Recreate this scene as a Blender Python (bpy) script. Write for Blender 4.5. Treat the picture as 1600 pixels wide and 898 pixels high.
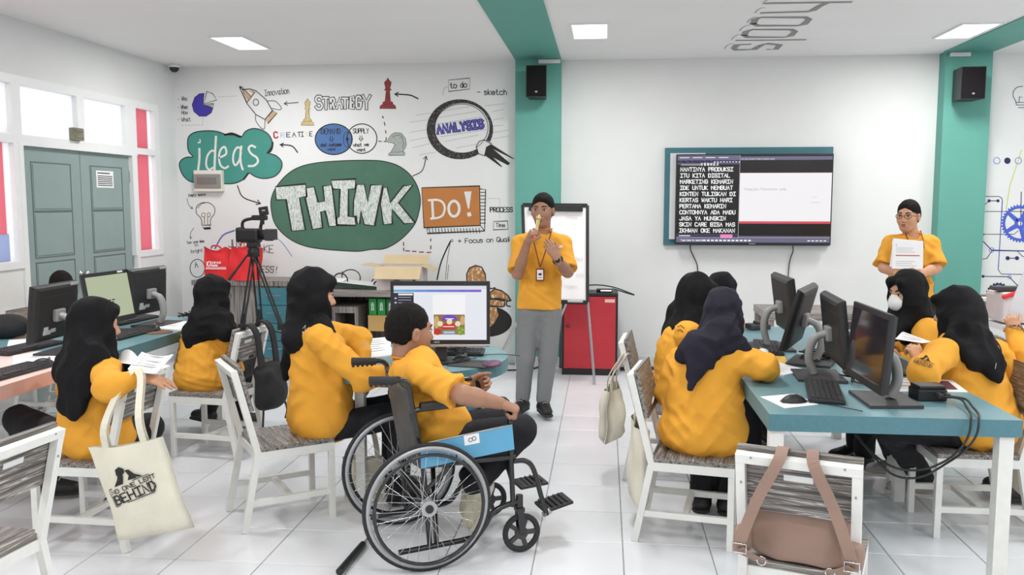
import bpy, bmesh, math, random
import numpy as np
from mathutils import Vector, Matrix, noise as mnoise
from mathutils.geometry import tessellate_polygon
for o in list(bpy.data.objects): bpy.data.objects.remove(o)
SC = bpy.context.scene; COL = SC.collection; PI = math.pi
random.seed(4); RNG = np.random.default_rng(5)
# ---------------------------------------------------------------- camera
FPX = 1350.0; EYE = np.array([0.0, 0.0, 1.6])
TH = math.atan(135/FPX); PSI = math.atan(145/FPX*math.cos(TH))
cd = bpy.data.cameras.new('camera'); cam = bpy.data.objects.new('camera', cd); COL.objects.link(cam)
cd.sensor_width = 36; cd.lens = FPX/1600*36; cd.clip_start = .05; cd.clip_end = 200
cam.location = EYE; cam.rotation_euler = (PI/2-TH, 0, PSI); SC.camera = cam
# ---------------------------------------------------------------- world, exposure
w = bpy.data.worlds.new('world'); SC.world = w; w.use_nodes = True
w.node_tree.nodes['Background'].inputs[0].default_value = (.93, .97, 1, 1)
w.node_tree.nodes['Background'].inputs[1].default_value = 1.7
SC.view_settings.view_transform = 'Standard'; SC.view_settings.look = 'None'
SC.view_settings.exposure = -0.14; SC.view_settings.gamma = 1.0
LAMP_POWER = 30
# ---------------------------------------------------------------- pixel rays (used only to read places off the photograph)
_F = np.array([-math.sin(PSI)*math.cos(TH), math.cos(PSI)*math.cos(TH), -math.sin(TH)])
_R = np.array([math.cos(PSI), math.sin(PSI), 0]); _U = np.cross(_R, _F)
def ray(x, y): return _F+_R*(x-800)/FPX-_U*(y-449)/FPX
def atz(x, y, z): d = ray(x, y); return EYE+d*(z-EYE[2])/d[2]
def aty(x, y, v): d = ray(x, y); return EYE+d*v/d[1]
def atx(x, y, v): d = ray(x, y); return EYE+d*v/d[0]
V = lambda *a: np.array(a, float)
# ---------------------------------------------------------------- materials
MATS = {}
def mat(name, col, rough=.6, metal=0, var=.0, vscale=8, bump=0, bscale=60, emis=None, es=1, spec=.5, stretch=None, cols=None, alpha=None, trans=0, coat=0, dist=0, detail=3):
    if name in MATS: return MATS[name]
    m = bpy.data.materials.new(name); m.use_nodes = True; nt = m.node_tree; b = nt.nodes['Principled BSDF']
    c = tuple(col)+(1,) if len(col) == 3 else col
    b.inputs['Base Color'].default_value = c; b.inputs['Roughness'].default_value = rough
    b.inputs['Metallic'].default_value = metal; b.inputs['Specular IOR Level'].default_value = spec
    b.inputs['Transmission Weight'].default_value = trans; b.inputs['Coat Weight'].default_value = coat
    if alpha is not None: b.inputs['Alpha'].default_value = alpha
    if emis: b.inputs['Emission Color'].default_value = tuple(emis)+(1,); b.inputs['Emission Strength'].default_value = es
    tc = nt.nodes.new('ShaderNodeTexCoord')
    if var or cols:
        mp = nt.nodes.new('ShaderNodeMapping'); mp.inputs['Scale'].default_value = stretch or (1, 1, 1)
        nt.links.new(tc.outputs['Object'], mp.inputs[0])
        n = nt.nodes.new('ShaderNodeTexNoise'); n.inputs['Scale'].default_value = vscale if not stretch else 1
        n.inputs['Detail'].default_value = detail; n.inputs['Distortion'].default_value = dist
        nt.links.new(mp.outputs[0], n.inputs[0])
        r = nt.nodes.new('ShaderNodeValToRGB'); nt.links.new(n.outputs['Fac'], r.inputs[0])
        e = r.color_ramp.elements
        if cols:
            while len(e) < len(cols): e.new(.5)
            for k, (p, cc) in enumerate(cols): e[k].position = p; e[k].color = tuple(cc)+(1,)
        else:
            e[0].position = .3; e[0].color = tuple(max(0, v*(1-var)) for v in c[:3])+(1,)
            e[1].position = .7; e[1].color = tuple(min(1, v*(1+var)) for v in c[:3])+(1,)
        nt.links.new(r.outputs[0], b.inputs['Base Color'])
    if bump:
        n2 = nt.nodes.new('ShaderNodeTexNoise'); n2.inputs['Scale'].default_value = bscale; n2.inputs['Detail'].default_value = 4
        nt.links.new(tc.outputs['Object'], n2.inputs[0])
        bp = nt.nodes.new('ShaderNodeBump'); bp.inputs['Strength'].default_value = bump; bp.inputs['Distance'].default_value = .01
        nt.links.new(n2.outputs['Fac'], bp.inputs['Height']); nt.links.new(bp.outputs[0], b.inputs['Normal'])
    MATS[name] = m; return m
def s2l(r, g, b): return tuple(((c/255+.055)/1.055)**2.4 if c > 10 else c/255/12.92 for c in (r, g, b))
M = dict(
 wall=mat('wall_paint', s2l(226, 228, 228), .75, var=.015, vscale=3, bump=.04, bscale=90),
 ceil=mat('ceiling_paint', s2l(240, 240, 240), .85, var=.01, vscale=2),
 teal_wall=mat('teal_wall_paint', s2l(94, 161, 149), .6, var=.03, vscale=4),
 tile=mat('white_floor_tile', s2l(229, 231, 236), .24, var=.02, vscale=2.5, spec=.4),
 grout=mat('floor_grout', s2l(150, 148, 146), .8, var=.2, vscale=20),
 skirt=mat('skirting_tile', s2l(214, 217, 220), .3, var=.02),
 white_paint=mat('white_frame_paint', s2l(236, 237, 238), .35, var=.01),
 chair_white=mat('white_coated_wood', s2l(232, 232, 228), .4, var=.03, vscale=20, bump=.03, bscale=80),
 door=mat('grey_green_door_paint', s2l(142, 160, 158), .5, var=.03, vscale=6),
 groove=mat('door_groove', s2l(98, 108, 108), .7, var=.05),
 frost=None,
 black=mat('black_plastic', s2l(34, 34, 36), .45, var=.1, vscale=30, bump=.02),
 dkgrey=mat('dark_grey_plastic', s2l(62, 60, 62), .5, var=.08, vscale=30),
 keys=mat('key_plastic', s2l(52, 50, 52), .5, var=.1, vscale=60),
 grey=mat('grey_plastic', s2l(150, 150, 150), .4, var=.04),
 silver=mat('brushed_metal', s2l(190, 190, 192), .3, metal=.9, var=.05, vscale=30),
 chrome=mat('chrome', s2l(215, 215, 218), .15, metal=1, var=.02),
 red_cab=mat('red_laminate', s2l(186, 46, 58), .45, var=.05, vscale=12),
 red_bag=mat('red_nonwoven_fabric', s2l(226, 44, 50), .7, var=.1, vscale=9, bump=.15, bscale=25),
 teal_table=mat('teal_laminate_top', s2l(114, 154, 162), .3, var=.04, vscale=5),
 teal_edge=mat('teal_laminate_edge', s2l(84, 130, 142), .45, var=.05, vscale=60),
 teal_drawer=mat('teal_drawer_front', s2l(68, 128, 142), .4, var=.04),
 teal_board=mat('teal_board', s2l(60, 112, 124), .5, var=.04),
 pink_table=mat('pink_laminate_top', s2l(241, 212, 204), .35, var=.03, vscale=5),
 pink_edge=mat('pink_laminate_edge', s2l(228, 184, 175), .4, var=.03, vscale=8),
 stripe=mat('striped_laminate', (.2, .2, .2), .45, stretch=(2.2, 75, 75), dist=.6, detail=4,
   cols=[(.34, s2l(72, 68, 66)), (.455, s2l(112, 106, 102)), (.47, s2l(196, 192, 186)), (.49, s2l(116, 110, 106)), (.55, s2l(104, 98, 94)), (.57, s2l(216, 212, 206)), (.60, s2l(112, 106, 102)), (.72, s2l(92, 86, 84))]),
 stripe_v=mat('striped_cabinet_laminate', (.2, .2, .2), .5, stretch=(45, 45, 1.6), dist=.4, detail=4,
   cols=[(.32, s2l(84, 78, 76)), (.46, s2l(124, 118, 114)), (.55, s2l(160, 154, 150)), (.66, s2l(104, 98, 95))]),
 stripe_h=mat('striped_shelf_laminate', (.2, .2, .2), .5, stretch=(1.6, 40, 60), dist=.4, detail=4,
   cols=[(.32, s2l(96, 90, 88)), (.46, s2l(136, 130, 126)), (.55, s2l(166, 160, 156)), (.66, s2l(110, 104, 100))]),
 dark_in=mat('dark_shelf_interior', s2l(58, 53, 50), .7, var=.1),
 paper=mat('white_paper', s2l(244, 244, 246), .7, var=.01),
 ink=mat('black_paint', s2l(36, 34, 34), .7, var=.05),
 ink_grey=mat('grey_pencil_paint', s2l(150, 152, 156), .8, var=.05),
 lt_grey=mat('light_grey_paint', s2l(182, 184, 186), .8, var=.03),
 skin=mat('skin', s2l(166, 122, 98), .5, var=.07, vscale=9, bump=.05, bscale=120),
 skin_lt=mat('light_skin', s2l(204, 152, 120), .5, var=.06, vscale=9, bump=.05, bscale=120),
 lips=mat('lips', s2l(140, 84, 74), .45, var=.05),
 hair=mat('black_hair', s2l(22, 19, 18), .75, var=.3, vscale=40, bump=.8, bscale=140, spec=.2),
 yellow=mat('golden_yellow_cotton', s2l(232, 164, 52), .85, var=.05, vscale=7, bump=.25, bscale=26),
 rib=mat('orange_ribbed_collar', s2l(226, 138, 30), .8, var=.05),
 hijab=mat('black_hijab_cloth', s2l(19, 19, 22), .75, var=.15, vscale=7, bump=.3, bscale=30, spec=.2),
 hijab_p=mat('charcoal_hijab_cloth', s2l(38, 36, 48), .8, var=.15, vscale=7, bump=.3, bscale=30, spec=.2),
 hijab_g=mat('light_grey_hijab_cloth', s2l(182, 182, 186), .8, var=.08, vscale=7, bump=.2, bscale=22),
 trouser=mat('black_trousers', s2l(20, 20, 26), .85, var=.12, vscale=9, bump=.2, bscale=30),
 trouser_g=mat('grey_tweed_trousers', s2l(128, 130, 132), .9, var=.10, vscale=260, bump=.15, bscale=200),
 shoe=mat('black_shoe', s2l(30, 30, 31), .5, var=.15, bump=.1),
 shoe_g=mat('grey_canvas_shoe', s2l(172, 166, 164), .8, var=.06, bump=.1),
 shoe_k=mat('khaki_mesh_shoe', s2l(196, 190, 168), .8, var=.12, vscale=30, bump=.3, bscale=100),
 sole=mat('pale_shoe_sole', s2l(205, 200, 190), .6, var=.06),
 sock=mat('pale_pink_sock', s2l(214, 198, 198), .9, var=.06, bump=.2),
 canvas=mat('cream_canvas', s2l(226, 221, 204), .85, var=.05, vscale=7, bump=.15, bscale=40),
 brown=mat('brown_synthetic_leather', s2l(152, 124, 110), .6, var=.07, vscale=7, bump=.12, bscale=30),
 black_cloth=mat('black_bag_fabric', s2l(32, 32, 34), .8, var=.12, bump=.3, bscale=60),
 rubber=mat('black_rubber', s2l(42, 42, 44), .75, var=.1),
 rim=mat('grey_wheel_rim', s2l(176, 178, 182), .35, metal=.3, var=.04),
 chair_black=mat('black_enamel_tube', s2l(30, 30, 32), .25, var=.05, coat=.3),
 seat_grey=mat('worn_black_vinyl', s2l(72, 70, 68), .55, var=.25, vscale=9, bump=.2, bscale=30),
 blue_panel=mat('blue_plastic_panel', s2l(98, 168, 206), .35, var=.06, vscale=6),
 card=mat('cardboard', s2l(206, 186, 150), .8, var=.04),
 card_w=mat('white_printed_cardboard', s2l(214, 204, 206), .7, var=.04),
 green=mat('green_box_card', s2l(28, 140, 62), .5, var=.1, vscale=20),
 maroon=mat('maroon_plastic', s2l(120, 50, 40), .5, var=.05),
 red_paint=mat('red_pane_film', s2l(226, 84, 98), .5, var=.05),
 kraft=mat('yellow_envelope', s2l(222, 180, 84), .7, var=.04),
 purple=mat('purple_gel', s2l(96, 60, 88), .5, var=.05),
 mask=mat('white_face_mask', s2l(232, 230, 228), .8, var=.03),
)
def emit(name, col, s=1.0):
    if name in MATS: return MATS[name]
    m = mat(name, (0, 0, 0), .3, emis=col, es=s); return m
def translucent(name, col):
    m = bpy.data.materials.new(name); m.use_nodes = True; nt = m.node_tree; out = nt.nodes['Material Output']
    t = nt.nodes.new('ShaderNodeBsdfTranslucent'); t.inputs[0].default_value = tuple(col)+(1,)
    d = nt.nodes.new('ShaderNodeBsdfGlossy'); d.inputs['Roughness'].default_value = .25
    n = nt.nodes.new('ShaderNodeTexNoise'); n.inputs['Scale'].default_value = 60
    b = nt.nodes.new('ShaderNodeBump'); b.inputs['Strength'].default_value = .1; nt.links.new(n.outputs['Fac'], b.inputs['Height'])
    nt.links.new(b.outputs[0], t.inputs['Normal'])
    x = nt.nodes.new('ShaderNodeMixShader'); x.inputs[0].default_value = .05
    nt.links.new(t.outputs[0], x.inputs[1]); nt.links.new(d.outputs[0], x.inputs[2]); nt.links.new(x.outputs[0], out.inputs[0])
    MATS[name] = m; return m
M['frost'] = translucent('frosted_window_glass', (.97, .97, .97))
M['red_glass'] = translucent('red_film_on_glass', (.82, .37, .42))
M['blue_glass'] = translucent('grey_blue_film_on_glass', s2l(196, 202, 222))
# ---------------------------------------------------------------- mesh builder
class MB:
    def __init__(s): s.v = []; s.f = []; s.mi = []; s.cur = 0; s.sm = []; s.smooth = False
    def add(s, vs, fs, smooth=None):
        o = len(s.v); s.v += [tuple(float(c) for c in p) for p in vs]
        for f in fs: s.f.append([i+o for i in f]); s.mi.append(s.cur); s.sm.append(s.smooth if smooth is None else smooth)
        return s
    def box(s, c, size, rz=0, R=None, bev=0):
        hx, hy, hz = (d/2-random.uniform(0, .00035) for d in size)
        if R is None: R = Matrix.Rotation(rz, 3, 'Z')
        c = Vector(c)
        if bev:
            b = min(bev, hx*.9, hy*.9, hz*.9); vs = []; 
            bm = bmesh.new(); bmesh.ops.create_cube(bm, size=1)
            for v in bm.verts: v.co = Vector((v.co.x*2*hx, v.co.y*2*hy, v.co.z*2*hz))
            bmesh.ops.bevel(bm, geom=bm.edges[:], offset=b, segments=2, affect='EDGES', profile=.6)
            bm.verts.index_update()
            s.add([c+R@v.co for v in bm.verts], [[v.index for v in f.verts] for f in bm.faces]); bm.free(); return s
        vs = [c+R@Vector((x*hx, y*hy, z*hz)) for z in (-1, 1) for y in (-1, 1) for x in (-1, 1)]
        return s.add(vs, [(0, 2, 3, 1), (4, 5, 7, 6), (0, 1, 5, 4), (2, 6, 7, 3), (1, 3, 7, 5), (0, 4, 6, 2)], False)
    def b2(s, lo, hi, bev=0):
        return s.box([(a+b)/2 for a, b in zip(lo, hi)], [abs(b-a) for a, b in zip(lo, hi)], bev=bev)
    def bar(s, a, b, wx, wy, up=(0, 0, 1), bev=0):   # rectangular bar between points
        a, b = Vector(a), Vector(b); d = b-a; L = d.length; z = d/L; u = Vector(up)
        if abs(z.dot(u)) > .95: u = Vector((0, 1, 0))
        x = u.cross(z).normalized(); y = z.cross(x)
        return s.box((a+b)/2, (wx, wy, L), R=Matrix((x, y, z)).transposed(), bev=bev)
    def tube(s, pts, r, n=8, closed=False, cap=True):
        pts = [Vector([float(c) for c in p]) for p in pts]; m = len(pts); rs = r if hasattr(r, '__len__') else [r]*m
        vs = []; prev = None
        for i, p in enumerate(pts):
            if closed: t = (pts[(i+1) % m]-pts[i-1]).normalized()
            else: t = (pts[min(i+1, m-1)]-pts[max(i-1, 0)]).normalized()
            if prev is None:
                u = t.orthogonal().normalized()
            else:
                u = (prev-t*prev.dot(t)); u = u.normalized() if u.length > 1e-6 else t.orthogonal().normalized()
            prev = u; w2 = t.cross(u)
            for k in range(n):
                a = 2*PI*k/n; vs.append(p+(u*math.cos(a)+w2*math.sin(a))*rs[i])
        fs = []
        for i in range(m if closed else m-1):
            j = (i+1) % m
            for k in range(n):
                l = (k+1) % n; fs.append((i*n+k, i*n+l, j*n+l, j*n+k))
        s.add(vs, fs, True)
        if cap and not closed:
            s.add(vs[:n], [list(range(n))[::-1]], False); s.add(vs[-n:], [list(range(n))], False)
        return s
    def ribbon(s, pts, wd, th, side=(1, 0, 0)):
        P = [Vector([float(c) for c in p]) for p in pts]; n = len(P); X = Vector(side); vs = []; fs = []
        for i, p in enumerate(P):
            t = (P[min(i+1, n-1)]-P[max(i-1, 0)]).normalized(); x = (X-t*X.dot(t)).normalized(); y = t.cross(x)
            vs += [p-x*wd/2-y*th/2, p+x*wd/2-y*th/2, p+x*wd/2+y*th/2, p-x*wd/2+y*th/2]
        for i in range(n-1):
            for k in range(4): fs.append((i*4+k, i*4+(k+1) % 4, i*4+4+(k+1) % 4, i*4+4+k))
        fs += [(3, 2, 1, 0), (n*4-4, n*4-3, n*4-2, n*4-1)]
        return s.add(vs, fs, False)
    def cyl(s, a, b, r, n=16): return s.tube([a, b], r, n)
    def prism(s, poly, h, R=None, o=(0, 0, 0), base=0):   # poly in local xy, extruded z base..base+h
        R = R or Matrix.Identity(3); o = Vector(o); n = len(poly)
        vs = [o+R@Vector((p[0], p[1], base)) for p in poly]+[o+R@Vector((p[0], p[1], base+h)) for p in poly]
        tri = tessellate_polygon([[Vector((p[0], p[1], 0)) for p in poly]])
        area = sum(poly[i][0]*poly[(i+1) % n][1]-poly[(i+1) % n][0]*poly[i][1] for i in range(n))
        fs = []
        for t in tri:
            a, b, c = (poly[i] for i in t); k = (b[0]-a[0])*(c[1]-a[1])-(b[1]-a[1])*(c[0]-a[0])
            t = list(t) if k > 0 else list(t)[::-1]
            fs.append([i+n for i in t]); fs.append(t[::-1])
        for i in range(n):
            j = (i+1) % n; fs.append((i, j, j+n, i+n) if area > 0 else (j, i, i+n, j+n))
        return s.add(vs, fs, False)
    def ell(s, c, r, R=None, n=12):
        R = R or Matrix.Identity(3); c = Vector(c); vs = []; fs = []
        for i in range(n+1):
            ph = PI*i/n
            for k in range(2*n):
                a = PI*k/n; vs.append(c+R@Vector((r[0]*math.sin(ph)*math.cos(a), r[1]*math.sin(ph)*math.sin(a), r[2]*math.cos(ph))))
        for i in range(n):
            for k in range(2*n):
                l = (k+1) % (2*n); fs.append((i*2*n+k, (i+1)*2*n+k, (i+1)*2*n+l, i*2*n+l))
        return s.add(vs, fs, True)
    def lathe(s, prof, o=(0, 0, 0), n=20, R=None):
        R = R or Matrix.Identity(3); o = Vector(o); vs = []; fs = []
        for r, z in prof:
            for k in range(n): a = 2*PI*k/n; vs.append(o+R@Vector((r*math.cos(a), r*math.sin(a), z)))
        for i in range(len(prof)-1):
            for k in range(n): l = (k+1) % n; fs.append((i*n+k, i*n+l, (i+1)*n+l, (i+1)*n+k))
        return s.add(vs, fs, True)
    def build(s, name, mats, parent=None, loc=None, rz=None):
        me = bpy.data.meshes.new(name); off = Vector((0, 0, 0))
        me.from_pydata(s.v, [], s.f); 
        for m in (mats if isinstance(mats, (list, tuple)) else [mats]): me.materials.append(m)
        me.polygons.foreach_set('material_index', s.mi); me.polygons.foreach_set('use_smooth', s.sm)
        me.update(); return link(name, me, parent, loc, rz)
def link(name, me, parent=None, loc=None, rz=None):
    o = bpy.data.objects.new(name, me); COL.objects.link(o)
    if parent is not None: o.parent = parent
    if loc is not None: o.location = [float(c) for c in loc]
    if rz is not None: o.rotation_euler = (0, 0, rz)
    return o
def tag(o, label=None, cat=None, group=None, kind=None):
    if label: o['label'] = label
    if cat: o['category'] = cat
    if group: o['group'] = group
    if kind: o['kind'] = kind
    return o
def thing(name, label, cat, loc=(0, 0, 0), rz=0, group=None):
    o = bpy.data.objects.new(name, None); COL.objects.link(o); o.location = [float(c) for c in loc]; o.rotation_euler = (0, 0, rz)
    return tag(o, label, cat, group)
def struct(name, mb, m, parent=None):
    o = mb.build(name, m, parent)
    if parent is None: o['kind'] = 'structure'
    return o
def dup(root, loc, rz, label, group=None):
    def cp(o, par):
        c = o.copy(); COL.objects.link(c)
        if par is not None: c.parent = par
        for ch in kids.get(o, []): cp(ch, c)
        return c
    kids = {}
    for o in list(COL.objects):
        if o.parent is not None: kids.setdefault(o.parent, []).append(o)
    r = cp(root, None); r.location = [float(c) for c in loc]; r.rotation_euler = (0, 0, rz); r['label'] = label
    if group: r['group'] = group
    return r
def dirz(d): return math.atan2(-d[0], d[1])      # rotation that turns local +Y to d
def smooth_line(pts, k=6, closed=False):
    P = [np.array(p, float) for p in pts]; n = len(P); out = []
    rng = range(n) if closed else range(n-1)
    for i in rng:
        p0 = P[i-1] if (closed or i > 0) else 2*P[0]-P[1]; p1 = P[i]; p2 = P[(i+1) % n]
        p3 = P[(i+2) % n] if (closed or i+2 < n) else 2*P[-1]-P[-2]
        for j in range(k):
            t = j/k; out.append(.5*((2*p1)+(-p0+p2)*t+(2*p0-5*p1+4*p2-p3)*t*t+(-p0+3*p1-3*p2+p3)*t**3))
    if not closed: out.append(P[-1])
    return out
# ---------------------------------------------------------------- flat drawing on a plane (wall lettering, print, screens)
class Draw:
    """ribbons and filled shapes in 2D (u right, v up), laid on a plane with small real thickness"""
    def __init__(s, o, u, v, nrm, conv=None): s.o, s.u, s.v, s.n, s.conv = V(*o), V(*u), V(*v), V(*nrm), conv; s.mb = MB(); s.t = .0012; s.k = 0
    def p3(s, q, h): return s.o+s.u*q[0]+s.v*q[1]+s.n*h
    def _pts(s, pts): return [np.array(s.conv(*p)) for p in pts] if s.conv else [np.array(p, float) for p in pts]
    def poly(s, pts, lay=0, raw=False):
        s.k += 1
        P = pts if raw else s._pts(pts); n = len(P)
        tri = tessellate_polygon([[Vector((float(p[0]), float(p[1]), 0)) for p in P]])
        h = s.t*(lay+1)+(s.k % 14)*s.t*.045; fs = []
        vs = [s.p3(p, h) for p in P]+[s.p3(p, 0) for p in P]
        ar = sum(P[i][0]*P[(i+1) % n][1]-P[(i+1) % n][0]*P[i][1] for i in range(n))
        for t in tri:
            a, b, c = (P[i] for i in t); k = (b[0]-a[0])*(c[1]-a[1])-(b[1]-a[1])*(c[0]-a[0])
            fs.append(list(t) if k > 0 else list(t)[::-1])
        for i in range(n):
            j = (i+1) % n; fs.append((i+n, j+n, j, i) if ar > 0 else (j+n, i+n, i, j))
        s.mb.add(vs, fs, False); return s
    def line(s, pts, wd, lay=0, closed=False, raw=False, sm=0):
        P = pts if raw else s._pts(pts)
        if sm: P = smooth_line(P, sm, closed)
        n = len(P); s.k += 1
        if closed: P = list(P)+[P[0]]; n += 1
        wd = wd/2; h = s.t*(lay+1)+(s.k % 14)*s.t*.045; L = []; Rr = []
        for i in range(n):
            a = P[i-1] if i > 0 else (P[n-2] if closed else P[i]); b = P[i+1] if i < n-1 else (P[1] if closed else P[i])
            d = b-a; l = np.linalg.norm(d); d = d/l if l > 1e-9 else np.array([1., 0]); nn = np.array([-d[1], d[0]])
            k = 1.0
            if 0 < i < n-1:
                e = P[i+1]-P[i]; e = e/(np.linalg.norm(e)+1e-9); k = min(1.6, 1/max(.4, abs(float(e@d))))
            w1 = wd*(wd and 1)*k
            L.append(P[i]+nn*w1); Rr.append(P[i]-nn*w1)
        if not closed:   # blunt caps a bit longer
            d = P[0]-P[1]; d = d/(np.linalg.norm(d)+1e-9)*wd*.8; L[0] = L[0]+d; Rr[0] = Rr[0]+d
            d = P[-1]-P[-2]; d = d/(np.linalg.norm(d)+1e-9)*wd*.8; L[-1] = L[-1]+d; Rr[-1] = Rr[-1]+d
        vs = []
        for a, b in zip(L, Rr): vs += [s.p3(a, h), s.p3(b, h)]
        s.mb.add(vs, [(2*i+1, 2*i+3, 2*i+2, 2*i) for i in range(n-1)], False); return s
    def text(s, txt, x, y, hgt, wd, ang=0, lay=0, sp=1.25, wx=1.0, slant=0, raw=True, step=0.0):
        """stroke lettering, (x, y) baseline start in plane units, hgt = capital height"""
        ca, sa = math.cos(ang), math.sin(ang); k = hgt/6; cx = 0
        for ch in txt:
            if ch == ' ': cx += 4.0*k*wx; continue
            for st in GL.get(ch, GL['-']).split('|'):
                P = []
                for q in st.split():
                    gx, gy = int(q[0]), int(q[1])-2
                    lx = cx+(gx+slant*gy)*k*wx; ly = gy*k
                    P.append(np.array([x+lx*ca-ly*sa, y+lx*sa+ly*ca]))
                if len(P) == 1: P.append(P[0]+np.array([wd*.5, 0]))
                s.line(P, wd, lay, raw=True)
            wch = max(int(q[0]) for st in GL.get(ch, GL['-']).split('|') for q in st.split())
            cx += ((4 if step else wch)+sp)*k*wx
        return cx
    def build(s, name, m, parent): return s.mb.build(name, m, parent)
GL = {'A': '02 28 42|15 35', 'B': '02 08 38 47 46 35 05|35 44 43 32 02', 'C': '47 38 18 07 03 12 32 43', 'D': '02 08 28 46 44 22 02', 'E': '48 08 02 42|05 35',
 'F': '48 08 02|05 35', 'G': '47 38 18 07 03 12 32 43 45 25', 'H': '02 08|42 48|05 45', 'I': '02 42|22 28|08 48', 'J': '48 43 32 12 03', 'K': '08 02|48 05 42',
 'L': '08 02 42', 'M': '02 08 25 48 42', 'N': '02 08 42 48', 'O': '07 03 12 32 43 47 38 18 07', 'P': '02 08 38 47 46 35 05', 'Q': '07 03 12 32 43 47 38 18 07|24 42',
 'R': '02 08 38 47 46 35 05|25 42', 'S': '47 38 18 07 06 15 35 44 43 32 12 03', 'T': '08 48|28 22', 'U': '08 03 12 32 43 48', 'V': '08 22 48', 'W': '08 12 26 32 48',
 'X': '08 42|48 02', 'Y': '08 25 48|25 22', 'Z': '08 48 02 42', 'a': '36 16 05 03 12 32|36 32 42', 'b': '08 02 32 43 45 36 06', 'c': '45 36 16 05 03 12 32 43',
 'd': '38 32 12 03 05 16 36', 'e': '04 44 45 36 16 05 03 12 32 43', 'f': '38 28 17 12|06 36', 'g': '36 16 05 04 13 33|36 31 20 00', 'h': '08 02|05 16 26 35 32',
 'i': '06 02|08', 'j': '26 21 10|28', 'k': '08 02|36 04 32', 'l': '08 02', 'm': '02 06|05 16 25 22|25 36 45 42', 'n': '02 06|05 16 26 35 32', 'o': '05 03 12 32 43 45 36 16 05',
 'p': '00 06 26 35 33 22 02', 'q': '30 36 16 05 03 12 32', 'r': '02 06|05 16 26', 's': '35 26 06 05 14 24 33 22 02', 't': '18 13 22 32|06 26', 'u': '06 03 12 22 33 36|36 32',
 'v': '06 22 46', 'w': '06 12 25 32 46', 'x': '06 42|46 02', 'y': '06 23|46 10', 'z': '06 36 02 32', '-': '05 35', '!': '28 24|22', '.': '02', '+': '05 45|27 23', '/': '02 48',
 '1': '07 18 12', '2': '07 18 38 46 02 42', '3': '08 48 25 44 32 02', '0': '07 03 12 32 43 47 38 18 07', ',': '13 01', ':': '03|06', '#': '13 17|33 37|04 44|06 46'}
# ================================================================ ROOM
YB = 8.4; XL = -4.3; XR = 5.6; YF = -2.6; ZC = 2.93; XD = 9.6
# floor slab with single tiles
fl = struct('floor', MB().b2((XL-.2, YF-.2, -.2), (XR+.2, YB+.2, -.0022)), M['grout'])
def proj(p):
    v = np.array(p, float)-EYE; z = v@_F
    return (800+FPX*(v@_R)/z, 449-FPX*(v@_U)/z, z) if z > .05 else (1e9, 1e9, -1)
tb = MB(); a, b = .1975, .1958
tb.add([(x*a, y*a, -.0022) for x, y in ((-1, -1), (1, -1), (1, 1), (-1, 1))]+[(x*b, y*b, 0) for x, y in ((-1, -1), (1, -1), (1, 1), (-1, 1))],
       [(4, 5, 6, 7), (0, 1, 5, 4), (1, 2, 6, 5), (2, 3, 7, 6), (3, 0, 4, 7)])
tile0 = tb.build('tile', M['tile'], fl); spots = []
for i in range(-12, 15):
    for j in range(-16, 13):
        x, y = .1+.4*i-.2, 3.56+.4*j+.2
        if x < XL-.1 or x > XR+.1 or y > YB+.1: continue
        px, py, z = proj((x, y, 0)); vis = -60 < px < 1660 and py < 960 and z > 0
        spots.append((0 if vis else 1, z if z > 0 else 99, x, y))
spots.sort(); rest = MB(); n = 0
for vis, z, x, y in spots:
    if n < 300 and not vis:
        o = tile0 if n == 0 else link('tile', tile0.data, fl); o.location = (x, y, random.uniform(-.0004, 0)); n += 1
    else: rest.add([(p[0]+x, p[1]+y, p[2]) for p in tb.v], tb.f)
tag(rest.build('tile_field', M['tile'], fl), kind='stuff')
# ceiling with painted bands, lettering
struct('ceiling', MB().b2((XL-.2, YF-.2, ZC), (XR+.2, YB+.2, ZC+.2)), M['ceil'])
ceil = bpy.data.objects['ceiling']
CD = lambda: Draw((0, 0, ZC), (0, 1, 0), (1, 0, 0), (0, 0, -1), lambda x, y: (atz(x, y, ZC)[1], atz(x, y, ZC)[0]))
colx = [aty(805, 300, 8.25)[0], aty(875.5, 300, 8.25)[0], aty(1475, 150, 8.25)[0], aty(1548.5, 150, 8.25)[0]]
bm_ = MB(); bm_.b2((colx[0], YF, ZC-.012), (colx[1], 8.25, ZC)); bm_.build('painted_band', M['teal_wall'], ceil)
bm_ = MB(); bm_.b2((colx[2]-.02, YF, ZC-.012), (colx[3], 8.25, ZC)); bm_.build('painted_band', M['teal_wall'], ceil)
d = CD(); lw = .05
for P in ([(1199, 5), (1327, 3)], [(1290, 5), (1281, 9), (1270, 16), (1262, 18), (1192, 20)],
          [(1177, 37), (1180, 30), (1190, 27), (1258, 27), (1264, 30), (1256, 38), (1245, 40), (1184, 40), (1177, 37)],
          [(1163, 55), (1166, 49), (1176, 46), (1236, 46), (1242, 49), (1235, 56), (1225, 58), (1168, 58), (1163, 55)], [(1153, 63), (1256, 62)],
          [(1201, 77), (1212, 77), (1218, 70), (1198, 68), (1190, 70), (1178, 77), (1150, 78), (1146, 75), (1152, 70), (1170, 69)]):
    d.line(P, lw)
d.build('ceiling_letters_and_shadows', mat('grey_lettering', s2l(138, 137, 136), .6), ceil)
d = CD()  # thin shadow marks left of the letters, painted as pale grey arcs
for x, y in ((1136, 72), (1147, 58), (1160, 44), (1172, 31), (1184, 16), (1196, 2)):
    d.line([(x-4, y+4), (x-1, y), (x+6, y-4), (x+11, y-4)], .014, sm=3)
d.build('ceiling_letters_and_shadows', M['lt_grey'], ceil)
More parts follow.
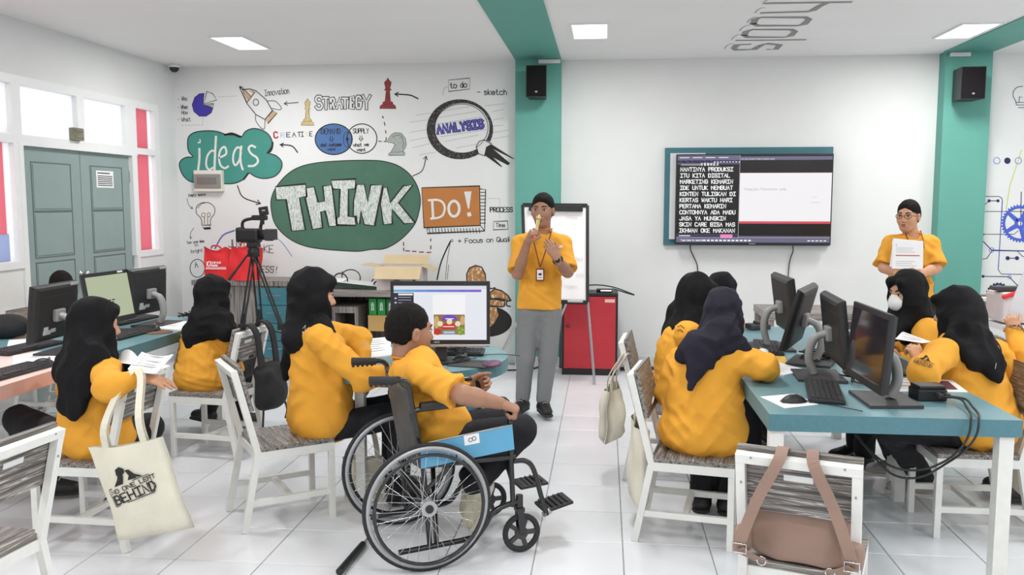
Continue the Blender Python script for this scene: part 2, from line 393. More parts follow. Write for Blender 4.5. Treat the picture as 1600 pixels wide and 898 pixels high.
# walls
wb = struct('wall_back', MB().b2((XL-.2, YB, -.1), (XR+.2, YB+.2, ZC)), M['wall'])
struct('wall_right', MB().b2((XR, YF, -.1), (XR+.2, YB, ZC)), M['wall'])
struct('wall_front', MB().b2((XL, YF-.2, -.1), (XR, YF, ZC)), M['wall'])
wx = XL-.18
wl = MB()   # left wall around the openings
Y0, Y1, Y2, Y3, Y4 = 4.55, 5.93, 6.03, 7.58, 8.0
wl.b2((wx, YF, -.1), (XL, Y0, ZC)); wl.b2((wx, Y0, 2.5), (XL, Y4, ZC)); wl.b2((wx, Y4, -.1), (XL, YB, ZC))
wl.b2((wx, Y0, -.1), (XL, Y2-.03, 1.13)); wl.b2((wx, Y3+.03, -.1), (XL, Y4, 1.1))
struct('wall_left', wl, M['wall'])
c = MB(); c.b2((colx[0], 8.25, 0), (colx[1], YB+.01, ZC)); struct('trim_1', c, M['teal_wall'])
c = MB(); c.b2((colx[2], 8.25, 0), (colx[3], YB+.01, ZC)); struct('trim_2', c, M['teal_wall'])
sk = MB()
for x0, x1 in ((XL, colx[0]), (colx[1], colx[2]), (colx[3], XR)): sk.b2((x0, YB-.012, 0), (x1, YB, .1), bev=.002)
sk.b2((colx[0], 8.238, 0), (colx[1], 8.25, .1)); sk.b2((colx[2], 8.238, 0), (colx[3], 8.25, .1))
struct('baseboard_back', sk, M['skirt'])
sk = MB(); sk.b2((XL, YF, 0), (XL+.012, Y2-.04, .1)); sk.b2((XL, Y3+.04, 0), (XL+.012, YB-.012, .1)); struct('baseboard_left', sk, M['skirt'])
# white conduit stubs on the columns' heads
for k, (xa, xb, lb) in enumerate(((colx[0]+.22, colx[1]-.005, 'short white cable duct above the loudspeaker on the centre teal column'), (colx[2]+.03, colx[2]+.2, 'short white cable duct above the loudspeaker on the right teal column'))):
    m = MB(); m.b2((xa, 8.215, ZC-.05), (xb, 8.25, ZC-.015), bev=.004)
    tag(m.build('cable_duct', M['white_paint']), lb, 'duct')
# --- window and door wall (left)
def frame_bar(m, y0, y1, z0, z1, x0=XL-.12, x1=XL+.012): m.b2((x0, y0, z0), (x1, y1, z1), bev=.004)
def window(name, bars, panes):
    m = MB()
    for b_ in bars: frame_bar(m, *b_)
    o = struct(name, m, M['white_paint'])
    for (y0, y1, z0, z1, mt) in panes:
        p = MB(); p.b2((XL-.036, y0, z0), (XL-.030, y1, z1)); p.build('pane', M[mt], o)
    return o
window('window_1', [(Y0, Y1+.1, 2.45, 2.52), (Y0, Y2, 2.02, 2.09), (Y0, Y2, 1.1, 1.16), (Y1+.02, Y2+.02, 1.1, 2.5), (5.2, 5.26, 1.13, 2.5), (Y0, Y0+.06, 1.1, 2.5)],
 [(Y0+.03, 5.22, 2.07, 2.47, 'frost'), (5.25, 5.83, 2.07, 2.47, 'red_glass'), (5.83, Y1+.04, 2.07, 2.47, 'frost'), (Y0+.03, 5.22, 1.14, 2.04, 'frost'), (5.25, 5.88, 1.36, 2.04, 'red_glass'), (5.25, 5.90, 1.14, 1.36, 'blue_glass'), (5.9, Y1+.04, 1.14, 2.04, 'frost')])
window('window_2', [(Y2, Y3+.06, 2.45, 2.52), (Y2-.02, Y3+.06, 2.01, 2.09), (6.74, 6.84, 2.05, 2.48), (7.46, Y3+.06, 2.05, 2.48)],
 [(Y2, 6.77, 2.06, 2.47, 'frost'), (6.8, 7.5, 2.06, 2.47, 'frost')])
window('window_3', [(Y3, Y4+.05, 2.45, 2.52), (Y3, Y4+.05, 2.03, 2.09), (Y3, Y4+.05, 1.08, 1.14), (Y3-.03, Y3+.05, 1.1, 2.5), (7.96, Y4+.05, 1.1, 2.5)],
 [(Y3+.04, 7.90, 2.07, 2.47, 'red_glass'), (7.90, 7.98, 2.07, 2.47, 'frost'), (Y3+.04, 7.90, 1.12, 2.05, 'red_glass'), (7.90, 7.98, 1.12, 2.05, 'frost')])
fr = MB(); fr.b2((XL-.13, Y2-.03, 0), (XL+.015, Y2+.02, 2.03)); fr.b2((XL-.13, Y3-.02, 0), (XL+.015, Y3+.03, 2.03)); struct('trim_3', fr, M['white_paint'])
def leaf(y0, y1, knob):
    m = MB(); m.b2((XL-.07, y0, .005), (XL-.03, y1, 2.01), bev=.003); o = struct('door_1' if knob else 'door_2', m, M['door'])
    for z0, z1 in ((.18, .55), (.62, 1.13), (1.16, 1.52), (1.55, 1.9)):
        ya, yb = y0+.13, y1-.13
        if z0 > 1.5: z0 = 1.52
        g = MB()
        for q in (((XL-.031, ya, z0), (XL-.027, ya+.008, z1)), ((XL-.031, yb-.008, z0), (XL-.027, yb, z1)), ((XL-.031, ya, z0), (XL-.027, yb, z0+.008)), ((XL-.031, ya, z1-.008), (XL-.027, yb, z1))): g.b2(*q)
        g.build('groove', M['groove'], o)
        p = MB(); p.b2((XL-.032, ya+.02, z0+.02), (XL-.024, yb-.02, z1-.02), bev=.003); p.build('panel', M['door'], o)
    for z in (.25, 1.05, 1.82):
        h = MB(); yy = y1-.004 if not knob else y0+.004; h.cyl((XL-.025, yy, z-.05), (XL-.025, yy, z+.05), .009, 8); h.build('hinge', M['silver'], o)
    if knob:
        k = MB(); k.lathe([(0, 0), (.03, 0), (.03, .006), (.01, .01), (.01, .04), (.028, .05), (.03, .065), (.018, .078), (0, .08)], (XL-.03, y1-.06, 1.0), 14, Matrix.Rotation(PI/2, 3, 'Y')); k.build('door_knob', M['silver'], o)
leaf(Y2+.02, 6.805, True); leaf(6.811, Y3-.02, False)
def label_lines(d_, rows, x0, x1, y1, dy, wd, seed=1):
    r = random.Random(seed)
    for i in range(rows):
        y = y1-i*dy; x = x0
        while x < x1-.006:
            l = min(r.uniform(.008, .03), x1-x); d_.line([np.array([x, y]), np.array([x+l, y])], wd, raw=True); x += l+.006
# door notice
n_ = MB(); n_.b2((XL-.024, 7.02, 1.715), (XL-.022, 7.28, 1.86)); n_ = n_.build('door_notice', M['paper']); tag(n_, 'white printed notice sheet stuck on the right grey door leaf', 'notice')
d = Draw((XL-.022, 7.02, 1.715), (0, 1, 0), (0, 0, 1), (1, 0, 0)); label_lines(d, 6, .02, .24, .10, .016, .007); d.line([V(.02, .125), V(.2, .125)], .009, raw=True); d.build('printed_text', M['ink'], n_)
lt = MB(); lt.b2((XL+.0, 6.63, 2.09), (XL+.05, 6.76, 2.19), bev=.004); lt.b2((XL+.05, 6.64, 2.16), (XL+.055, 6.75, 2.175)); lt.b2((XL+.05, 6.64, 2.11), (XL+.055, 6.75, 2.13))
tag(lt.build('vent_block', mat('khaki_plastic', s2l(128, 124, 106), .5, var=.2)), 'small khaki slotted block on the ledge above the doors', 'block')
# dome camera in the corner
m = MB(); m.lathe([(0, 0), (.05, 0), (.055, -.02), (.05, -.03)], (XL+.09, 8.24, ZC), 18); o = m.build('dome_camera', M['white_paint']); tag(o, 'small dome security camera in the ceiling corner by the left wall', 'camera')
m = MB(); m.lathe([(.048, -.025), (.042, -.05), (.025, -.07), (0, -.076)], (XL+.09, 8.24, ZC), 18); m.build('dome', M['black'], o)
# ceiling lights
def lamp(x, y, lb=None):
    t = thing('ceiling_light', lb or 'unseen rectangular ceiling light panel added to light the room', 'ceiling light', (x, y, ZC), 0, None if lb else 'unseen ceiling lights')
    m = MB(); 
    for q in (((-.15, -.3, -.012), (-.132, .3, 0)), ((.132, -.3, -.012), (.15, .3, 0)), ((-.15, -.3, -.012), (.15, -.282, 0)), ((-.15, .282, -.012), (.15, .3, 0))): m.b2(*q)
    m.build('frame', M['white_paint'], t)
    m = MB(); m.b2((-.133, -.283, -.008), (.133, .283, -.001)); m.build('diffuser', emit('lamp_glow', (1, 1, 1), 3.0), t)
    ld = bpy.data.lights.new('lamp_light', 'AREA'); ld.shape = 'RECTANGLE'; ld.size = .27; ld.size_y = .56; ld.energy = LAMP_POWER; ld.color = (1, .985, .96)
    lo = bpy.data.objects.new('lamp_light', ld); COL.objects.link(lo); lo.parent = t; lo.location = (0, 0, -.02)
for x, y, lb in ((-3.07, 7.17, 'rectangular ceiling light panel above the left mural'), (-.13, 6.97, 'rectangular ceiling light panel right of the centre teal ceiling band'), (2.8, 7.27, 'rectangular ceiling light panel beside the right teal ceiling band')): lamp(x, y, lb)
for y in (4.3, 1.6, -1.1):  # unseen panels added for the room's light, continuing the visible row
    for x in (-3.07, -.13, 2.8): lamp(x, y)
lamp(4.7, 6.0); lamp(4.7, 2.5)
# ---------------------------------------------------------------- MURAL on the back wall (flat paint, read off in photograph pixels)
WD = lambda: Draw((0, YB, 0), (1, 0, 0), (0, 0, 1), (0, -1, 0), lambda x, y: tuple(aty(x, y, YB)[[0, 2]]))
PXM = .0063
def wtext(d_, txt, px, py, px2, py2, cap, wd, **k):   # text whose baseline runs from pixel to pixel
    a, b = d_._pts([(px, py), (px2, py2)]); ang = math.atan2(*(b-a)[::-1]); L = np.linalg.norm(b-a)
    probe = Draw((0, 0, 0), (1, 0, 0), (0, 0, 1), (0, -1, 0)); w0 = probe.text(txt, 0, 0, cap*PXM, .001, **k)
    k['wx'] = L/w0; d_.text(txt, a[0], a[1], cap*PXM, wd*PXM, ang=ang, **k)
def cr(x0, y0, s): return lambda P: [(x0+x/s, y0+y/s) for x, y in P]
def paint(name, m, lay, polys=(), lines=(), texts=(), sm=0):
    d_ = WD(); d_.t = .0008
    for P in polys: d_.poly(smooth_line2(P, sm) if sm else P, lay)
    for l in lines:
        P, wd = l[0], l[1]; d_.line(P, wd*PXM, lay, closed=len(l) > 2 and 'c' in l[2], sm=5 if len(l) > 2 and 's' in l[2] else 0)
    for t in texts: wtext(d_, *t[0], lay=lay, **(t[1] if len(t) > 1 else {}))
    return d_.build(name, m, wb)
def smooth_line2(P, k): return [tuple(p) for p in smooth_line(P, k, True)]
def ellp(cx, cy, rx, ry, n=28, a0=0, a1=2*PI, rot=0):
    return [(cx+rx*math.cos(a0+(a1-a0)*i/n)*math.cos(rot)-ry*math.sin(a0+(a1-a0)*i/n)*math.sin(rot), cy+rx*math.cos(a0+(a1-a0)*i/n)*math.sin(rot)+ry*math.sin(a0+(a1-a0)*i/n)*math.cos(rot)) for i in range(n if abs(a1-a0) > 6.2 else n+1)]
INK = M['ink']; WHP = mat('white_wall_paint', s2l(222, 224, 222), .7, var=.05, vscale=30); CHALK = mat('chalky_white_paint', s2l(206, 212, 208), .8, stretch=(190, 190, 45), cols=[(.34, s2l(140, 152, 146)), (.46, s2l(192, 200, 196)), (.6, s2l(222, 227, 224))])
A2 = cr(270, 100, 4.316)
# cloud
cloud = A2([(100, 540), (108, 490), (150, 460), (230, 450), (300, 455), (360, 475), (410, 478), (460, 493), (490, 455), (540, 435), (600, 445), (650, 480), (675, 540), (665, 585), (650, 600), (700, 620), (735, 660), (730, 710), (690, 755), (620, 772), (560, 760), (510, 735), (480, 775), (420, 803), (350, 806), (280, 792), (200, 800), (120, 792), (70, 750), (45, 690), (55, 650), (95, 628), (135, 625), (108, 590)])
paint('painted_cloud', mat('cloud_teal_paint', s2l(66, 144, 132), .7, var=.06, vscale=5), 0, [cloud], sm=3)
paint('painted_outline', INK, 1, lines=[(cloud, 1.6, 'cs')])
paint('painted_outline', INK, 1, lines=[(A2([(352, 478), (400, 468), (458, 490)]), 3, 's'), (A2([(640, 600), (668, 560), (674, 530)]), 3, 's'), (A2([(480, 775), (508, 738)]), 3, 's')])
paint('painted_lettering', WHP, 2, lines=[(A2(p), w_, 's') for p, w_ in (
 ([(180, 572), (180, 640), (172, 712)], 3.6), ([(172, 530), (186, 528)], 2.2), ([(183, 510), (186, 518)], 2.0),
 ([(286, 590), (262, 585), (234, 620), (226, 680), (245, 712), (270, 700)], 3.2), ([(292, 490), (288, 560), (284, 640), (282, 712)], 3.6),
 ([(316, 632), (360, 605), (352, 560), (325, 575), (312, 625), (322, 680), (350, 702), (374, 690)], 3.2),
 ([(462, 572), (436, 562), (412, 600), (408, 655), (424, 682), (448, 650), (460, 600)], 3.2), ([(463, 556), (456, 610), (460, 670), (472, 710)], 3.4),
 ([(556, 560), (530, 550), (512, 570), (530, 605), (566, 630), (574, 660), (548, 685), (512, 688)], 3.4))])
# pie chart, notes
pc = A2([(205, 272)])[0]
paint('painted_pie_chart', mat('violet_paint', s2l(66, 56, 168), .7, var=.05), 0, [A2([(212, 196), (180, 200), (148, 225), (131, 275), (142, 320), (180, 352), (225, 352), (260, 328), (272, 298), (205, 272)])])
paint('painted_pie_chart', M['lt_grey'], 0, [A2([(210, 268), (277, 268), (272, 296)])])
paint('painted_outline', INK, 1, lines=[(A2([(210, 266), (230, 185), (270, 200), (297, 243)]), 1, 'c'), (A2([(210, 268), (277, 268), (272, 298)]), 1, 'c'), (A2([(212, 196), (180, 200), (148, 225), (131, 275), (142, 320), (180, 352), (225, 352), (260, 328), (272, 298), (205, 272)]), .8, 'c')])
def dash(P, n, duty=.55):
    out = []; P = [np.array(p, float) for p in P]
    for a, b in zip(P[:-1], P[1:]):
        L = np.linalg.norm(b-a); k = max(1, int(round(L/n)))
        for i in range(k): out.append([a+(b-a)*i/k, a+(b-a)*(i+duty)/k])
    return out
dg = [(s_, .6) for s_ in dash(A2([(310, 220), (440, 215)]), 5)]+[(s_, .6) for s_ in dash(A2([(203, 360), (203, 410), (50, 414)]), 5)]+[(s_, .6) for s_ in dash([(762, 310), (781, 310), (781, 342)], 4)]
paint('painted_dashes', M['ink_grey'], 0, lines=dg)
T = lambda s_, x0, y0, x1, y1, cap, wd, **k: ((s_, x0, y0, x1, y1, cap, wd), k)
paint('painted_lettering', INK, 0, texts=[T('Who', 284, 157, 293, 157, 6, .8), T('When', 283, 170, 294, 170, 6, .8), T('How', 284, 178.5, 294, 178.5, 6, .8), T('What', 284, 190, 299, 189, 6, .8), T('-', 278, 157, 280, 157, 4, .8), T('-', 278, 170, 280, 170, 4, .8), T('-', 278, 189, 280, 189, 4, .8),
 T('Innovation', 414, 150, 453, 146, 9, .9), T('to do', 704, 138, 731, 136, 8, 1.3), T('- sketch', 746, 148, 793, 148, 8, 1.2), T('PROCESS', 766, 331, 802, 331, 7, 1.4), T('Time', 775, 354.5, 790, 354.5, 6, .9), T('+ Focus on Quali', 716, 380, 797, 377, 7, 1.1),
 T('Empty space', 295, 307, 322, 305, 4, .7), T('Turn your idea', 292, 381, 320, 378, 4, .7), T('in', 305, 385, 311, 384, 4, .7), T('bright', 299, 395, 318, 393, 5, .7), T('A', 305, 418, 311, 417, 9, 1.2)])
paint('painted_lettering', INK, 0, texts=[T('JUST', 357, 386, 386, 386, 12, 1.1), T('MAKE', 396, 394, 429, 395, 12, 1.1), T('HAPPY', 356, 412, 386, 414, 11, 1.1), T('BUSINESS!', 372, 424, 433, 426, 10, 1.1, slant=.2)])
paint('painted_outline', INK, 0, lines=[([(701, 125), (734, 122), (734, 139), (701, 143)], .8, 'c'), ([(771, 346), (793, 345), (794, 358), (771, 359)], 1, 'c'), (ellp(308.5, 419, 11.5, 14), 1.2, 'c')])
pd = [(s_, .9) for s_ in dash([(692, 148), (694, 137), (701, 135)], 3)]
paint('painted_dashes', M['ink_grey'], 0, lines=pd)
for t_ in (('C', 428.5, 215.5, 436, 215, 9, 2.2, s2l(176, 40, 60)), ('R', 439, 214.5, 446, 214.5, 7, 1, s2l(180, 186, 214)), ('E', 448, 214, 455, 214, 7, 1.3, s2l(60, 54, 90)), ('A', 457, 214, 464, 213.5, 7, 1.3, s2l(70, 60, 70)), ('TI', 466, 213.5, 475.5, 213, 7, 1.3, s2l(60, 50, 50)), ('V', 477, 213, 481.5, 213, 7, 1, s2l(214, 208, 160)), ('E', 484, 212.5, 489, 212.5, 7, 1.3, s2l(80, 64, 64))):
    paint('painted_lettering', mat('letter_paint_%d' % len(MATS), t_[7], .7), 0, texts=[T(*t_[:7])])
# rocket
ROCK = A2([(450, 150), (475, 172), (480, 240), (520, 318), (562, 345), (650, 372), (672, 300), (655, 250), (600, 195), (545, 172), (510, 165)])
paint('painted_rocket', mat('beige_wall_paint', s2l(196, 170, 138), .7, var=.15, vscale=30), 0, [A2([(468, 172), (540, 178), (556, 190), (500, 262), (488, 245), (470, 200)]), A2([(676, 314), (704, 330), (650, 400), (622, 372)])])
paint('painted_rocket', WHP, 1, [A2([(476, 176), (486, 182), (510, 240), (502, 250)]), A2([(496, 178), (512, 176), (540, 196), (530, 212)])])
paint('painted_outline', INK, 2, lines=[(l, w_, q) for l, w_, q in (
 (A2([(450, 152), (470, 172), (520, 168), (560, 180), (630, 240), (672, 314), (622, 374), (560, 340), (500, 265), (470, 200), (452, 160)]), 1.3, 'c'), (A2([(452, 150), (470, 172), (480, 165), (456, 150)]), 1, 'c'),
 (A2([(500, 262), (556, 188)]), 1, ''), (A2([(472, 174), (512, 245)]), .8, ''), (A2([(476, 172), (530, 222)]), .8, ''), (ellp(270+561/4.316, 100+258/4.316, 4.2, 5), 1.1, 'c'),
 (A2([(640, 250), (690, 250), (730, 290), (722, 308), (672, 300)]), 1, 's'), (A2([(560, 342), (560, 380), (590, 425), (618, 436), (622, 376)]), 1, 's'), (A2([(676, 314), (704, 330), (640, 402), (622, 374)]), 1, 'c'))])
# arrows
def arrow(P, wd, hs=5, m=INK):
    a, b = np.array(P[-2], float), np.array(P[-1], float); d_ = (b-a)/np.linalg.norm(b-a); n_ = V(-d_[1], d_[0])
    paint('painted_arrow', m, 0, lines=[(P, wd, 's' if len(P) > 2 else ''), ([b-d_*hs+n_*hs*.6, b, b-d_*hs-n_*hs*.6], wd*.9)])
arrow([(466, 160), (444, 162)], 1.3); arrow([(653, 154), (640, 148.5), (617, 147)], 2); arrow([(465, 238), (456, 228), (438, 226)], 2, 4.5); arrow([(371, 290), (380, 308), (407, 318)], 1.8, 6); arrow([(645, 275), (660, 266), (666, 244)], 1.4, 5)
arrow([(292, 310), (295, 320), (301, 326)], .8, 3); arrow([(303, 356), (298, 364), (298, 373)], .8, 3)
# STRATEGY outline lettering: broad black, narrower white on top
for m_, lay, wd in ((INK, 0, 5.4), (WHP, 1, 2.9)):
    paint('painted_lettering', m_, lay, texts=[T('S', 494, 170, 506, 170, 19, wd), T('T', 506, 170, 515, 170, 17, wd), T('R', 517, 169, 524, 169, 15, wd), T('A', 526, 169, 537, 169, 14, wd), T('T', 535, 169, 546, 169, 15, wd), T('E', 548, 169, 554, 169, 17, wd), T('G', 557, 169, 566, 169, 18, wd), T('Y', 567, 170, 582, 170, 20, wd)])
# chess pieces
def chess(m_, C, king):
    polys = [[(C[0]-C[2], C[1]), (C[0]+C[2], C[1]), (C[0]+C[2]*.9, C[1]-C[3]*.09), (C[0]+C[2]*.6, C[1]-C[3]*.14), (C[0]+C[2]*.6, C[1]-C[3]*.2), (C[0]+C[2]*.32, C[1]-C[3]*.24), (C[0]+C[2]*.2, C[1]-C[3]*.58), (C[0]+C[2]*.42, C[1]-C[3]*.6), (C[0]+C[2]*.25, C[1]-C[3]*.66), (C[0]+C[2]*.42, C[1]-C[3]*.85), (C[0]+C[2]*.12, C[1]-C[3]*.93), (C[0], C[1]-C[3]),
              (C[0]-C[2]*.12, C[1]-C[3]*.93), (C[0]-C[2]*.42, C[1]-C[3]*.85), (C[0]-C[2]*.25, C[1]-C[3]*.66), (C[0]-C[2]*.42, C[1]-C[3]*.6), (C[0]-C[2]*.2, C[1]-C[3]*.58), (C[0]-C[2]*.32, C[1]-C[3]*.24), (C[0]-C[2]*.6, C[1]-C[3]*.2), (C[0]-C[2]*.6, C[1]-C[3]*.14), (C[0]-C[2]*.9, C[1]-C[3]*.09)]]
    paint('painted_chess_piece', m_, 0, polys); paint('painted_outline', king, 1, lines=[(polys[0], .7, 'c'), ([(C[0]-C[2]*.6, C[1]-C[3]*.14), (C[0]+C[2]*.6, C[1]-C[3]*.14)], .6)])
chess(mat('red_chess_paint', s2l(142, 52, 56), .7, var=.25, vscale=40), (606, 169.5, 13, 48), mat('dark_red_paint', s2l(84, 34, 36), .7)); chess(mat('gold_chess_paint', s2l(200, 184, 132), .7, var=.15, vscale=40), (480.5, 195.5, 10.5, 42), mat('gold_line_paint', s2l(128, 110, 60), .7))
HN = A2([(1445, 518), (1475, 475), (1500, 462), (1540, 466), (1568, 500), (1575, 540), (1566, 570), (1552, 585), (1565, 600), (1565, 615), (1455, 615), (1456, 604), (1470, 596), (1490, 560), (1500, 540), (1478, 530), (1452, 527)])
paint('painted_chess_piece', mat('grey_chess_paint', s2l(168, 176, 170), .7, var=.15, vscale=40), 0, [HN]); paint('painted_outline', M['groove'], 1, lines=[(HN, .9, 'c'), (A2([(1480, 490), (1530, 480), (1555, 520), (1550, 570)]), .8, 's'), (A2([(1470, 596), (1555, 590)]), .7)])
# venn circles
paint('painted_circle', mat('blue_circle_paint', s2l(72, 110, 164), .7, var=.05), 0, [ellp(521.5, 217.5, 29, 24)])
paint('painted_outline', INK, 1, lines=[(ellp(521.5, 217.5, 29, 24), 1.7, 'c'), (ellp(565.5, 216.5, 23.5, 23), 1.5, 'c'), (ellp(543, 218, 6.5, 12), .8, 'c')])
paint('painted_lettering', INK, 1, texts=[T('DEMAND', 502, 209, 533, 209, 8, 1.1), T('what customer', 501, 229, 535, 228, 5, 1), T('want', 512, 235, 525, 235, 4, 1), T('SUPPLY', 552, 208, 577, 208, 7, 1), T('what we', 552, 229, 577, 228, 5, 1), T('want', 558, 236, 572, 236, 4.5, 1), T('+', 541, 221, 546, 221, 7, 2)])
paint('painted_arrow', INK, 1, lines=[([(516.5, 213), (516.5, 219)], .9), ([(519.5, 213), (519.5, 219)], .9), ([(514.5, 217), (518, 221.5), (521.5, 217)], .9), ([(562.5, 212), (562.5, 218)], .9), ([(565.5, 212), (565.5, 218)], .9), ([(560.5, 216), (564, 220.5), (567.5, 216)], .9)])
paint('painted_dashes', INK, 0, lines=[([(598, 182), (598.5, 184)], 1.8), ([(600.5, 191), (601.5, 196)], 1.4), ([(602.5, 204), (603, 208)], 1.4), ([(603.5, 215), (603, 219)], 1.4), ([(592, 220.5), (596, 221)], 1.4), ([(600, 221), (604, 221)], 1.4)])
# THINK
TH_ = cr(410, 240, 5.612)
oval = TH_([(75, 460), (85, 370), (130, 280), (220, 180), (330, 115), (480, 80), (700, 62), (950, 58), (1080, 70), (1200, 110), (1300, 190), (1360, 290), (1385, 400), (1375, 500), (1340, 610), (1260, 710), (1160, 790), (1060, 835), (960, 838), (850, 855), (700, 850), (520, 835), (380, 810), (260, 760), (160, 680), (100, 590)])
paint('painted_oval', mat('deep_green_paint', s2l(72, 112, 94), .7, var=.08, vscale=6), 0, [oval], sm=3); paint('painted_outline', INK, 1, lines=[(oval, 1.4, 'cs')])
LET = [[(115, 290), (380, 265), (390, 375), (325, 385), (378, 668), (258, 678), (208, 402), (122, 405)],
 [(385, 300), (455, 290), (490, 425), (545, 415), (530, 285), (610, 275), (655, 630), (585, 640), (550, 500), (512, 510), (530, 650), (440, 662), (375, 390), (392, 380)],
 [(605, 232), (820, 222), (815, 310), (755, 310), (755, 550), (812, 555), (818, 628), (655, 625), (650, 560), (672, 555), (680, 310), (625, 312), (610, 290)],
 [(828, 270), (895, 270), (925, 420), (950, 275), (1055, 275), (985, 632), (895, 622), (862, 500), (855, 612), (832, 615), (822, 545), (798, 545), (800, 420)],
 [(1060, 300), (1095, 295), (1120, 430), (1235, 282), (1320, 275), (1195, 430), (1340, 605), (1245, 615), (1135, 490), (1140, 615), (1062, 622), (1035, 440)]]
for L_ in LET:
    P = TH_(L_); paint('painted_letter', CHALK, 2, [P]); paint('painted_outline', INK, 3, lines=[(P, 2.0, 'c')])
# DO! sign
D5 = cr(600, 290, 4.316)
paint('painted_sign', mat('brown_sign_paint', s2l(186, 120, 62), .7, var=.04), 1, [D5([(255, 14), (645, 2), (650, 268), (270, 283)])])
paint('painted_outline', INK, 2, lines=[(D5([(255, 14), (645, 2), (650, 268), (270, 283)]), 1.5, 'c'), (D5([(650, 22), (685, 25), (678, 305), (292, 322), (292, 288)]), 1.5)]+
  [(D5([(652, 45+k*23), (685, 45+k*23)]), 1.1) for k in range(10)]+[(D5([(305+k*21, 288), (310+k*21, 318)]), 1.1) for k in range(17)]+[(D5([(650, 268), (678, 305)]), 1.1)])
paint('painted_lettering', WHP, 2, [D5([(540, 40), (590, 38), (575, 155), (566, 155)])], [(D5([(325, 98), (332, 220)]), 4), (D5([(302, 98), (360, 96), (395, 112), (410, 150), (398, 195), (368, 215), (318, 222)]), 3.4, 's'), (D5(ellp(472, 155, 36, 52, 20)), 4.2, 'c'), (D5([(574, 190), (576, 196)]), 6)])
paint('painted_dashes', mat('dark_red_dash', s2l(120, 38, 58), .7), 0, lines=[(cr(620, 370, 6.91)(P), 1.7) for P in ([(72, 60), (74, 92)], [(74, 120), (76, 150)], [(98, 150), (138, 152)], [(170, 155), (208, 156)], [(246, 163), (288, 164)], [(326, 168), (368, 166)], [(366, 130), (368, 96)], [(365, 45), (366, 22)])])
# magnifying glass
MG = cr(640, 140, 6.906)
paint('painted_dashes', M['ink_grey'], 0, lines=[(MG(P), .5) for P in ([(70, 275), (230, 252)], [(0, 352), (200, 325)], [(0, 462), (180, 430)], [(0, 552), (190, 515)], [(25, 628), (210, 585)], [(105, 702), (280, 675)], [(815, 172), (1030, 152)], [(890, 238), (1020, 210)], [(905, 325), (1015, 305)], [(900, 395), (1010, 382)], [(895, 465), (1068, 435)], [(905, 530), (1070, 500)], [(340, 230), (640, 185)], [(320, 300), (720, 235)], [(290, 375), (780, 292)], [(330, 510), (830, 430)], [(380, 560), (740, 490)], [(500, 630), (790, 575)])])
ring_o = MG(ellp(543, 428, 358, 324, 48)); 
n_ = 48; d = WD(); d.t = .0008
for i in range(n_):
    a0, a1 = 2*PI*i/n_, 2*PI*(i+1)/n_
    def rr(a): 
        t = (.5+.5*math.cos(a-2.5)); return 1-(.09+.17*t)
    q = [(543+358*math.cos(a0), 428+324*math.sin(a0)), (543+358*math.cos(a1), 428+324*math.sin(a1)), (543+358*rr(a1)*math.cos(a1), 428+324*rr(a1)*math.sin(a1)), (543+358*rr(a0)*math.cos(a0), 428+324*rr(a0)*math.sin(a0))]
    d.poly(MG(q)[::-1], 1)
d.build('painted_lens_ring', mat('sketchy_ink_paint', s2l(48, 44, 46), .7, stretch=(120, 120, 50), cols=[(.45, s2l(36, 33, 34)), (.6, s2l(70, 66, 68)), (.7, s2l(150, 148, 150))]), wb)
paint('painted_outline', INK, 2, lines=[(MG(ellp(560, 410, 286, 256, 40, -3.3, 1.0)), 1)])
paint('painted_handle', WHP, 2, [MG([(720, 610), (750, 560), (800, 540), (860, 560), (885, 585), (860, 600), (820, 640), (810, 715), (750, 690)])])
paint('painted_handle', INK, 3, [MG([(830, 620), (885, 590), (1135, 750), (1110, 745), (900, 640), (1085, 795), (1060, 815), (900, 730), (1000, 830), (985, 832), (815, 710)])], [(MG([(720, 610), (750, 560), (800, 540), (885, 585), (830, 620), (810, 715), (745, 690)]), 1.2, 'c')])
for m_, lay, wd in ((mat('navy_letter_paint', s2l(58, 52, 130), .7), 1, 4.6), (mat('violet_letter_paint', s2l(112, 106, 190), .7, var=.2, vscale=50), 2, 1.2)):
    paint('painted_lettering', m_, lay, texts=[T('ANALYSIS', 684, 208.5, 758, 199, 12, wd, sp=1.6)])
# fishing-rod strokes, nut shapes, lower drawings
N5 = cr(620, 370, 6.91)
paint('painted_outline', INK, 0, lines=[(N5([(435, 460), (470, 300), (520, 170), (580, 45)]), 2.2, 's'), (N5([(525, 460), (545, 250), (580, 50)]), .8, 's'), (N5([(545, 460), (560, 300)]), .7), (N5(ellp(596, 40, 12, 12, 12)), .8, 'c'), (ellp(548, 434, 15, 13, 14, -2.8, .3), 1.6), ([(535, 424), (534, 440)], 1.4), (ellp(590, 441, 9, 7, 10, -2.9, -.2), 1.8)])
TAN = mat('chalky_tan_paint', s2l(184, 134, 84), .8, stretch=(40, 40, 25), cols=[(.40, s2l(176, 122, 70)), (.55, s2l(190, 142, 92)), (.62, s2l(226, 210, 190))])
nut1 = N5([(758, 480), (755, 400), (785, 335), (850, 308), (915, 325), (955, 400), (960, 480)]); nut2 = N5([(1005, 600), (1060, 560), (1130, 580), (1200, 630), (1230, 685), (1200, 690), (1130, 665), (1010, 668)]); nut3 = N5([(960, 680), (1040, 668), (1165, 690), (1165, 740), (1140, 755), (960, 740)])
shaft = [(756, 478), (775, 479), (779, 492), (772, 505), (764, 512), (745, 520), (745, 485)]
paint('painted_shape', M['ink'], 0, [ellp(762, 502, 38, 24, 28)])
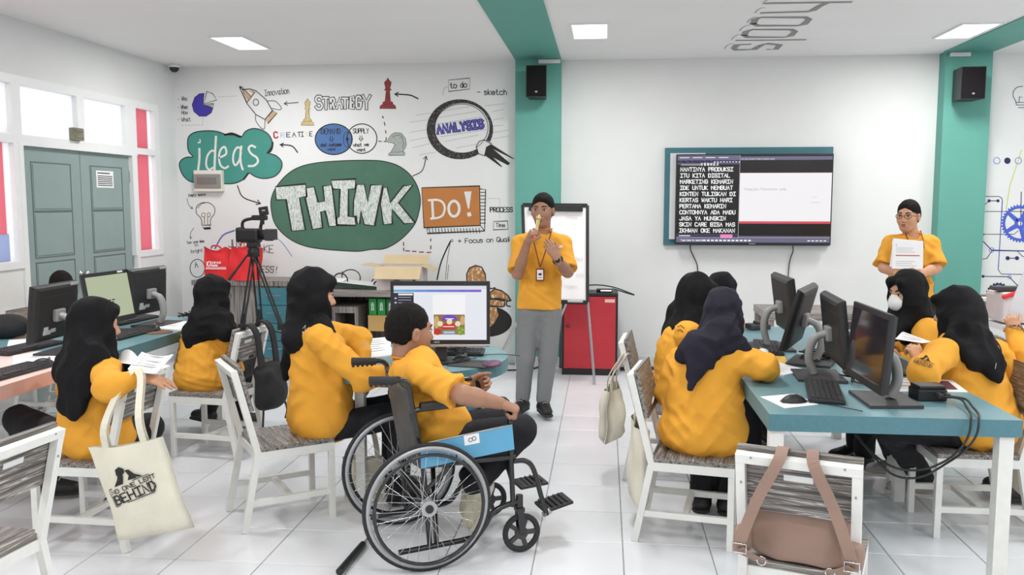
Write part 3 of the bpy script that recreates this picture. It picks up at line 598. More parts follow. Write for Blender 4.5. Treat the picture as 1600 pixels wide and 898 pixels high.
paint('painted_shape', TAN, 1, [nut1, nut2, nut3, shaft]); paint('painted_outline', INK, 2, lines=[(nut1, 1.8), (nut2, 1.8, 'c'), (nut3, 1.8, 'c'), (N5([(1230, 685), (1185, 700), (1190, 740), (1225, 750)]), 2, 's'), (N5([(960, 500), (1010, 555), (1060, 548)]), 1.8, 's')])
# light bulb and blue arc
B3 = cr(270, 290, 4.316)
paint('painted_outline', INK, 0, lines=[(B3([(198, 268), (190, 220), (160, 185), (162, 140), (200, 115), (250, 118), (282, 150), (280, 190), (256, 225), (255, 268)]), 1.1, 's'), (B3([(198, 268), (255, 265), (252, 280), (205, 285)]), 1, 'c'), (B3([(215, 290), (252, 288)]), 3)])
paint('painted_outline', mat('ochre_line_paint', s2l(150, 120, 60), .7), 0, lines=[(B3([(214, 262), (212, 215), (195, 205), (200, 185), (218, 190), (214, 215)]), 1.2, 's'), (B3([(235, 262), (236, 215), (252, 205), (250, 185), (234, 188), (236, 215)]), 1.2, 's'), (B3([(168, 150), (195, 122), (215, 118)]), 1.2, 's')])
BLP = mat('blue_line_paint', s2l(96, 106, 176), .7)
paint('painted_outline', BLP, 0, lines=[([(336, 388), (348, 368), (366, 360)], 2.4, 's'), ([(425, 368), (440, 378), (456, 400)], 1, 's'), ([(410, 440), (440, 438)], 1)])
# ---- right mural
WC = lambda P: [(1340+x/5.281, 300+y/5.281) for x, y in P]
NAVY = mat('navy_line_paint', s2l(44, 36, 92), .7); BLU = mat('royal_blue_paint', s2l(72, 96, 200), .7, var=.05)
K = []
for P, w_ in (([(1045, 36), (1165, 36), (1190, 50), (1195, 75), (1160, 640), (1185, 675), (1420, 680)], 1.0), ([(1085, 72), (1158, 72)], 1.2), ([(1085, 72), (1042, 110)], 1.1), ([(1040, 160), (1420, 160)], .9), ([(1035, 348), (1290, 348), (1325, 318)], .9), ([(1030, 400), (1105, 478), (1420, 488)], 1.4), ([(1105, 490), (1065, 548), (1020, 552)], 1), ([(1320, 488), (1360, 530), (1420, 540)], .9), ([(1240, 545), (1315, 545)], 1.2), ([(1035, 695), (1250, 698), (1325, 775), (1420, 778)], 1.1), ([(1350, 0), (1345, 290)], 1.1)): K.append((WC(P), w_))
paint('painted_circuit', NAVY, 0, lines=K)
paint('painted_circuit', BLU, 0, lines=[(WC([(1105, 482), (1420, 486)]), 1.6), (WC([(1192, 75), (1160, 640)]), .8)])
paint('painted_circuit', NAVY, 1, [WC(ellp(x, y, r, r, 14)) for x, y, r in ((1085, 72, 13), (1158, 72, 13), (1035, 348, 11), (1238, 545, 17), (1315, 545, 17), (1035, 695, 12), (1327, 775, 13))]+[ellp(1574, 251, 5, 5, 16)])
paint('painted_circuit', BLU, 1, lines=[(ellp(1557.5, 251, 5, 5, 16), .8, 'c'), (ellp(1591, 251, 5, 5, 16), .8, 'c'), (WC(ellp(1105, 478, 20, 20, 14)), .8, 'c'), (WC(ellp(1253, 700, 14, 14, 12)), .7, 'c')])
paint('painted_circuit', mat('lime_line_paint', s2l(206, 214, 130), .7), 0, lines=[([(1596, 235), (1578, 290), (1572, 327)], 1.6), ([(1572, 330), (1612, 330)], 1.6)])
def gear(cx, cy, r, teeth, m_, lay=1, hole=.62, spokes=4, a_=0):
    d_ = WD(); d_.t = .0008; n = teeth*4
    ro = [r*(1.0 if (i % 4) in (0, 1) else .91) for i in range(n)]
    pt = lambda i, q: (cx+q*math.cos(2*PI*i/n), cy+q*math.sin(2*PI*i/n))
    for i in range(n): d_.poly([pt(i, ro[i]), pt(i, r*.78), pt(i+1, r*.78), pt(i+1, ro[(i+1) % n])], lay)
    for k in range(spokes):
        a = a_+2*PI*k/spokes; ca, sa = math.cos(a), math.sin(a); L = [(cx+ca*q-sa*w_, cy+sa*q+ca*w_) for q, w_ in ((r*.18, -r*.13), (r*.82, -r*.09), (r*.82, r*.09), (r*.18, r*.13))]
        d_.poly(L, lay)
    for i in range(20):
        p2 = lambda j, q: (cx+q*math.cos(2*PI*j/20), cy+q*math.sin(2*PI*j/20)); d_.poly([p2(i, r*.3), p2(i, r*.12), p2(i+1, r*.12), p2(i+1, r*.3)], lay)
    d_.build('painted_gear', m_, wb)
gear(1560, 461, 20, 22, NAVY, spokes=4, a_=.55); gear(1594, 349, 30, 36, BLU, spokes=5, a_=.1)
paint('painted_outline', NAVY, 0, lines=[([(1588, 163), (1587, 158), (1583, 150), (1584, 142), (1590, 136), (1598, 135)], 1, 's'), ([(1587, 160), (1602, 160)], 1), ([(1588, 164), (1602, 164)], 1), ([(1591, 168), (1600, 168)], 1), ([(1592, 159), (1593, 151), (1597, 152)], .8)])
# ================================================================ FIXTURES ON THE BACK WALL
def print_on(o_, u, v, n_, m, parent, fn, name='printed_text', t=.0006):
    d_ = Draw(o_, u, v, n_); d_.t = t; fn(d_); return d_.build(name, m, parent)
# television and its boards
a = aty(1039, 231, 8.38); b = aty(1296, 384, 8.38)
m = MB(); m.b2((a[0], 8.36, b[2]), (b[0], YB-.002, a[2]), bev=.003); o = m.build('television_board', M['teal_board']); tag(o, 'flat teal board on the wall behind the television', 'board')
q = aty(1048, 239, 8.3); q2 = aty(1100, 374, 8.3)
m = MB(); m.b2((q[0], 8.33, q2[2]), (q2[0], 8.36, q[2])); m.build('grey_panel', M['skirt'], o)
ta, tb_ = aty(1057, 241, 8.27), aty(1298, 383, 8.27); TX0, TX1, TZ0, TZ1 = ta[0], tb_[0], tb_[2], ta[2]; TW, TH2 = TX1-TX0, TZ1-TZ0
tv = thing('television', 'large flat television on the back wall showing captions beside a slide', 'television', ((TX0+TX1)/2, 8.3, TZ0))
m = MB(); m.b2((-TW/2, -.03, 0), (TW/2, .02, TH2), bev=.006); m.build('casing', M['black'], tv)
m = MB(); m.b2((-TW*.3, .02, TH2*.2), (TW*.3, .06, TH2*.75), bev=.006); m.build('wall_mount', M['dkgrey'], tv)
S = lambda: Draw((-TW/2+.012, -.031, .022), (TW-.024, 0, 0), (0, 0, TH2-.034), (0, -1, 0))   # unit square screen
def scr(lay, m, polys): 
    for x0, y0, x1, y1 in polys:
        d_ = S(); d_.t = .0004; d_.poly([(x0, y0), (x1, y0), (x1, y1), (x0, y1)], lay, raw=True); d_.build('display_area', m, tv)
E_ = emit
scr(0, E_('screen_black', s2l(20, 18, 22), 1), [(0, 0, 1, 1)])
scr(1, E_('screen_lilac', s2l(112, 108, 138), 1), [(0, .9, .405, 1), (.41, .945, 1, .985), (0, 0, 1, .05), (.41, .055, 1, .075)])
scr(1, E_('screen_slate', s2l(62, 58, 84), 1), [(0, .05, .405, .1), (.0, .91, .405, .945)])
scr(1, E_('screen_white', s2l(252, 250, 252), 1), [(.41, .245, 1, .8), (.415, .945, .63, .965)])
scr(2, E_('screen_red', s2l(226, 84, 96), 1), [(.41, .218, 1, .245), (.41, .797, 1, .8)])
scr(2, E_('screen_pink', s2l(255, 140, 200), 1), [(.29, .052, .37, .092)])
scr(2, E_('screen_grey', s2l(150, 150, 150), 1), [(.022, .885, .155, .905)])
d = Draw((-TW/2+.012, -.031, .022), (1, 0, 0), (0, 0, 1), (0, -1, 0)); d.t = .0004; sw, sh = TW-.024, TH2-.034
rows = ['NANTINYA PRODUKSI', 'ITU KITA DIGITAL', 'MARKETING KEMARIN', 'IDE UNTUK MEMBUAT', 'KONTEN TULISKAN DI', 'KERTAS WAKTU HARI', 'PERTAMA KEMARIN', 'CONTOHNYA ADA MADU', 'JASA YA MUNGKIN', 'SKIN CARE BISA MAS', 'IKHWAN OKE MAKANAN']
for i, r_ in enumerate(rows):
    cap = .034; cw = sw*.0205; x = .02*sw
    for ch in r_:
        if ch != ' ': d.text(ch, x, sh*(.82-i*.0705), cap, .0073, lay=2, wx=.70*cw*6/4/cap*1.06)
        x += cw
x = sw*.155
for ch in 'NGGMEN': d.text(ch, x, sh*.885, .022, .006, lay=2, wx=.8); x += cw
for k in range(9): d.line([V(sw*(.24+k*.02)*1, sh*.925), V(sw*(.246+k*.02), sh*.925)], .008, 2, raw=True)
for k in range(4): d.line([V(sw*(.015+k*.085), sh*.975), V(sw*(.075+k*.085), sh*.975)], .006, 2, raw=True)
for k in range(12): d.line([V(sw*(.18+k*.027), sh*.022), V(sw*(.19+k*.027), sh*.022)], .014, 2, raw=True)
for k in range(5): d.line([V(sw*(.86+k*.026), sh*.022), V(sw*(.872+k*.026), sh*.022)], .009, 2, raw=True)
d.text('Type here to search', sw*.03, sh*.015, .014, .003, lay=2); d.line([V(sw*.02, sh*.075), V(sw*.09, sh*.075)], .008, 2, raw=True); d.line([V(0, sh*.055), V(sw, sh*.055)], .002, 2, raw=True); d.line([V(sw*.407, 0.05*sh), V(sw*.407, sh)], .002, 2, raw=True)
d.build('display_text', E_('text_white', (1, 1, 1), 1), tv)
d = Draw((-TW/2+.012, -.031, .022), (1, 0, 0), (0, 0, 1), (0, -1, 0)); d.t = .0004
d.text('Pengajuan Permohonan anda', sw*.44, sh*.60, .022, .0035, lay=3, wx=.9); d.line([V(sw*.88, sh*.52), V(sw*.91, sh*.52)], .004, 3, raw=True); d.line([V(sw*.87, sh*.46), V(sw*.93, sh*.46)], .004, 3, raw=True)
d.build('display_text', E_('text_faint', s2l(206, 206, 210), 1), tv)
m = MB(); m.b2((-.03, -.032, .006), (.03, -.03, .014)); m.build('badge', M['silver'], tv)
for (x0, y0, x1, y1, lb) in ((1078, 382, 1090, 421, 'left thin black cable hanging below the television'), (1238, 384, 1232, 424, 'right thin black cable hanging below the television')):
    p = [aty(x0, y0-6, 8.36), aty(x0+1, y0+8, 8.38), aty((x0+x1)/2, (y0+y1)/2, 8.385), aty(x1, y1, 8.385), aty(x1-2, y1+60, 8.385), aty(x1, 566, 8.38)]
    tag(MB().tube(smooth_line(p, 4), .005, 6).build('television_cable', M['black']), lb, 'cable')
# loudspeakers
def speaker(x0, y0, x1, y1, lb):
    a, b = aty(x0, y0, 7.98), aty(x1, y1, 7.98); w_, h_ = b[0]-a[0], a[2]-b[2]
    t = thing('wall_loudspeaker', lb, 'loudspeaker', ((a[0]+b[0])/2, 8.25, b[2]), 0, 'wall loudspeakers')
    m = MB(); pl_ = [(-w_/2, -.27), (w_/2, -.27), (w_/2*.82, -.04), (-w_/2*.82, -.04)]; m.prism(pl_, h_); m.build('cabinet', M['black'], t)
    m = MB(); m.box((0, -.274, h_/2), (w_*.94, .01, h_*.96), bev=.004); m.build('grille', mat('speaker_mesh', s2l(28, 26, 28), .9, spec=.1, var=.35, vscale=300, bump=.3, bscale=400), t)
    m = MB(); m.box((0, -.281, h_*.16), (.02, .004, .015)); m.build('badge', M['silver'], t)
    m = MB(); m.box((0, -.02, h_/2), (.08, .04, .12), bev=.004); m.build('bracket', M['dkgrey'], t)
speaker(822, 102, 854, 151, 'black wall loudspeaker on the centre teal column'); speaker(1503, 104, 1539, 154, 'black wall loudspeaker on the right teal column')
# breaker panel
a, b = aty(302, 266, 8.34), aty(347, 299, 8.34)
bx = thing('breaker_panel', 'white electrical breaker panel with grey cover over the painted cloud', 'breaker panel', ((a[0]+b[0])/2, YB, b[2])); w_, h_ = b[0]-a[0], a[2]-b[2]
m = MB(); m.b2((-w_/2, -.06, 0), (w_/2, 0, h_), bev=.005); m.build('housing', mat('ivory_plastic', s2l(226, 224, 212), .4), bx)
m = MB(); m.b2((-w_/2+.008, -.072, h_*.16), (w_/2-.008, -.058, h_*.82), bev=.006); dd = m.build('door', mat('smoked_plastic', s2l(140, 138, 134), .3), bx)
m = MB(); m.b2((-w_*.36, -.075, h_*.34), (w_*.33, -.071, h_*.66)); m.build('window', mat('smoked_window', s2l(120, 118, 114), .25), dd)
# flip chart
fc = thing('flip_chart', 'flip chart easel with white pad and black frame behind the speaking man', 'flip chart', (-.55, 7.55, 0))
L = lambda p: tuple(np.array(p)-V(-.55, 7.55, 0))
TL, TR, BL, BR = (aty(817, 320, 7.62), aty(918, 321, 7.62), aty(822, 470, 7.52), aty(918, 472, 7.52))
P = lambda u, v, off=0: V(*(TL*(1-u)*(1-v)+TR*u*(1-v)+BL*(1-u)*v+BR*u*v))+V(0, -off, 0)
m = MB(); m.add([L(P(u, v, o_)) for o_ in (.0, .02) for u, v in ((0, 0), (1, 0), (1, 1), (0, 1))], [(0, 1, 2, 3), (7, 6, 5, 4), (0, 4, 5, 1), (1, 5, 6, 2), (2, 6, 7, 3), (3, 7, 4, 0)]); m.build('board', M['paper'], fc)
m = MB()
for q, r_ in (((0, 0), (1, 0)), ((1, 0), (1, 1)), ((1, 1), (0, 1)), ((0, 1), (0, 0))): m.bar(L(P(*q, .012)), L(P(*r_, .012)), .028, .035)
m.build('frame', M['black'], fc)
m = MB(); m.bar(L(P(.1, .03, .04)), L(P(.93, .03, .04)), .03, .055, bev=.005); m.build('pad_clamp', M['black'], fc)
m = MB(); m.bar(L(P(.68, .985, .05)), L(P(.93, .985, .05)), .05, .02, bev=.006); m.build('pen_tray', M['silver'], fc)
pd_ = MB(); pd_.add([L(P(u, v, o_)) for o_ in (.021, .024) for u, v in ((.06, .06), (.95, .06), (.96, .97), (.05, .97))], [(0, 1, 2, 3), (7, 6, 5, 4), (0, 4, 5, 1), (1, 5, 6, 2), (2, 6, 7, 3), (3, 7, 4, 0)]); pd_.build('paper_pad', M['paper'], fc)
d = Draw(L(P(0, 1, .026)), (1, 0, 0), (0, .1/.87, 1), (0, -1, 0)); 
for s_, x, y in (('name', .35, .72), ('idea', .42, .36), ('ask', .44, .22), ('happy', .34, .12)): d.text(s_, x, y, .03, .003)
d.build('faint_writing', mat('faint_pink_ink', s2l(224, 208, 214), .8), fc)
for (p, q) in ((P(1, .98, -.02), atz(929, 601, 0)), (P(.05, .98, -.02), V(-1.02, 7.5, 0)), (P(.7, .95, -.04), V(-.6, 8.1, 0))):
    m = MB(); m.tube([L(p), L(q+V(0, 0, .01))], .012, 8); m.build('leg', M['silver'], fc)
# red cabinet
rc = thing('red_cabinet', 'low red door cabinet with black edges behind the flip chart', 'cabinet', (-.12, 8.05, 0)); x0, x1 = aty(878, 500, 7.87)[0]+.12, aty(965.5, 500, 7.87)[0]+.12
m = MB(); m.b2((x0, -.16, 0), (x0+.02, .18, .75)); m.b2((x1-.02, -.16, 0), (x1, .18, .75)); m.b2((x0, -.16, .735), (x1, .18, .76)); m.b2((x0, -.15, 0), (x1, .18, .06)); m.b2((x0, .16, 0), (x1, .18, .75)); m.build('body', M['black'], rc)
m = MB(); m.b2((x0+.02, -.178, .065), (x1-.02, -.16, .73), bev=.003); dr = m.build('door', M['red_cab'], rc)
m = MB(); m.tube([(x0+.045, -.18, .46), (x0+.045, -.2, .455), (x0+.075, -.205, .46)], .008, 6); m.build('door_handle', M['dkgrey'], dr)
m = MB(); m.b2((x1-.12, -.1795, .68), (x1-.03, -.178, .71)); m.build('label_sticker', mat('pale_sticker', s2l(228, 190, 184), .7), dr)
m = MB(); m.b2((-.33, -.03, 0), (-.12, .08, .04), bev=.01); m.b2((-.05, -.02, 0), (.1, .04, .03), bev=.01); m.tube(smooth_line([(-.25, 0, .05), (-.05, -.05, .07), (.1, -.03, .05), (.22, -.02, .01), (.30, -.04, -.02), (.24, 0, -.01), (.1, .02, .03)], 4), .006, 6)
o = m.build('power_adaptor', M['black'], None, (-.02, 8.03, .76)); tag(o, 'tangled black adaptor and cables on top of the red cabinet', 'adaptor')
m = MB(); m.cyl((0, 0, 0), (.1, 0, 0), .013, 12); tag(m.build('audio_plug', M['silver'], None, (-.03, 7.96, .775)), 'silver plug lying on the red cabinet', 'plug')
# cable runs along the wall foot
tag(MB().tube(smooth_line([atz(775, 577, .01), atz(800, 578, .01), atz(835, 575, .01), atz(858, 566, .01), V(-.4, 8.2, .01)], 5), .008, 6).build('floor_cable', M['black']), 'black cable on the floor behind the standing speaker', 'cable')
pc_ = MB(); pc_.tube(smooth_line([V(.16, 8.2, .015), V(.5, 8.22, .02), V(.9, 8.26, .01), V(1.4, 8.25, .01)], 4), .01, 6); pc_.tube(smooth_line([V(.16, 8.14, .01), V(.5, 8.18, .012), V(.9, 8.2, .01), V(1.4, 8.2, .01)], 4), .008, 6); pc_.b2((.2, 8.14, 0), (.42, 8.3, .05), bev=.01); pc_.ell((.3, 8.1, .05), (.09, .05, .06))
tag(pc_.build('cable_bundle', M['black']), 'black cables and power box on the floor right of the red cabinet', 'cable')
# ---------------------------------------------------------------- cabinets along the mural
cx0, cx1 = aty(303, 500, 7.95)[0], aty(500, 500, 7.95)[0]; W_ = cx1-cx0
dc = thing('drawer_cabinet', 'striped wooden cabinet with four teal drawers below the camcorder', 'cabinet', ((cx0+cx1)/2, 8.17, 0))
m = MB(); m.b2((-W_/2, -.2, .05), (W_/2, .22, .79)); m.b2((-W_/2+.02, -.18, 0), (W_/2-.02, .2, .05)); m.build('body', M['stripe_v'], dc)
m = MB(); m.b2((-W_/2-.01, -.23, .79), (W_/2+.01, .22, .84), bev=.003); m.build('top', M['stripe_v'], dc)
dx0, dx1 = aty(403, 500, 7.95)[0]-(cx0+cx1)/2, aty(470, 500, 7.95)[0]-(cx0+cx1)/2
for k in range(4):
    z0 = .09+k*.172; m = MB(); m.b2((dx0, -.222, z0), (dx1, -.2, z0+.166), bev=.003); dw = m.build('drawer', M['teal_drawer'], dc)
    m = MB(); m.b2((dx0+.1, -.245, z0+.09), (dx0+.24, -.235, z0+.1)); m.b2((dx0+.105, -.236, z0+.09), (dx0+.112, -.22, z0+.1)); m.b2((dx0+.228, -.236, z0+.09), (dx0+.235, -.22, z0+.1)); m.build('drawer_handle', M['silver'], dw)
ex0, ex1 = aty(505, 500, 7.75)[0], aty(668, 500, 7.75)[0]; W2 = ex1-ex0
dk = thing('wooden_desk', 'striped wooden desk with open niche behind the working group', 'desk', ((ex0+ex1)/2, 8.05, 0))
m = MB(); m.b2((-W2/2, -.32, .72), (W2/2, .34, .77), bev=.003); m.build('desktop', M['stripe_h'], dk)
m = MB(); m.b2((-W2/2+.02, .28, 0), (W2/2-.02, .3, .72)); m.build('back_panel', M['stripe_v'], dk)
for x in (-W2/2+.02, W2/2-.045):
    m = MB(); m.b2((x, -.28, 0), (x+.025, .28, .72)); m.build('side_panel', M['stripe_v'], dk)
m = MB(); m.b2((-W2/2+.06, -.26, .04), (-W2/2+.32, .26, .06)); m.b2((-W2/2+.06, -.26, .56), (-W2/2+.32, .26, .62)); m.b2((-W2/2+.06, -.26, 0), (-W2/2+.1, .26, .6)); m.b2((-W2/2+.29, -.26, 0), (-W2/2+.32, .26, .6)); m.build('drawer_pedestal', M['stripe_v'], dk)
m = MB(); m.b2((-W2/2+.1, .1, .06), (-W2/2+.29, .12, .56)); m.build('inner_panel', M['dark_in'], dk)
m = MB(); m.b2((-W2/2+.34, -.1, .37), (W2/2-.06, .26, .39)); m.build('shelf', M['stripe_h'], dk)
# items on them
def bag_red(x0, y0, x1, y1, ybk, lb, skew, prn):
    a, b = aty(x0, y0, ybk), aty(x1, y1, ybk); w_, h_ = b[0]-a[0], a[2]-.84
    t = thing('red_shopping_bag', lb, 'bag', ((a[0]+b[0])/2, ybk, .84), 0, 'red bags on the cabinet')
    m = MB(); n = 9; vs = []; fs = []
    for s_ in (-1, 1):
        for j in range(n+1):
            for i in range(n+1):
                u, v = i/n, j/n; y = s_*(.07*(1-v*.75)*(math.sin(PI*min(max(u, .02), .98))**.4)+.002)+.012*math.sin(u*9+j)*v
                vs.append(((u-.5)*w_*(1+.06*v)+skew*v*h_, y, h_*v*(1-.12*abs(math.sin(u*4+skew*6))*v)))
    for s_ in range(2):
        for j in range(n):
            for i in range(n):
                k = s_*(n+1)**2+j*(n+1)+i; q = [k, k+1, k+n+2, k+n+1]; fs.append(q if s_ == 0 else q[::-1])
    for j in range(n):
        for i in (0, n):
            k = j*(n+1)+i; k2 = k+(n+1)**2; q = [k, k2, k2+n+1, k+n+1]; fs.append(q[::-1] if i else q)
    m.smooth = True; m.add(vs, fs); m.build('bag_body', M['red_bag'], t)
    h2 = MB(); h2.tube(smooth_line([(-w_*.2+skew*h_, -.03, h_*.95), (-w_*.1+skew*h_, -.05, h_*1.03), (w_*.1+skew*h_, -.05, h_*1.03), (w_*.2+skew*h_, -.03, h_*.95)], 4), .008, 6); h2.build('handle', M['red_bag'], t)
    if prn:
        d_ = Draw((-w_*.33, -.085, h_*.32), (1, 0, 0), (0, .25, 1), (0, -1, 0))
        d_.text('10', 0, .035, .04, .007, wx=1); d_.text('YEAR SAFE', .05, .058, .016, .0035, wx=.8); d_.text('Hospital', .05, .033, .016, .0035, wx=.8); d_.line([V(0, .022), V(.2, .022)], .004, raw=True); d_.line([V(0, .008), V(.2, .008)], .008, raw=True); d_.build('printed_text', M['paper'], t)
bag_red(320, 385, 362, 441, 8.05, 'red shopping bag with white print, left one on the drawer cabinet', .0, True); bag_red(356, 380, 405, 441, 8.0, 'plain red shopping bag behind the tripod on the drawer cabinet', .12, False)
m = MB(); m.add([tuple(V(*p)-V(-2.7, 8.1, .84)) for p in ((-3.0, 7.96, .842), (-2.45, 7.95, .842), (-2.5, 8.25, .842), (-2.85, 8.2, .842), (-3.0, 7.96, .846), (-2.45, 7.95, .85), (-2.5, 8.25, .846), (-2.85, 8.2, .846))], [(3, 2, 1, 0), (4, 5, 6, 7), (0, 1, 5, 4), (1, 2, 6, 5), (2, 3, 7, 6), (3, 0, 4, 7)])
tag(m.build('paper_sheets', M['paper'], None, (-2.7, 8.1, .84)), 'loose white sheets lying on the drawer cabinet right of the red bags', 'paper')
m = MB(); c_ = aty(560, 446, 8.05); m.box((0, 0, .02), (.62, .3, .022), R=Matrix.Rotation(.10, 3, 'Y'), bev=.004); wbd = m.build('whiteboard', M['white_paint'], None, (c_[0], 8.05, .795)); tag(wbd, 'small whiteboard with black cable handles lying on the wooden desk', 'whiteboard')
m = MB(); m.box((0, -.15, .008), (.63, .012, .04), R=Matrix.Rotation(.10, 3, 'Y')); m.build('edge_strip', mat('dark_green_strip', s2l(40, 62, 50), .5), wbd)
for x, r_, z in ((-.16, .07, .05), (.2, .035, .01)):
    m = MB(); m.tube([(x+r_*math.cos(t_), -.05, z+r_*math.sin(t_)) for t_ in np.linspace(-.1, PI+.2, 12)], .007, 6); m.build('cable_loop', M['black'], wbd)
# open carton
a = aty(598, 455, 7.9); b = aty(660, 434, 7.9); cw, chh = b[0]-a[0]+.05, .22
cb = thing('cardboard_carton', 'open cardboard carton with raised flaps on the wooden desk', 'carton', ((a[0]+b[0])/2-.02, 7.98, .77))
m = MB(); m.b2((-cw/2, -.13, 0), (cw/2, -.125, chh)); m.b2((-cw/2, .125, 0), (cw/2, .13, chh)); m.b2((-cw/2, -.13, 0), (-cw/2+.005, .13, chh)); m.b2((cw/2-.005, -.13, 0), (cw/2, .13, chh)); m.b2((-cw/2, -.13, 0), (cw/2, .13, .005)); m.build('box_body', M['card_w'], cb)
for c_, s_, ax, an in (((0, -.19, chh-.05), (cw, .14, .005), 'X', .9), ((0, .17, chh+.05), (cw, .12, .005), 'X', .8), ((-cw/2-.07, 0, chh+.01), (.15, .26, .005), 'Y', .12), ((cw/2+.05, 0, chh-.01), (.13, .26, .005), 'Y', .4)):
    m = MB(); m.box(c_, s_, R=Matrix.Rotation(an, 3, ax)); m.build('flap', M['card'], cb)
m = MB(); m.ell((-cw*.05, -.132, .07), (.05, .003, .03)); m.b2((cw*.3, -.134, .03), (cw*.36, -.13, .18)); m.build('printed_mark', mat('maroon_print', s2l(120, 40, 60), .6), cb)
# kraft box and three green packets on the shelf
kx = aty(597, 520, 7.86)
m = MB(); m.b2((-.12, -.09, 0), (.12, .09, .15), bev=.003); tag(m.build('kraft_box', mat('tan_card', s2l(196, 160, 98), .75), None, (kx[0], 7.9, .39)), 'tan cardboard box on the desk shelf under the green packets', 'box')
for k in range(3):
    m = MB(); m.b2((-.037, -.03, 0), (.037, .03, .155), bev=.003); g_ = m.build('green_packet', M['green'] if k < 2 else mat('dark_green_card', s2l(22, 92, 48), .5, var=.2, vscale=50), None, (kx[0]-.075+k*.082, 7.85, .54), .05*k-.05)
    tag(g_, ('leftmost of the three green packets on the tan box', 'middle one of the three green packets on the tan box', 'rightmost, darker of the three green packets on the tan box')[k], 'packet', 'green packets on the tan box')
    d_ = Draw((.012, -.0305, .045), (0, 0, 1), (-1, 0, 0), (0, -1, 0)); d_.text('ICON', 0, 0, .022, .005); d_.build('printed_text', M['paper'], g_)
# ---------------------------------------------------------------- tables
def table(name, lb, x0, y0, x1, y1, mt, me, legs=((0, 0), (1, 0), (0, 1), (1, 1)), h=.75, th=.07, frame=True, lgm=None):
    t = thing(name, lb, 'table', ((x0+x1)/2, (y0+y1)/2, 0)); w_, l_ = (x1-x0)/2, (y1-y0)/2
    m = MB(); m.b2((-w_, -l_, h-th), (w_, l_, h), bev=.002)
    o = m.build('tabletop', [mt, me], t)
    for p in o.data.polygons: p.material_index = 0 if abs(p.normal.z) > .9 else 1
    for i, j in legs:
        m = MB(); cx_, cy_ = (-w_+.035 if i == 0 else w_-.05), (-l_+.04 if j == 0 else l_-.04); m.b2((cx_-.028, cy_-.028, 0), (cx_+.028, cy_+.028, h-th), bev=.002); m.build('leg', lgm or M['chair_white'], t)
    return t
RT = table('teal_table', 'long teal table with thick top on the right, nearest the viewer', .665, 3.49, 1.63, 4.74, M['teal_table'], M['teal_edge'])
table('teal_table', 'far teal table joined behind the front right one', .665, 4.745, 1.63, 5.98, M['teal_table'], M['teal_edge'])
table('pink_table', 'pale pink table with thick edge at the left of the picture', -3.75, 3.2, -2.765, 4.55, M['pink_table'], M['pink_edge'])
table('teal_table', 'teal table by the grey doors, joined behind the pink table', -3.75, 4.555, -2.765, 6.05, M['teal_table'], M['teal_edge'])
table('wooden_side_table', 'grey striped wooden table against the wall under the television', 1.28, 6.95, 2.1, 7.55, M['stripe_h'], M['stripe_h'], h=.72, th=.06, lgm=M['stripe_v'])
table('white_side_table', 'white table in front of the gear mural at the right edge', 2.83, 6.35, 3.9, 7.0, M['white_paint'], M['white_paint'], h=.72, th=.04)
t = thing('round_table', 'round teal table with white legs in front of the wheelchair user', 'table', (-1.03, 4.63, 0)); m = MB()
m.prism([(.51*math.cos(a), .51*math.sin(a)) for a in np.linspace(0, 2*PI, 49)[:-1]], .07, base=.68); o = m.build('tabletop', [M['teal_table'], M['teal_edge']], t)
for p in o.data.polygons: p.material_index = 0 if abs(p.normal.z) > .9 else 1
for x, y in ((-.23, -.3), (.36, .02), (-.2, .3), (.1, .35)):
    m = MB(); m.b2((x-.025, y-.025, 0), (x+.025, y+.025, .68), bev=.002); m.build('leg', M['chair_white'], t)
# ---------------------------------------------------------------- chairs
def make_chair(lb):
    t = thing('wooden_chair', lb, 'chair', group='white chairs with striped seats'); W = M['chair_white']; hx = .17
    m = MB(); m.b2((-.19, -.19, .392), (.19, .19, .415), bev=.002); m.build('seat', M['stripe'], t)
    m = MB()
    for q in (((-.19, .155, .35), (.19, .19, .392)), ((-.19, -.2, .35), (.19, -.165, .392)), ((-.19, -.19, .35), (-.155, .19, .392)), ((.155, -.19, .35), (.19, .19, .392))): m.b2(*q, bev=.002)
    m.build('seat_frame', W, t)
    for s_ in (-1, 1):
        m = MB(); m.b2((s_*.175-.015, .16, 0), (s_*.175+.015, .19, .35), bev=.002); m.build('leg', W, t)
        m = MB(); m.bar((s_*.175, -.262, 0), (s_*.175, -.188, .385), .03, .032, bev=.002); m.build('leg', W, t)
        m = MB(); m.bar((s_*.175, -.188, .38), (s_*.175, -.292, .80), .03, .032, bev=.002); m.build('back_post', W, t)
        m = MB(); m.bar((s_*.1725, -.232, .14), (s_*.1725, .172, .14), .025, .03, bev=.002); m.build('stretcher', W, t)
    m = MB(); m.bar((-.155, -.03, .14), (.155, -.03, .14), .03, .025, up=(0, 0, 1), bev=.002); m.build('stretcher', W, t)
    m = MB(); m.bar((-.19, -.291, .785), (.19, -.291, .785), .03, .032, up=(0, -.24, 1), bev=.002); m.build('top_rail', W, t)
    ry = lambda z: -.188-(z-.38)*.104/.42
    R_ = Matrix.Rotation(.2427, 3, 'X')
    m = MB(); m.box((0, ry(.705)+.029, .708), (.38, .02, .23), R=R_, bev=.002); m.build('backrest', M['stripe'], t)
    m = MB(); m.box((.0, ry(.725)+.0175, .725), (.09, .002, .022), R=R_, bev=.0005); m.build('label_plate', M['white_paint'], t)
    m = MB()
    for x, z in ((-.14, .79), (.14, .79), (-.1725, .7), (.1725, .7)):
        y = ry(z)-.018; m.cyl((x, y+.002, z), (x, y-.0015, z), .004, 8)
    tag(m.build('screw', M['grey'], t), kind='stuff'); return t
CH = {}
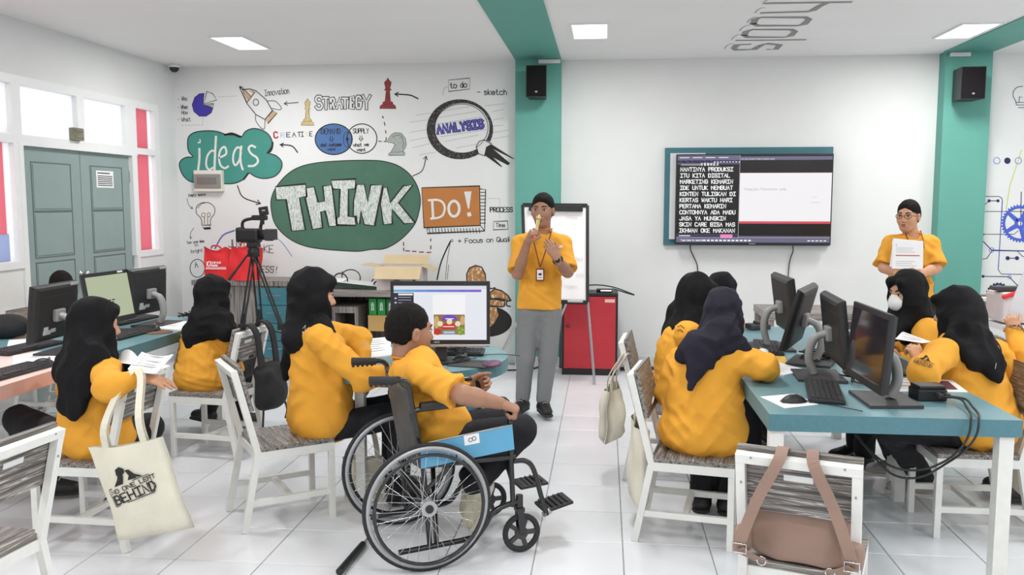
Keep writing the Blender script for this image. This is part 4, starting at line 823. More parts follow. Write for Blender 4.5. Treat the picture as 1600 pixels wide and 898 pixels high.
def chair(key, x, y, dx, dy, lb):
    if not CH: o = make_chair(lb); CH['0'] = o; o.location = (x, y, 0); o.rotation_euler = (0, 0, dirz((dx, dy)))
    else: o = dup(CH['0'], (x, y, 0), dirz((dx, dy)), lb)
    CH[key] = o; return o
chair('c5', -1.606, 4.18, .811, .584, 'white chair under the woman beside the wheelchair, empty back toward the viewer')
chair('c9', .448, 4.119, .982, -.186, 'white chair under the charcoal-hijab woman at the right table')
chair('c3', -2.42, 3.79, -1, .02, 'white chair with printed tote bag on its back, left table')
chair('c4', -2.48, 5.2, -.99, .1, 'white chair with black backpack hung on its back')
chair('c1', -2.22, 2.66, -.99, .10, 'empty white chair cut off by the lower left corner')
chair('c11', 1.765, 4.36, -1, 0, 'white chair under the woman seen from behind at the right')
chair('c8', .41, 5.05, .995, -.1, 'white chair with drooping tote bag, behind the charcoal-hijab woman')
chair('cb', .705, 2.98, .34, .94, 'white chair with brown backpack, back toward the viewer, bottom right')
chair('c10', 2.0, 5.3, -1, 0, 'white chair under the masked woman on the right')
chair('c12', 2.62, 4.75, -1, .1, 'white chair at the right edge under the person cut off by the frame')
chair('cw', 3.28, 7.85, .05, 1, 'distant white chair with striped back beside the right teal column')

chair('c7', -3.98, 5.9, 1, 0, 'white chair on the door side of the left teal table')
chair('c13', .78, 6.02, .05, -1, 'white chair behind the two women at the far end of the right table')
# ---------------------------------------------------------------- monitors, keyboards, mice
def monitor(lb, p, q, zt, face, tilt=.0, w_h=(.5, .33), disp=None, neck='curve', tz=.75, group='computer monitors', stickers=True):
    """p, q: ends of the top edge on plan, face: +1/-1 side of the edge line the screen looks to"""
    p, q = V(*p), V(*q); e = (q-p)/np.linalg.norm(q-p); f = V(-e[1], e[0])*face; c = (p+q)/2; W, H = w_h; W = np.linalg.norm(q-p) if W is None else W
    c = c+f*(math.sin(tilt)*H*.55)
    t = thing('computer_monitor', lb, 'monitor', (c[0], c[1], tz), dirz(f), group)      # local +Y = screen side
    zc = zt-tz-H/2*math.cos(tilt); R_ = Matrix.Rotation(tilt, 3, 'X'); C_ = Vector((0, 0, zc))
    T_ = lambda x, y, z: C_+R_@Vector((x, y, z))
    m = MB(); m.box(C_, (W, .018, H), R=R_, bev=.004); m.build('bezel', M['black'], t)
    m = MB(); vs = []
    for y, s_ in ((-.008, 1), (-.026, .95), (-.032, .84)):
        vs += [T_(x*W/2*s_*.985, y, z*H/2*(s_ if s_ < .9 else .985*s_)) for x, z in ((-1, -1), (1, -1), (1, 1), (-1, 1))]
    m.add(vs, [(0, 1, 5, 4), (1, 2, 6, 5), (2, 3, 7, 6), (3, 0, 4, 7), (4, 5, 9, 8), (5, 6, 10, 9), (6, 7, 11, 10), (7, 4, 8, 11), (8, 9, 10, 11)]); m.build('back_shell', M['black'], t)
    m = MB(); m.box(T_(0, -.031, H*.30), (W*.8, .003, .006), R=R_); m.build('vent_slot', M['keys'], t)
    if stickers:
        m = MB()
        for x, z, a_, b_ in ((-W*.22, -H*.33, .07, .025), (-W*.24, -H*.26, .04, .02), (-W*.08, -H*.31, .045, .022)): m.box(T_(x, -.033, z), (a_, .002, b_), R=R_)
        m.box(T_(W*.36, -.028, H*.42), (.075, .003, .05), R=R_); m.build('sticker', M['lt_grey'], t)
    m = MB(); m.box(T_(0, .0095, .004), (W-.036, .002, H-.056), R=R_); dp = m.build('display', disp or mat('dark_screen', s2l(44, 42, 46), .08, spec=.8), t)
    if neck == 'curve':
        m = MB(); pts = smooth_line([(0, -.05, zc-.02), (0, -.105, zc-.05), (0, -.125, zc-.14), (0, -.10, .02)], 5)
        m.tube([(p_[0]-.009, p_[1], p_[2]) for p_ in pts], [.016]*4+[.019]*(len(pts)-4), 10); m.tube([(p_[0]+.009, p_[1], p_[2]) for p_ in pts], [.016]*4+[.019]*(len(pts)-4), 10)
        m.box((0, -.04, zc-.02), (.09, .03, .07), bev=.008); m.build('stand_neck', M['grey'], t)
        m = MB(); m.prism([(-.13, -.19), (.13, -.19), (.15, .03), (-.15, .03)], .014); m.build('stand_base', M['dkgrey'], t)
    else:
        m = MB(); m.box((0, -.045, .12), (.06, .02, .24), bev=.004); m.build('stand_neck', M['dkgrey'], t)
        m = MB(); m.prism([(.11*math.cos(a), -.03+.09*math.sin(a)) for a in np.linspace(0, 2*PI, 25)[:-1]], .014); m.build('stand_base', M['black'], t)
    return t, T_, W, H, R_
LIT = emit('pale_green_screen', s2l(182, 190, 160), 1.0)
monitor('black monitor seen from behind on the pink table', (-3.07, 4.33), (-3.08, 4.75), 1.14, 1, .12, (.42, .32))
mo, T_, W, H, R_ = monitor('lit monitor showing a pale green page, left table', (-3.2, 4.98), (-3.17, 5.44), 1.15, -1, .16, (.46, .33), disp=LIT, stickers=False)
m = MB()
for k, (x, z, a_) in enumerate(((-.02, -.02, .03), (.02, -.02, .03), (.06, -.022, .04), (.05, -.035, .06), (-.01, -.035, .02))): m.box(T_(x, .011, z), (a_, .001, .008), R=R_)
m.build('display_text', M['ink'], mo)
m = MB(); m.box(T_(-.14, .0095, H/2-.011), (.055, .002, .012), R=R_); m.build('sticker', M['paper'], mo)
monitor('black monitor seen from behind at the far end of the left table', (-3.15, 5.42), (-3.12, 5.85), 1.145, 1, .05, (.43, .32))
monitor('dark-bezelled monitor cut off by the left edge of the picture', (-3.3, 3.55), (-3.3, 3.96), 1.08, -1, .12, (.42, .32), disp=LIT, stickers=False)
monitor('black monitor seen from behind, rearmost on the right table', (1.02, 5.34), (1.03, 4.86), 1.175, 1, .14, (.48, .33), stickers=False)
monitor('black monitor seen nearly edge-on, leaning behind the row on the right table', (1.15, 4.86), (.985, 4.46), 1.155, -1, .26, (.46, .33), stickers=False)
monitor('black monitor seen from behind, third from the viewer on the right table', (1.11, 4.50), (1.08, 4.02), 1.15, 1, .12, (.48, .33), stickers=False)
monitor('nearest monitor on the right table, dark reflecting screen', (1.13, 4.01), (1.14, 3.53), 1.152, -1, .08, (.48, .33), stickers=False, neck='curve')
# lit desktop monitor in the middle
mo, T_, W, H, R_ = monitor('large monitor on the round table showing a food picture', (-1.10, 4.40), (-.60, 4.45), 1.185, -1, .02, (.52, .34), disp=emit('screen_page', s2l(236, 238, 246), 1.0), neck='post', stickers=False, group='computer monitors')
def on_disp(mt, rects, name='display', lay=0, fn=None):
    o_ = T_(-W/2+.016, .011, -H/2+.026); o_ = T_(W/2-.018, .011, -H/2+.032)
    d_ = Draw(o_, tuple(R_@Vector((-(W-.036), 0, 0))), tuple(R_@Vector((0, 0, H-.056))), (0, 1, 0)); d_.t = .0003
    for r_ in rects:
        d_.mb = MB(); d_.poly([(r_[0], r_[1]), (r_[2], r_[1]), (r_[2], r_[3]), (r_[0], r_[3])] if len(r_) == 4 and not hasattr(r_[0], '__len__') else r_, lay, raw=True); d_.build('display_area', mt, mo)
on_disp(emit('screen_tint', s2l(222, 224, 236), 1), [(0, .94, 1, 1)], lay=1)
for k in range(8):
    f_ = k/7; on_disp(emit('gradient_bar_%d' % k, s2l(100+30*f_, 180-90*f_, 214-6*f_), 1), [(k*.118, .885, (k+1)*.118, .93)], lay=1)
on_disp(emit('screen_navy', s2l(34, 36, 60), 1), [(.0, .5, .215, .87)], lay=1)
on_disp(emit('screen_pagewhite', s2l(250, 250, 252), 1), [(.42, .1, .77, .84), (.05, .825, .205, .855)]+[(.05, .785-k*.05, .19, .79-k*.05) for k in range(5)]+[(.01, .76-k*.08, .03, .78-k*.08) for k in range(3)], lay=2)
E2 = lambda cx, cy, rx, ry, a0=0, a1=2*PI: [(cx+rx*math.cos(t_), cy+ry*math.sin(t_)) for t_ in np.linspace(a0, a1, 18)]
on_disp(emit('pic_brown', s2l(150, 112, 72), 1), [(.43, .1, .765, .47)], lay=3)
on_disp(emit('pic_violet', s2l(110, 74, 190), 1), [E2(.6, .36, .085, .11, 0, PI)], lay=4)
on_disp(emit('pic_tan', s2l(206, 176, 120), 1), [E2(.46, .33, .03, .12), E2(.74, .36, .025, .09)], lay=4); on_disp(emit('pic_pale', s2l(250, 244, 238), 1), [(.555, .385, .645, .40), (.53, .24, .65, .255), (.54, .135, .65, .145)], lay=7); on_disp(emit('pic_leaf', s2l(170, 190, 90), 1), [E2(.70, .22, .012, .02), E2(.74, .19, .012, .02), E2(.71, .14, .012, .02)], lay=7)
on_disp(emit('pic_cream', s2l(240, 226, 190), 1), [E2(.6, .34, .03, .06), E2(.69, .3, .03, .05), E2(.5, .3, .03, .05)], lay=5)
on_disp(emit('pic_red', s2l(200, 52, 48), 1), [(.52, .2, .66, .3), E2(.47, .15, .04, .06)], lay=5)
on_disp(emit('pic_blue', s2l(130, 176, 200), 1), [(.53, .11, .66, .17)], lay=6); on_disp(emit('pic_green', s2l(120, 156, 60), 1), [E2(.72, .17, .045, .08)], lay=5)
m = MB(); m.box(T_(0, .010, -H/2+.002), (W, .012, .014), R=R_, bev=.003); m.build('silver_strip', M['silver'], mo)
o_ = T_(.035, .0105, -H/2+.016); d = Draw(o_, (-1, 0, 0), (0, 0, 1), (0, 1, 0)); d.text('ASUS', 0, 0, .009, .0018, sp=1.4); d.build('maker_lettering', M['lt_grey'], mo)
def keyboard(lb, x, y, rz, z=.75, L_=.44, D_=.15, m_='black'):
    t = thing('keyboard', lb, 'keyboard', (x, y, z), rz, 'computer keyboards')
    m = MB(); R_ = Matrix.Rotation(.05, 3, 'X'); m.box((0, 0, .012), (L_, D_, .018), R=R_, bev=.006); m.build('keyboard_body', M[m_], t)
    k = MB()
    for j in range(6):
        n = 17; x0 = -L_/2+.014
        for i in range(n):
            if j == 0 and 4 <= i <= 8:
                if i == 4: k.box((x0+(6.0+.5)*(L_-.028)/n, -D_/2+.02, .021), ((L_-.028)/n*5-.003, .017, .007), R=R_)
                continue
            k.box((x0+(i+.5)*(L_-.028)/n, -D_/2+.02+j*(D_-.035)/5.2, .021+.05*(-D_/2+.02+j*.022)), ((L_-.028)/n-.003, .017, .007), R=R_)
    tag(k.build('keys', M['keys'], t), kind='stuff'); return t
kb = lambda px, py: atz(px, py, .76)
p = kb(1287, 611); keyboard('black keyboard beside the mouse at the front corner of the right table', p[0], p[1], PI/2-.18)
p = kb(1200, 543); keyboard('black keyboard beside the charcoal-hijab woman, far end of right table', p[0], p[1], PI/2-.12)
p = kb(1332, 530); keyboard('dark keyboard between monitors on the right table', p[0], p[1], -PI/2+.1)
p = kb(1412, 572); keyboard('dark keyboard behind the nearest monitor on the right', p[0]-.02, p[1], -PI/2+.1)
p = kb(30, 582); keyboard('black keyboard on the near edge of the pink table', p[0]-.05, p[1], PI/2-.06)
p = kb(50, 548); keyboard('black keyboard lying behind another one on the pink table', p[0]-.1, p[1]+.1, PI/2-.1)
p = kb(215, 521); keyboard('black keyboard at the edge of the left teal table', p[0]-.05, p[1], PI/2-.06)
p = kb(215, 503); keyboard('dark keyboard beside the far monitor on the left teal table', p[0]-.1, p[1]+.1, PI/2-.1)
p = kb(700, 551); keyboard('black keyboard in front of the lit monitor on the round table', p[0], p[1]+.02, .06, L_=.40)
def mouse(lb, x, y, rz, z=.75, m_='black', cable=None):
    t = thing('computer_mouse', lb, 'mouse', (x, y, z), rz, 'computer mice')
    m = MB(); prof = []; n = 12; vs = []; fs = []
    for i in range(n+1):
        u = i/n; yy = -.055+.11*u; hw = .031*math.sin(PI*min(max(u, .03), .97))**.45; hh = .034*math.sin(PI*min(max(u*.92+.04, .02), 1))**.7
        for k in range(9): a = PI*k/8; vs.append((hw*math.cos(a), yy, hh*math.sin(a)))
    for i in range(n):
        for k in range(8): a = i*9+k; fs.append((a, a+1, a+10, a+9))
    m.smooth = True; m.add(vs, fs); m.build('mouse_shell', M[m_], t)
    m = MB(); m.cyl((-.004, .03, .029), (.004, .03, .029), .008, 10); m.build('scroll_wheel', M['grey'], t)
    if cable:
        m = MB(); m.tube(smooth_line(cable, 4), .0022, 5); m.build('mouse_cable', M['black'], t)
    return t
p = kb(1240, 625); mouse('black mouse on white paper at the front corner of the right table', p[0], p[1], -1.35, .7525, cable=[(0, .05, .005), (.03, .1, 0), (.1, .14, .003), (.2, .2, .003)])
p = kb(1193, 551); mouse('white mouse beside the yellow envelope on the right table', p[0], p[1], .3, .752, 'white_paint')
p = kb(67, 566); mouse('black mouse by the keyboards on the pink table', p[0], p[1], -1.0, cable=[(0, .05, .005), (-.05, .12, .003), (-.2, .12, .003), (-.3, .2, .003)])
p = kb(243, 514); mouse('black mouse on a brown pad, left teal table', p[0], p[1], .6, .756)
p = kb(720, 562); mouse('black mouse on the purple mouse pad, round table', p[0], p[1], -.9, .7565, cable=[(0, .05, .005), (-.02, .1, .0), (-.09, .16, -.002), (-.05, .28, .0), (.05, .34, .0)])
m = MB(); p = kb(738, 566)
m.prism([(-.12+.2*u_, v_) for u_, v_ in ((0, -.09), (1, -.1), (1.15, 0), (1, .1), (0, .09))], .006); mp_ = m.build('mouse_pad', M['dkgrey'], None, (p[0]+.01, p[1], .75), -.15); tag(mp_, 'grey mouse pad with purple wrist rest on the round table', 'mouse pad')
m = MB(); m.ell((.10, 0, .008), (.05, .075, .016)); m.build('wrist_rest', M['purple'], mp_)
m = MB(); m.prism([(.09*math.cos(a), .09*math.sin(a)) for a in np.linspace(0, 2*PI, 25)[:-1]], .005); p = kb(247, 517); tag(m.build('mouse_pad', mat('brown_cork', s2l(122, 88, 68), .8), None, (p[0], p[1], .75)), 'round brown mouse pad at the edge of the left teal table', 'mouse pad')
# ---------------------------------------------------------------- papers
def sheet(name, lb, pts, z, m_='paper', th=.004, lines=0, cat='paper', curl=0, ink='lt_grey', pic=None):
    c = np.mean([V(*p) for p in pts], axis=0); c[2] = z; P = [V(*p)-c for p in pts]
    m = MB(); n = 6; vs = []; fs = []
    for s_ in (0, 1):
        for j in range(n+1):
            for i in range(n+1):
                u, v = i/n, j/n; q = P[0]*(1-u)*(1-v)+P[1]*u*(1-v)+P[2]*u*v+P[3]*(1-u)*v; zz = q[2]+curl*(u-.5)**2*4+s_*th
                vs.append((q[0], q[1], max(zz, .0005+s_*.0005)))
    for j in range(n):
        for i in range(n):
            k = j*(n+1)+i; q = [k, k+1, k+n+2, k+n+1]; fs.append([a_+(n+1)**2 for a_ in q]); fs.append(q[::-1])
    for i in range(n):
        for a_, b_ in ((i, i+1), (n*(n+1)+i+1, n*(n+1)+i), ((i+1)*(n+1), i*(n+1)), (i*(n+1)+n, (i+1)*(n+1)+n)): fs.append([a_, b_, b_+(n+1)**2, a_+(n+1)**2])
    m.smooth = False; m.add(vs, fs); o = m.build(name, M[m_], None, c); tag(o, lb, cat)
    if lines or pic:
        og, ux, vy, nn = (0, 0, 0), (1, 0, 0), (0, 1, 0), (0, 0, 1)
        def lay_on(d_):
            vv = []
            for u, v, hh in d_.mb.v: q = P[0]*(1-u)*(1-v)+P[1]*u*(1-v)+P[2]*u*v+P[3]*(1-u)*v; vv.append((q[0], q[1], max(q[2]+curl*(u-.5)**2*4+th, .001)+.0012+hh))
            d_.mb.v = vv; return d_
        d_ = Draw(og, ux, vy, nn); d_.t = .0004; r_ = random.Random(len(lb))
        for k in range(lines):
            v = .85-k*.7/max(lines, 1); d_.poly([(.12, v), (r_.uniform(.5, .88), v), (r_.uniform(.5, .88), v+.02), (.12, v+.02)], 0, raw=True)
        if lines: lay_on(d_).build('printed_text', M[ink], o)
        if pic:
            d_ = Draw(og, ux, vy, nn); d_.t = .0004; x0, y0, x1, y1 = pic; d_.poly([(x0, y0), (x1, y0), (x1, y1), (x0, y1)], 1, raw=True); lay_on(d_).build('printed_picture', mat('dark_plum_print', s2l(92, 58, 84), .4), o)
            d_ = Draw(og, ux, vy, nn); d_.t = .0004
            for k in range(4): d_.poly([(x0-.25, y1-.1-k*.16), (x0-.03, y1-.1-k*.16), (x0-.03, y1-.06-k*.16), (x0-.25, y1-.06-k*.16)], 1, raw=True)
            lay_on(d_).build('printed_text', M['red_cab'], o)
    return o
q4 = lambda z, *P: [atz(x, y, z) for x, y in P]
sheet('paper_sheet', 'white paper under the mouse on the right table corner', q4(.75, (1188, 620), (1226, 638), (1279, 632), (1240, 615)), .75, th=.0015)
sheet('paper_stack', 'pile of printed sheets beside the charcoal-hijab woman', q4(.75, (1185, 585), (1225, 588), (1262, 580), (1190, 562)), .75, th=.008, lines=5)
sheet('yellow_envelope', 'yellow envelope beside the white mouse on the right table', q4(.75, (1185, 566), (1232, 570), (1226, 557), (1186, 556)), .75, 'kraft', th=.003, cat='envelope')
sheet('leaflet', 'open white leaflet with plum picture behind the black power box', q4(.75, (1393, 612), (1512, 613), (1488, 595), (1392, 591)), .75, th=.004, lines=3, pic=(.62, .15, .9, .85))
sheet('paper_stack', 'white sheets under the keyboards on the pink table', q4(.75, (20, 580), (96, 570), (93, 545), (20, 556)), .75, th=.002)
sheet('paper_stack', 'white booklets beside the rear monitor at the left table edge', q4(.75, (238, 514), (284, 517), (296, 504), (250, 500)), .75, th=.008, lines=3)
sheet('paper_sheet', 'white sheet beside the far left table sticker monitor', q4(.75, (10, 545), (60, 540), (60, 529), (14, 532)), .75, th=.004)
sheet('worksheet', 'printed worksheets on the round table by the woman', q4(.75, (576, 560), (612, 556), (612, 527), (560, 532)), .75, th=.006, lines=6, ink='ink_grey')
# power box and cables on the right table
p = atz(1457, 628, .75); pb = thing('power_box', 'black power box with two cables near the table edge', 'power box', (p[0], p[1]+.06, .75), .1)
m = MB(); m.b2((-.062, -.05, 0), (.062, .05, .05), bev=.006); m.b2((-.058, -.045, .05), (.058, .045, .066), bev=.006); m.build('casing', M['black'], pb)
for k in range(2):
    m = MB(); m.box((.02+.03*k, -.062, .03), (.02, .04, .02), bev=.003); m.build('plug', M['dkgrey'], pb)
    c_ = [(.02+.03*k, -.08, .03), (.075+.02*k, -.13, .03), (.055+.025*k, -.22, .018), (.02+.03*k, -.32, .014), (-.005+.03*k, -.372, .006), (-.02+.03*k, -.39, -.05), (-.05+.025*k, -.385, -.11), (-.09+.02*k, -.35, -.17), (-.16, -.30, -.22-.03*k), (-.24, -.22, -.23-.03*k), (-.30, -.1, -.18), (-.33-.02*k, .0, -.1)]
    MB().tube(smooth_line(c_, 5), .005, 6).build('cable', M['black'], pb)
def tangle(lb, x, y, z, seed, n=5, r=.12):
    rg = random.Random(seed); m = MB()
    for k in range(n):
        P_ = [(rg.uniform(-r, r), rg.uniform(-r, r), rg.uniform(.004, .05)) for _ in range(6)]; m.tube(smooth_line(P_, 5), .0035, 5)
    tag(m.build('cable_tangle', M['black'], None, (x, y, z)), lb, 'cable')
tangle('tangled thin cables behind the front monitors of the right table', 1.22, 4.15, .75, 1, 4, .1); tangle('tangled thin cables at the foot of the rear right monitors', 1.15, 4.7, .75, 2, 5, .11)
tangle('tangled cables behind the lit monitor on the round table', -.83, 4.72, .755, 3, 5, .1); tangle('tangled cables at the far end of the left teal table', -3.0, 5.95, .755, 4, 5, .07)
m = MB(); m.box((0, 0, .02), (.14, .1, .035), bev=.008); m.box((.02, 0, .045), (.08, .07, .02), bev=.006); p = atz(1172, 514, .75); tag(m.build('desk_phone', M['dkgrey'], None, (p[0]+.05, p[1], .75), .3), 'small dark grey device at the far end of the right table', 'device')
# bag on the white side table
wt = thing('gift_bag', 'white bag with red strap on the white table at the right edge', 'bag', (3.08, 6.6, .72)); m = MB(); m.box((0, 0, .12), (.5, .3, .22), bev=.03); m.build('bag_body', M['card_w'], wt)
m = MB(); m.tube(smooth_line([(-.26, -.16, .20), (-.1, -.17, .245), (.1, -.17, .2), (.27, -.16, .17)], 5), .018, 6); m.build('strap', M['red_bag'], wt)
m = MB(); m.box((-.05, 0, 0), (.3, .1, .03), bev=.006); tag(m.build('dark_case', M['dkgrey'], None, (3.0, 6.57, .972)), 'small dark case lying on the white bag', 'case')
# black floor rod
a, b = atz(530, 893, .016), atz(567, 850, .016); m = MB(); m.tube([a, b], .016, 10); o = m.build('floor_rod', M['black']); tag(o, 'black rod with thin silver tip lying on the floor behind the wheelchair', 'rod')
m = MB(); m.tube([b, atz(574, 841, .016)], .005, 8); m.build('tip', M['silver'], o)
# ---------------------------------------------------------------- tripod and camcorder
tp = aty(396, 380, 7.2); TPx = tp[0]
t = thing('tripod', 'black video tripod holding the camcorder before the drawer cabinet', 'tripod', (TPx, 7.2, 0))
hub = (0, 0, 1.16)
m = MB(); m.lathe([(0, 1.12), (.05, 1.12), (.055, 1.17), (.04, 1.2), (.04, 1.24), (.055, 1.25), (.055, 1.245), (0, 1.25)], (0, 0, 0), 16); m.b2((-.045, -.05, 1.2), (.045, .05, 1.25), bev=.01); m.build('fluid_head', M['black'], t)
for k, (fx, fy) in enumerate(((.46, -.1), (-.12, -.25), (-.08, .36))):
    m = MB(); d_ = Vector((fx, fy, -1.16)); h_ = Vector(hub); s_ = d_.cross(Vector((0, 0, 1))).normalized()*.02; mid = h_+d_*.55
    m.tube([h_+s_, mid+s_], .009, 6); m.tube([h_-s_, mid-s_], .009, 6); m.box(mid, (.06, .05, .06), bev=.008); m.tube([mid-d_*.1, h_+d_*.995], .011, 6); m.ell(h_+d_*.985, (.02, .02, .018), n=6); m.build('leg', M['black'], t)
    m = MB(); m.tube([h_+d_*.6, Vector((0, 0, .5))], .007, 6); m.build('spreader', M['black'], t)
m = MB(); m.tube([(-.02, 0, 1.18), (-.13, -.05, 1.02), (-.2, -.08, .92)], [.008, .01, .014], 8); m.build('pan_handle', M['black'], t)
cz = 1.245; v = thing('camcorder', 'black professional camcorder with open screen on the tripod', 'camcorder', (TPx, 7.2, cz), -.1)
m = MB(); m.b2((-.13, -.06, .01), (.07, .06, .12), bev=.02); m.b2((-.10, -.05, 0), (.06, .05, .03), bev=.01); m.b2((-.145, -.05, .0), (-.09, .05, .13), bev=.02); m.build('camera_body', M['black'], v)
m = MB(); R_ = Matrix.Rotation(PI/2, 3, 'Y'); m.lathe([(0, 0), (.042, 0), (.045, .05), (.052, .06), (.052, .12), (.045, .12), (.04, .1), (0, .09)], (.06, 0, .065), 18, R_); m.build('lens', M['black'], v)
m = MB(); m.b2((.13, -.06, .02), (.2, .06, .115), bev=.008); m.build('lens_hood', M['dkgrey'], v)
m = MB(); m.tube(smooth_line([(-.10, 0, .11), (-.09, 0, .18), (0, 0, .205), (.08, 0, .2), (.07, 0, .12)], 4), .014, 8); m.build('top_handle', M['black'], v)
m = MB(); m.b2((.0, -.03, .19), (.13, .03, .235), bev=.012); m.build('microphone', M['black'], v)
m = MB(); m.box((.12, -.03, .27), (.085, .02, .075), R=Matrix.Rotation(-.15, 3, 'Y'), bev=.006); m.box((.1, -.02, .2), (.03, .02, .09)); sc_ = m.build('flip_screen', M['black'], v)
m = MB(); m.box((.125, -.042, .275), (.03, .003, .012)); m.build('display', M['lt_grey'], sc_)
# ================================================================ SIGNED-DISTANCE MODELLING (bodies, clothes, bags)
def unit(v): v = np.array(v, float); return v/(np.linalg.norm(v)+1e-12)
class SD:
    def __init__(s): s.p = []
    def cone(s, a, b, ra, rb, k=.02, flat=None, op='u'):
        """tapered capsule; flat=(axis, factor) squashes the section along an axis"""
        a, b = V(*a), V(*b); R_ = max(ra, rb)
        if flat is not None: ax = unit(flat[0]); fk = flat[1]
        ba = b-a; L2 = max(ba@ba, 1e-9); ext = R_*(1 if flat is None else max(1, 1))
        def fn(x, y, z):
            px, py, pz = x-a[0], y-a[1], z-a[2]; t = np.clip((px*ba[0]+py*ba[1]+pz*ba[2])/L2, 0, 1)
            qx, qy, qz = px-t*ba[0], py-t*ba[1], pz-t*ba[2]
            if flat is None: return np.sqrt(qx*qx+qy*qy+qz*qz)-(ra+(rb-ra)*t)
            c = qx*ax[0]+qy*ax[1]+qz*ax[2]; e = c*(1/fk-1)
            return (np.sqrt((qx+e*ax[0])**2+(qy+e*ax[1])**2+(qz+e*ax[2])**2)-(ra+(rb-ra)*t))*(fk if fk < 1 else 1)
        if flat is not None: ext = R_*max(1, flat[1])
        s.p.append((op, fn, np.minimum(a, b)-ext, np.maximum(a, b)+ext, k)); return s
    def ell(s, c, r, B=None, k=.03, op='u'):
        c = V(*c); r = V(*r); B = np.eye(3) if B is None else B     # rows = local axes
        m_ = r.min()
        def fn(x, y, z):
            px, py, pz = x-c[0], y-c[1], z-c[2]
            u = [(px*B[i][0]+py*B[i][1]+pz*B[i][2])/r[i] for i in range(3)]
            k0 = np.sqrt(u[0]**2+u[1]**2+u[2]**2); k1 = np.sqrt((u[0]/r[0])**2+(u[1]/r[1])**2+(u[2]/r[2])**2)+1e-9
            return np.where(k0 < .3, (k0-1)*m_, k0*(k0-1)/k1)
        e = np.sqrt(((B*r[:, None])**2).sum(0)); s.p.append((op, fn, c-e, c+e, k)); return s
    def box(s, c, hs, B=None, rd=.01, k=.01, op='u'):
        c = V(*c); hs = V(*hs); B = np.eye(3) if B is None else B
        def fn(x, y, z):
            px, py, pz = x-c[0], y-c[1], z-c[2]
            q = [np.abs(px*B[i][0]+py*B[i][1]+pz*B[i][2])-hs[i]+rd for i in range(3)]
            return np.sqrt(sum(np.maximum(v, 0)**2 for v in q))+np.minimum(np.maximum(q[0], np.maximum(q[1], q[2])), 0)-rd
        e = np.sqrt(((B*hs[:, None])**2).sum(0)); s.p.append((op, fn, c-e, c+e, k)); return s
    def plane(s, p, n, k=.004):    # keeps the side the normal points away from
        p, n = V(*p), unit(n)
        s.p.append(('cut', lambda x, y, z: (x-p[0])*n[0]+(y-p[1])*n[1]+(z-p[2])*n[2], None, None, k)); return s
    def mesh(s, h, disp=None, off=(0, 0, 0)):
        U_ = [q for q in s.p if q[0] == 'u']; lo = np.min([q[2] for q in U_], 0)-3*h-.015; hi = np.max([q[3] for q in U_], 0)+3*h+.015
        n = np.ceil((hi-lo)/h).astype(int)+1; ax = [(lo[i]+h*np.arange(n[i])).astype(np.float32) for i in range(3)]
        F = np.full(tuple(n), .05, np.float32)
        for op, fn, a, b, k in s.p:
            if a is None: sl = [slice(0, m_) for m_ in n]
            else:
                mg = k+.02+2*h; i0 = np.clip(np.floor((a-mg-lo)/h).astype(int), 0, n-1); i1 = np.clip(np.ceil((b+mg-lo)/h).astype(int)+1, 1, n)
                sl = [slice(int(i0[i]), int(i1[i])) for i in range(3)]
            x, y, z = ax[0][sl[0]][:, None, None], ax[1][sl[1]][None, :, None], ax[2][sl[2]][None, None, :]
            d = np.asarray(fn(x, y, z), np.float32); G = F[tuple(sl)]; kk = max(k, 1e-5)
            if op == 'u': hh = np.clip(.5+.5*(G-d)/kk, 0, 1); F[tuple(sl)] = G+(d-G)*hh-kk*hh*(1-hh)
            elif op == 's': hh = np.clip(.5-.5*(G+d)/kk, 0, 1); F[tuple(sl)] = G+(-d-G)*hh+kk*hh*(1-hh)
            else: hh = np.clip(.5-.5*(G-d)/kk, 0, 1); F[tuple(sl)] = G+(d-G)*hh+kk*hh*(1-hh)
        if disp is not None: F += disp(ax[0][:, None, None], ax[1][None, :, None], ax[2][None, None, :]).astype(np.float32)
        F[0], F[-1] = .05, .05; F[:, 0], F[:, -1] = .05, .05; F[:, :, 0], F[:, :, -1] = .05, .05
        v, f = nets(F, lo, h); return v-V(*off), f
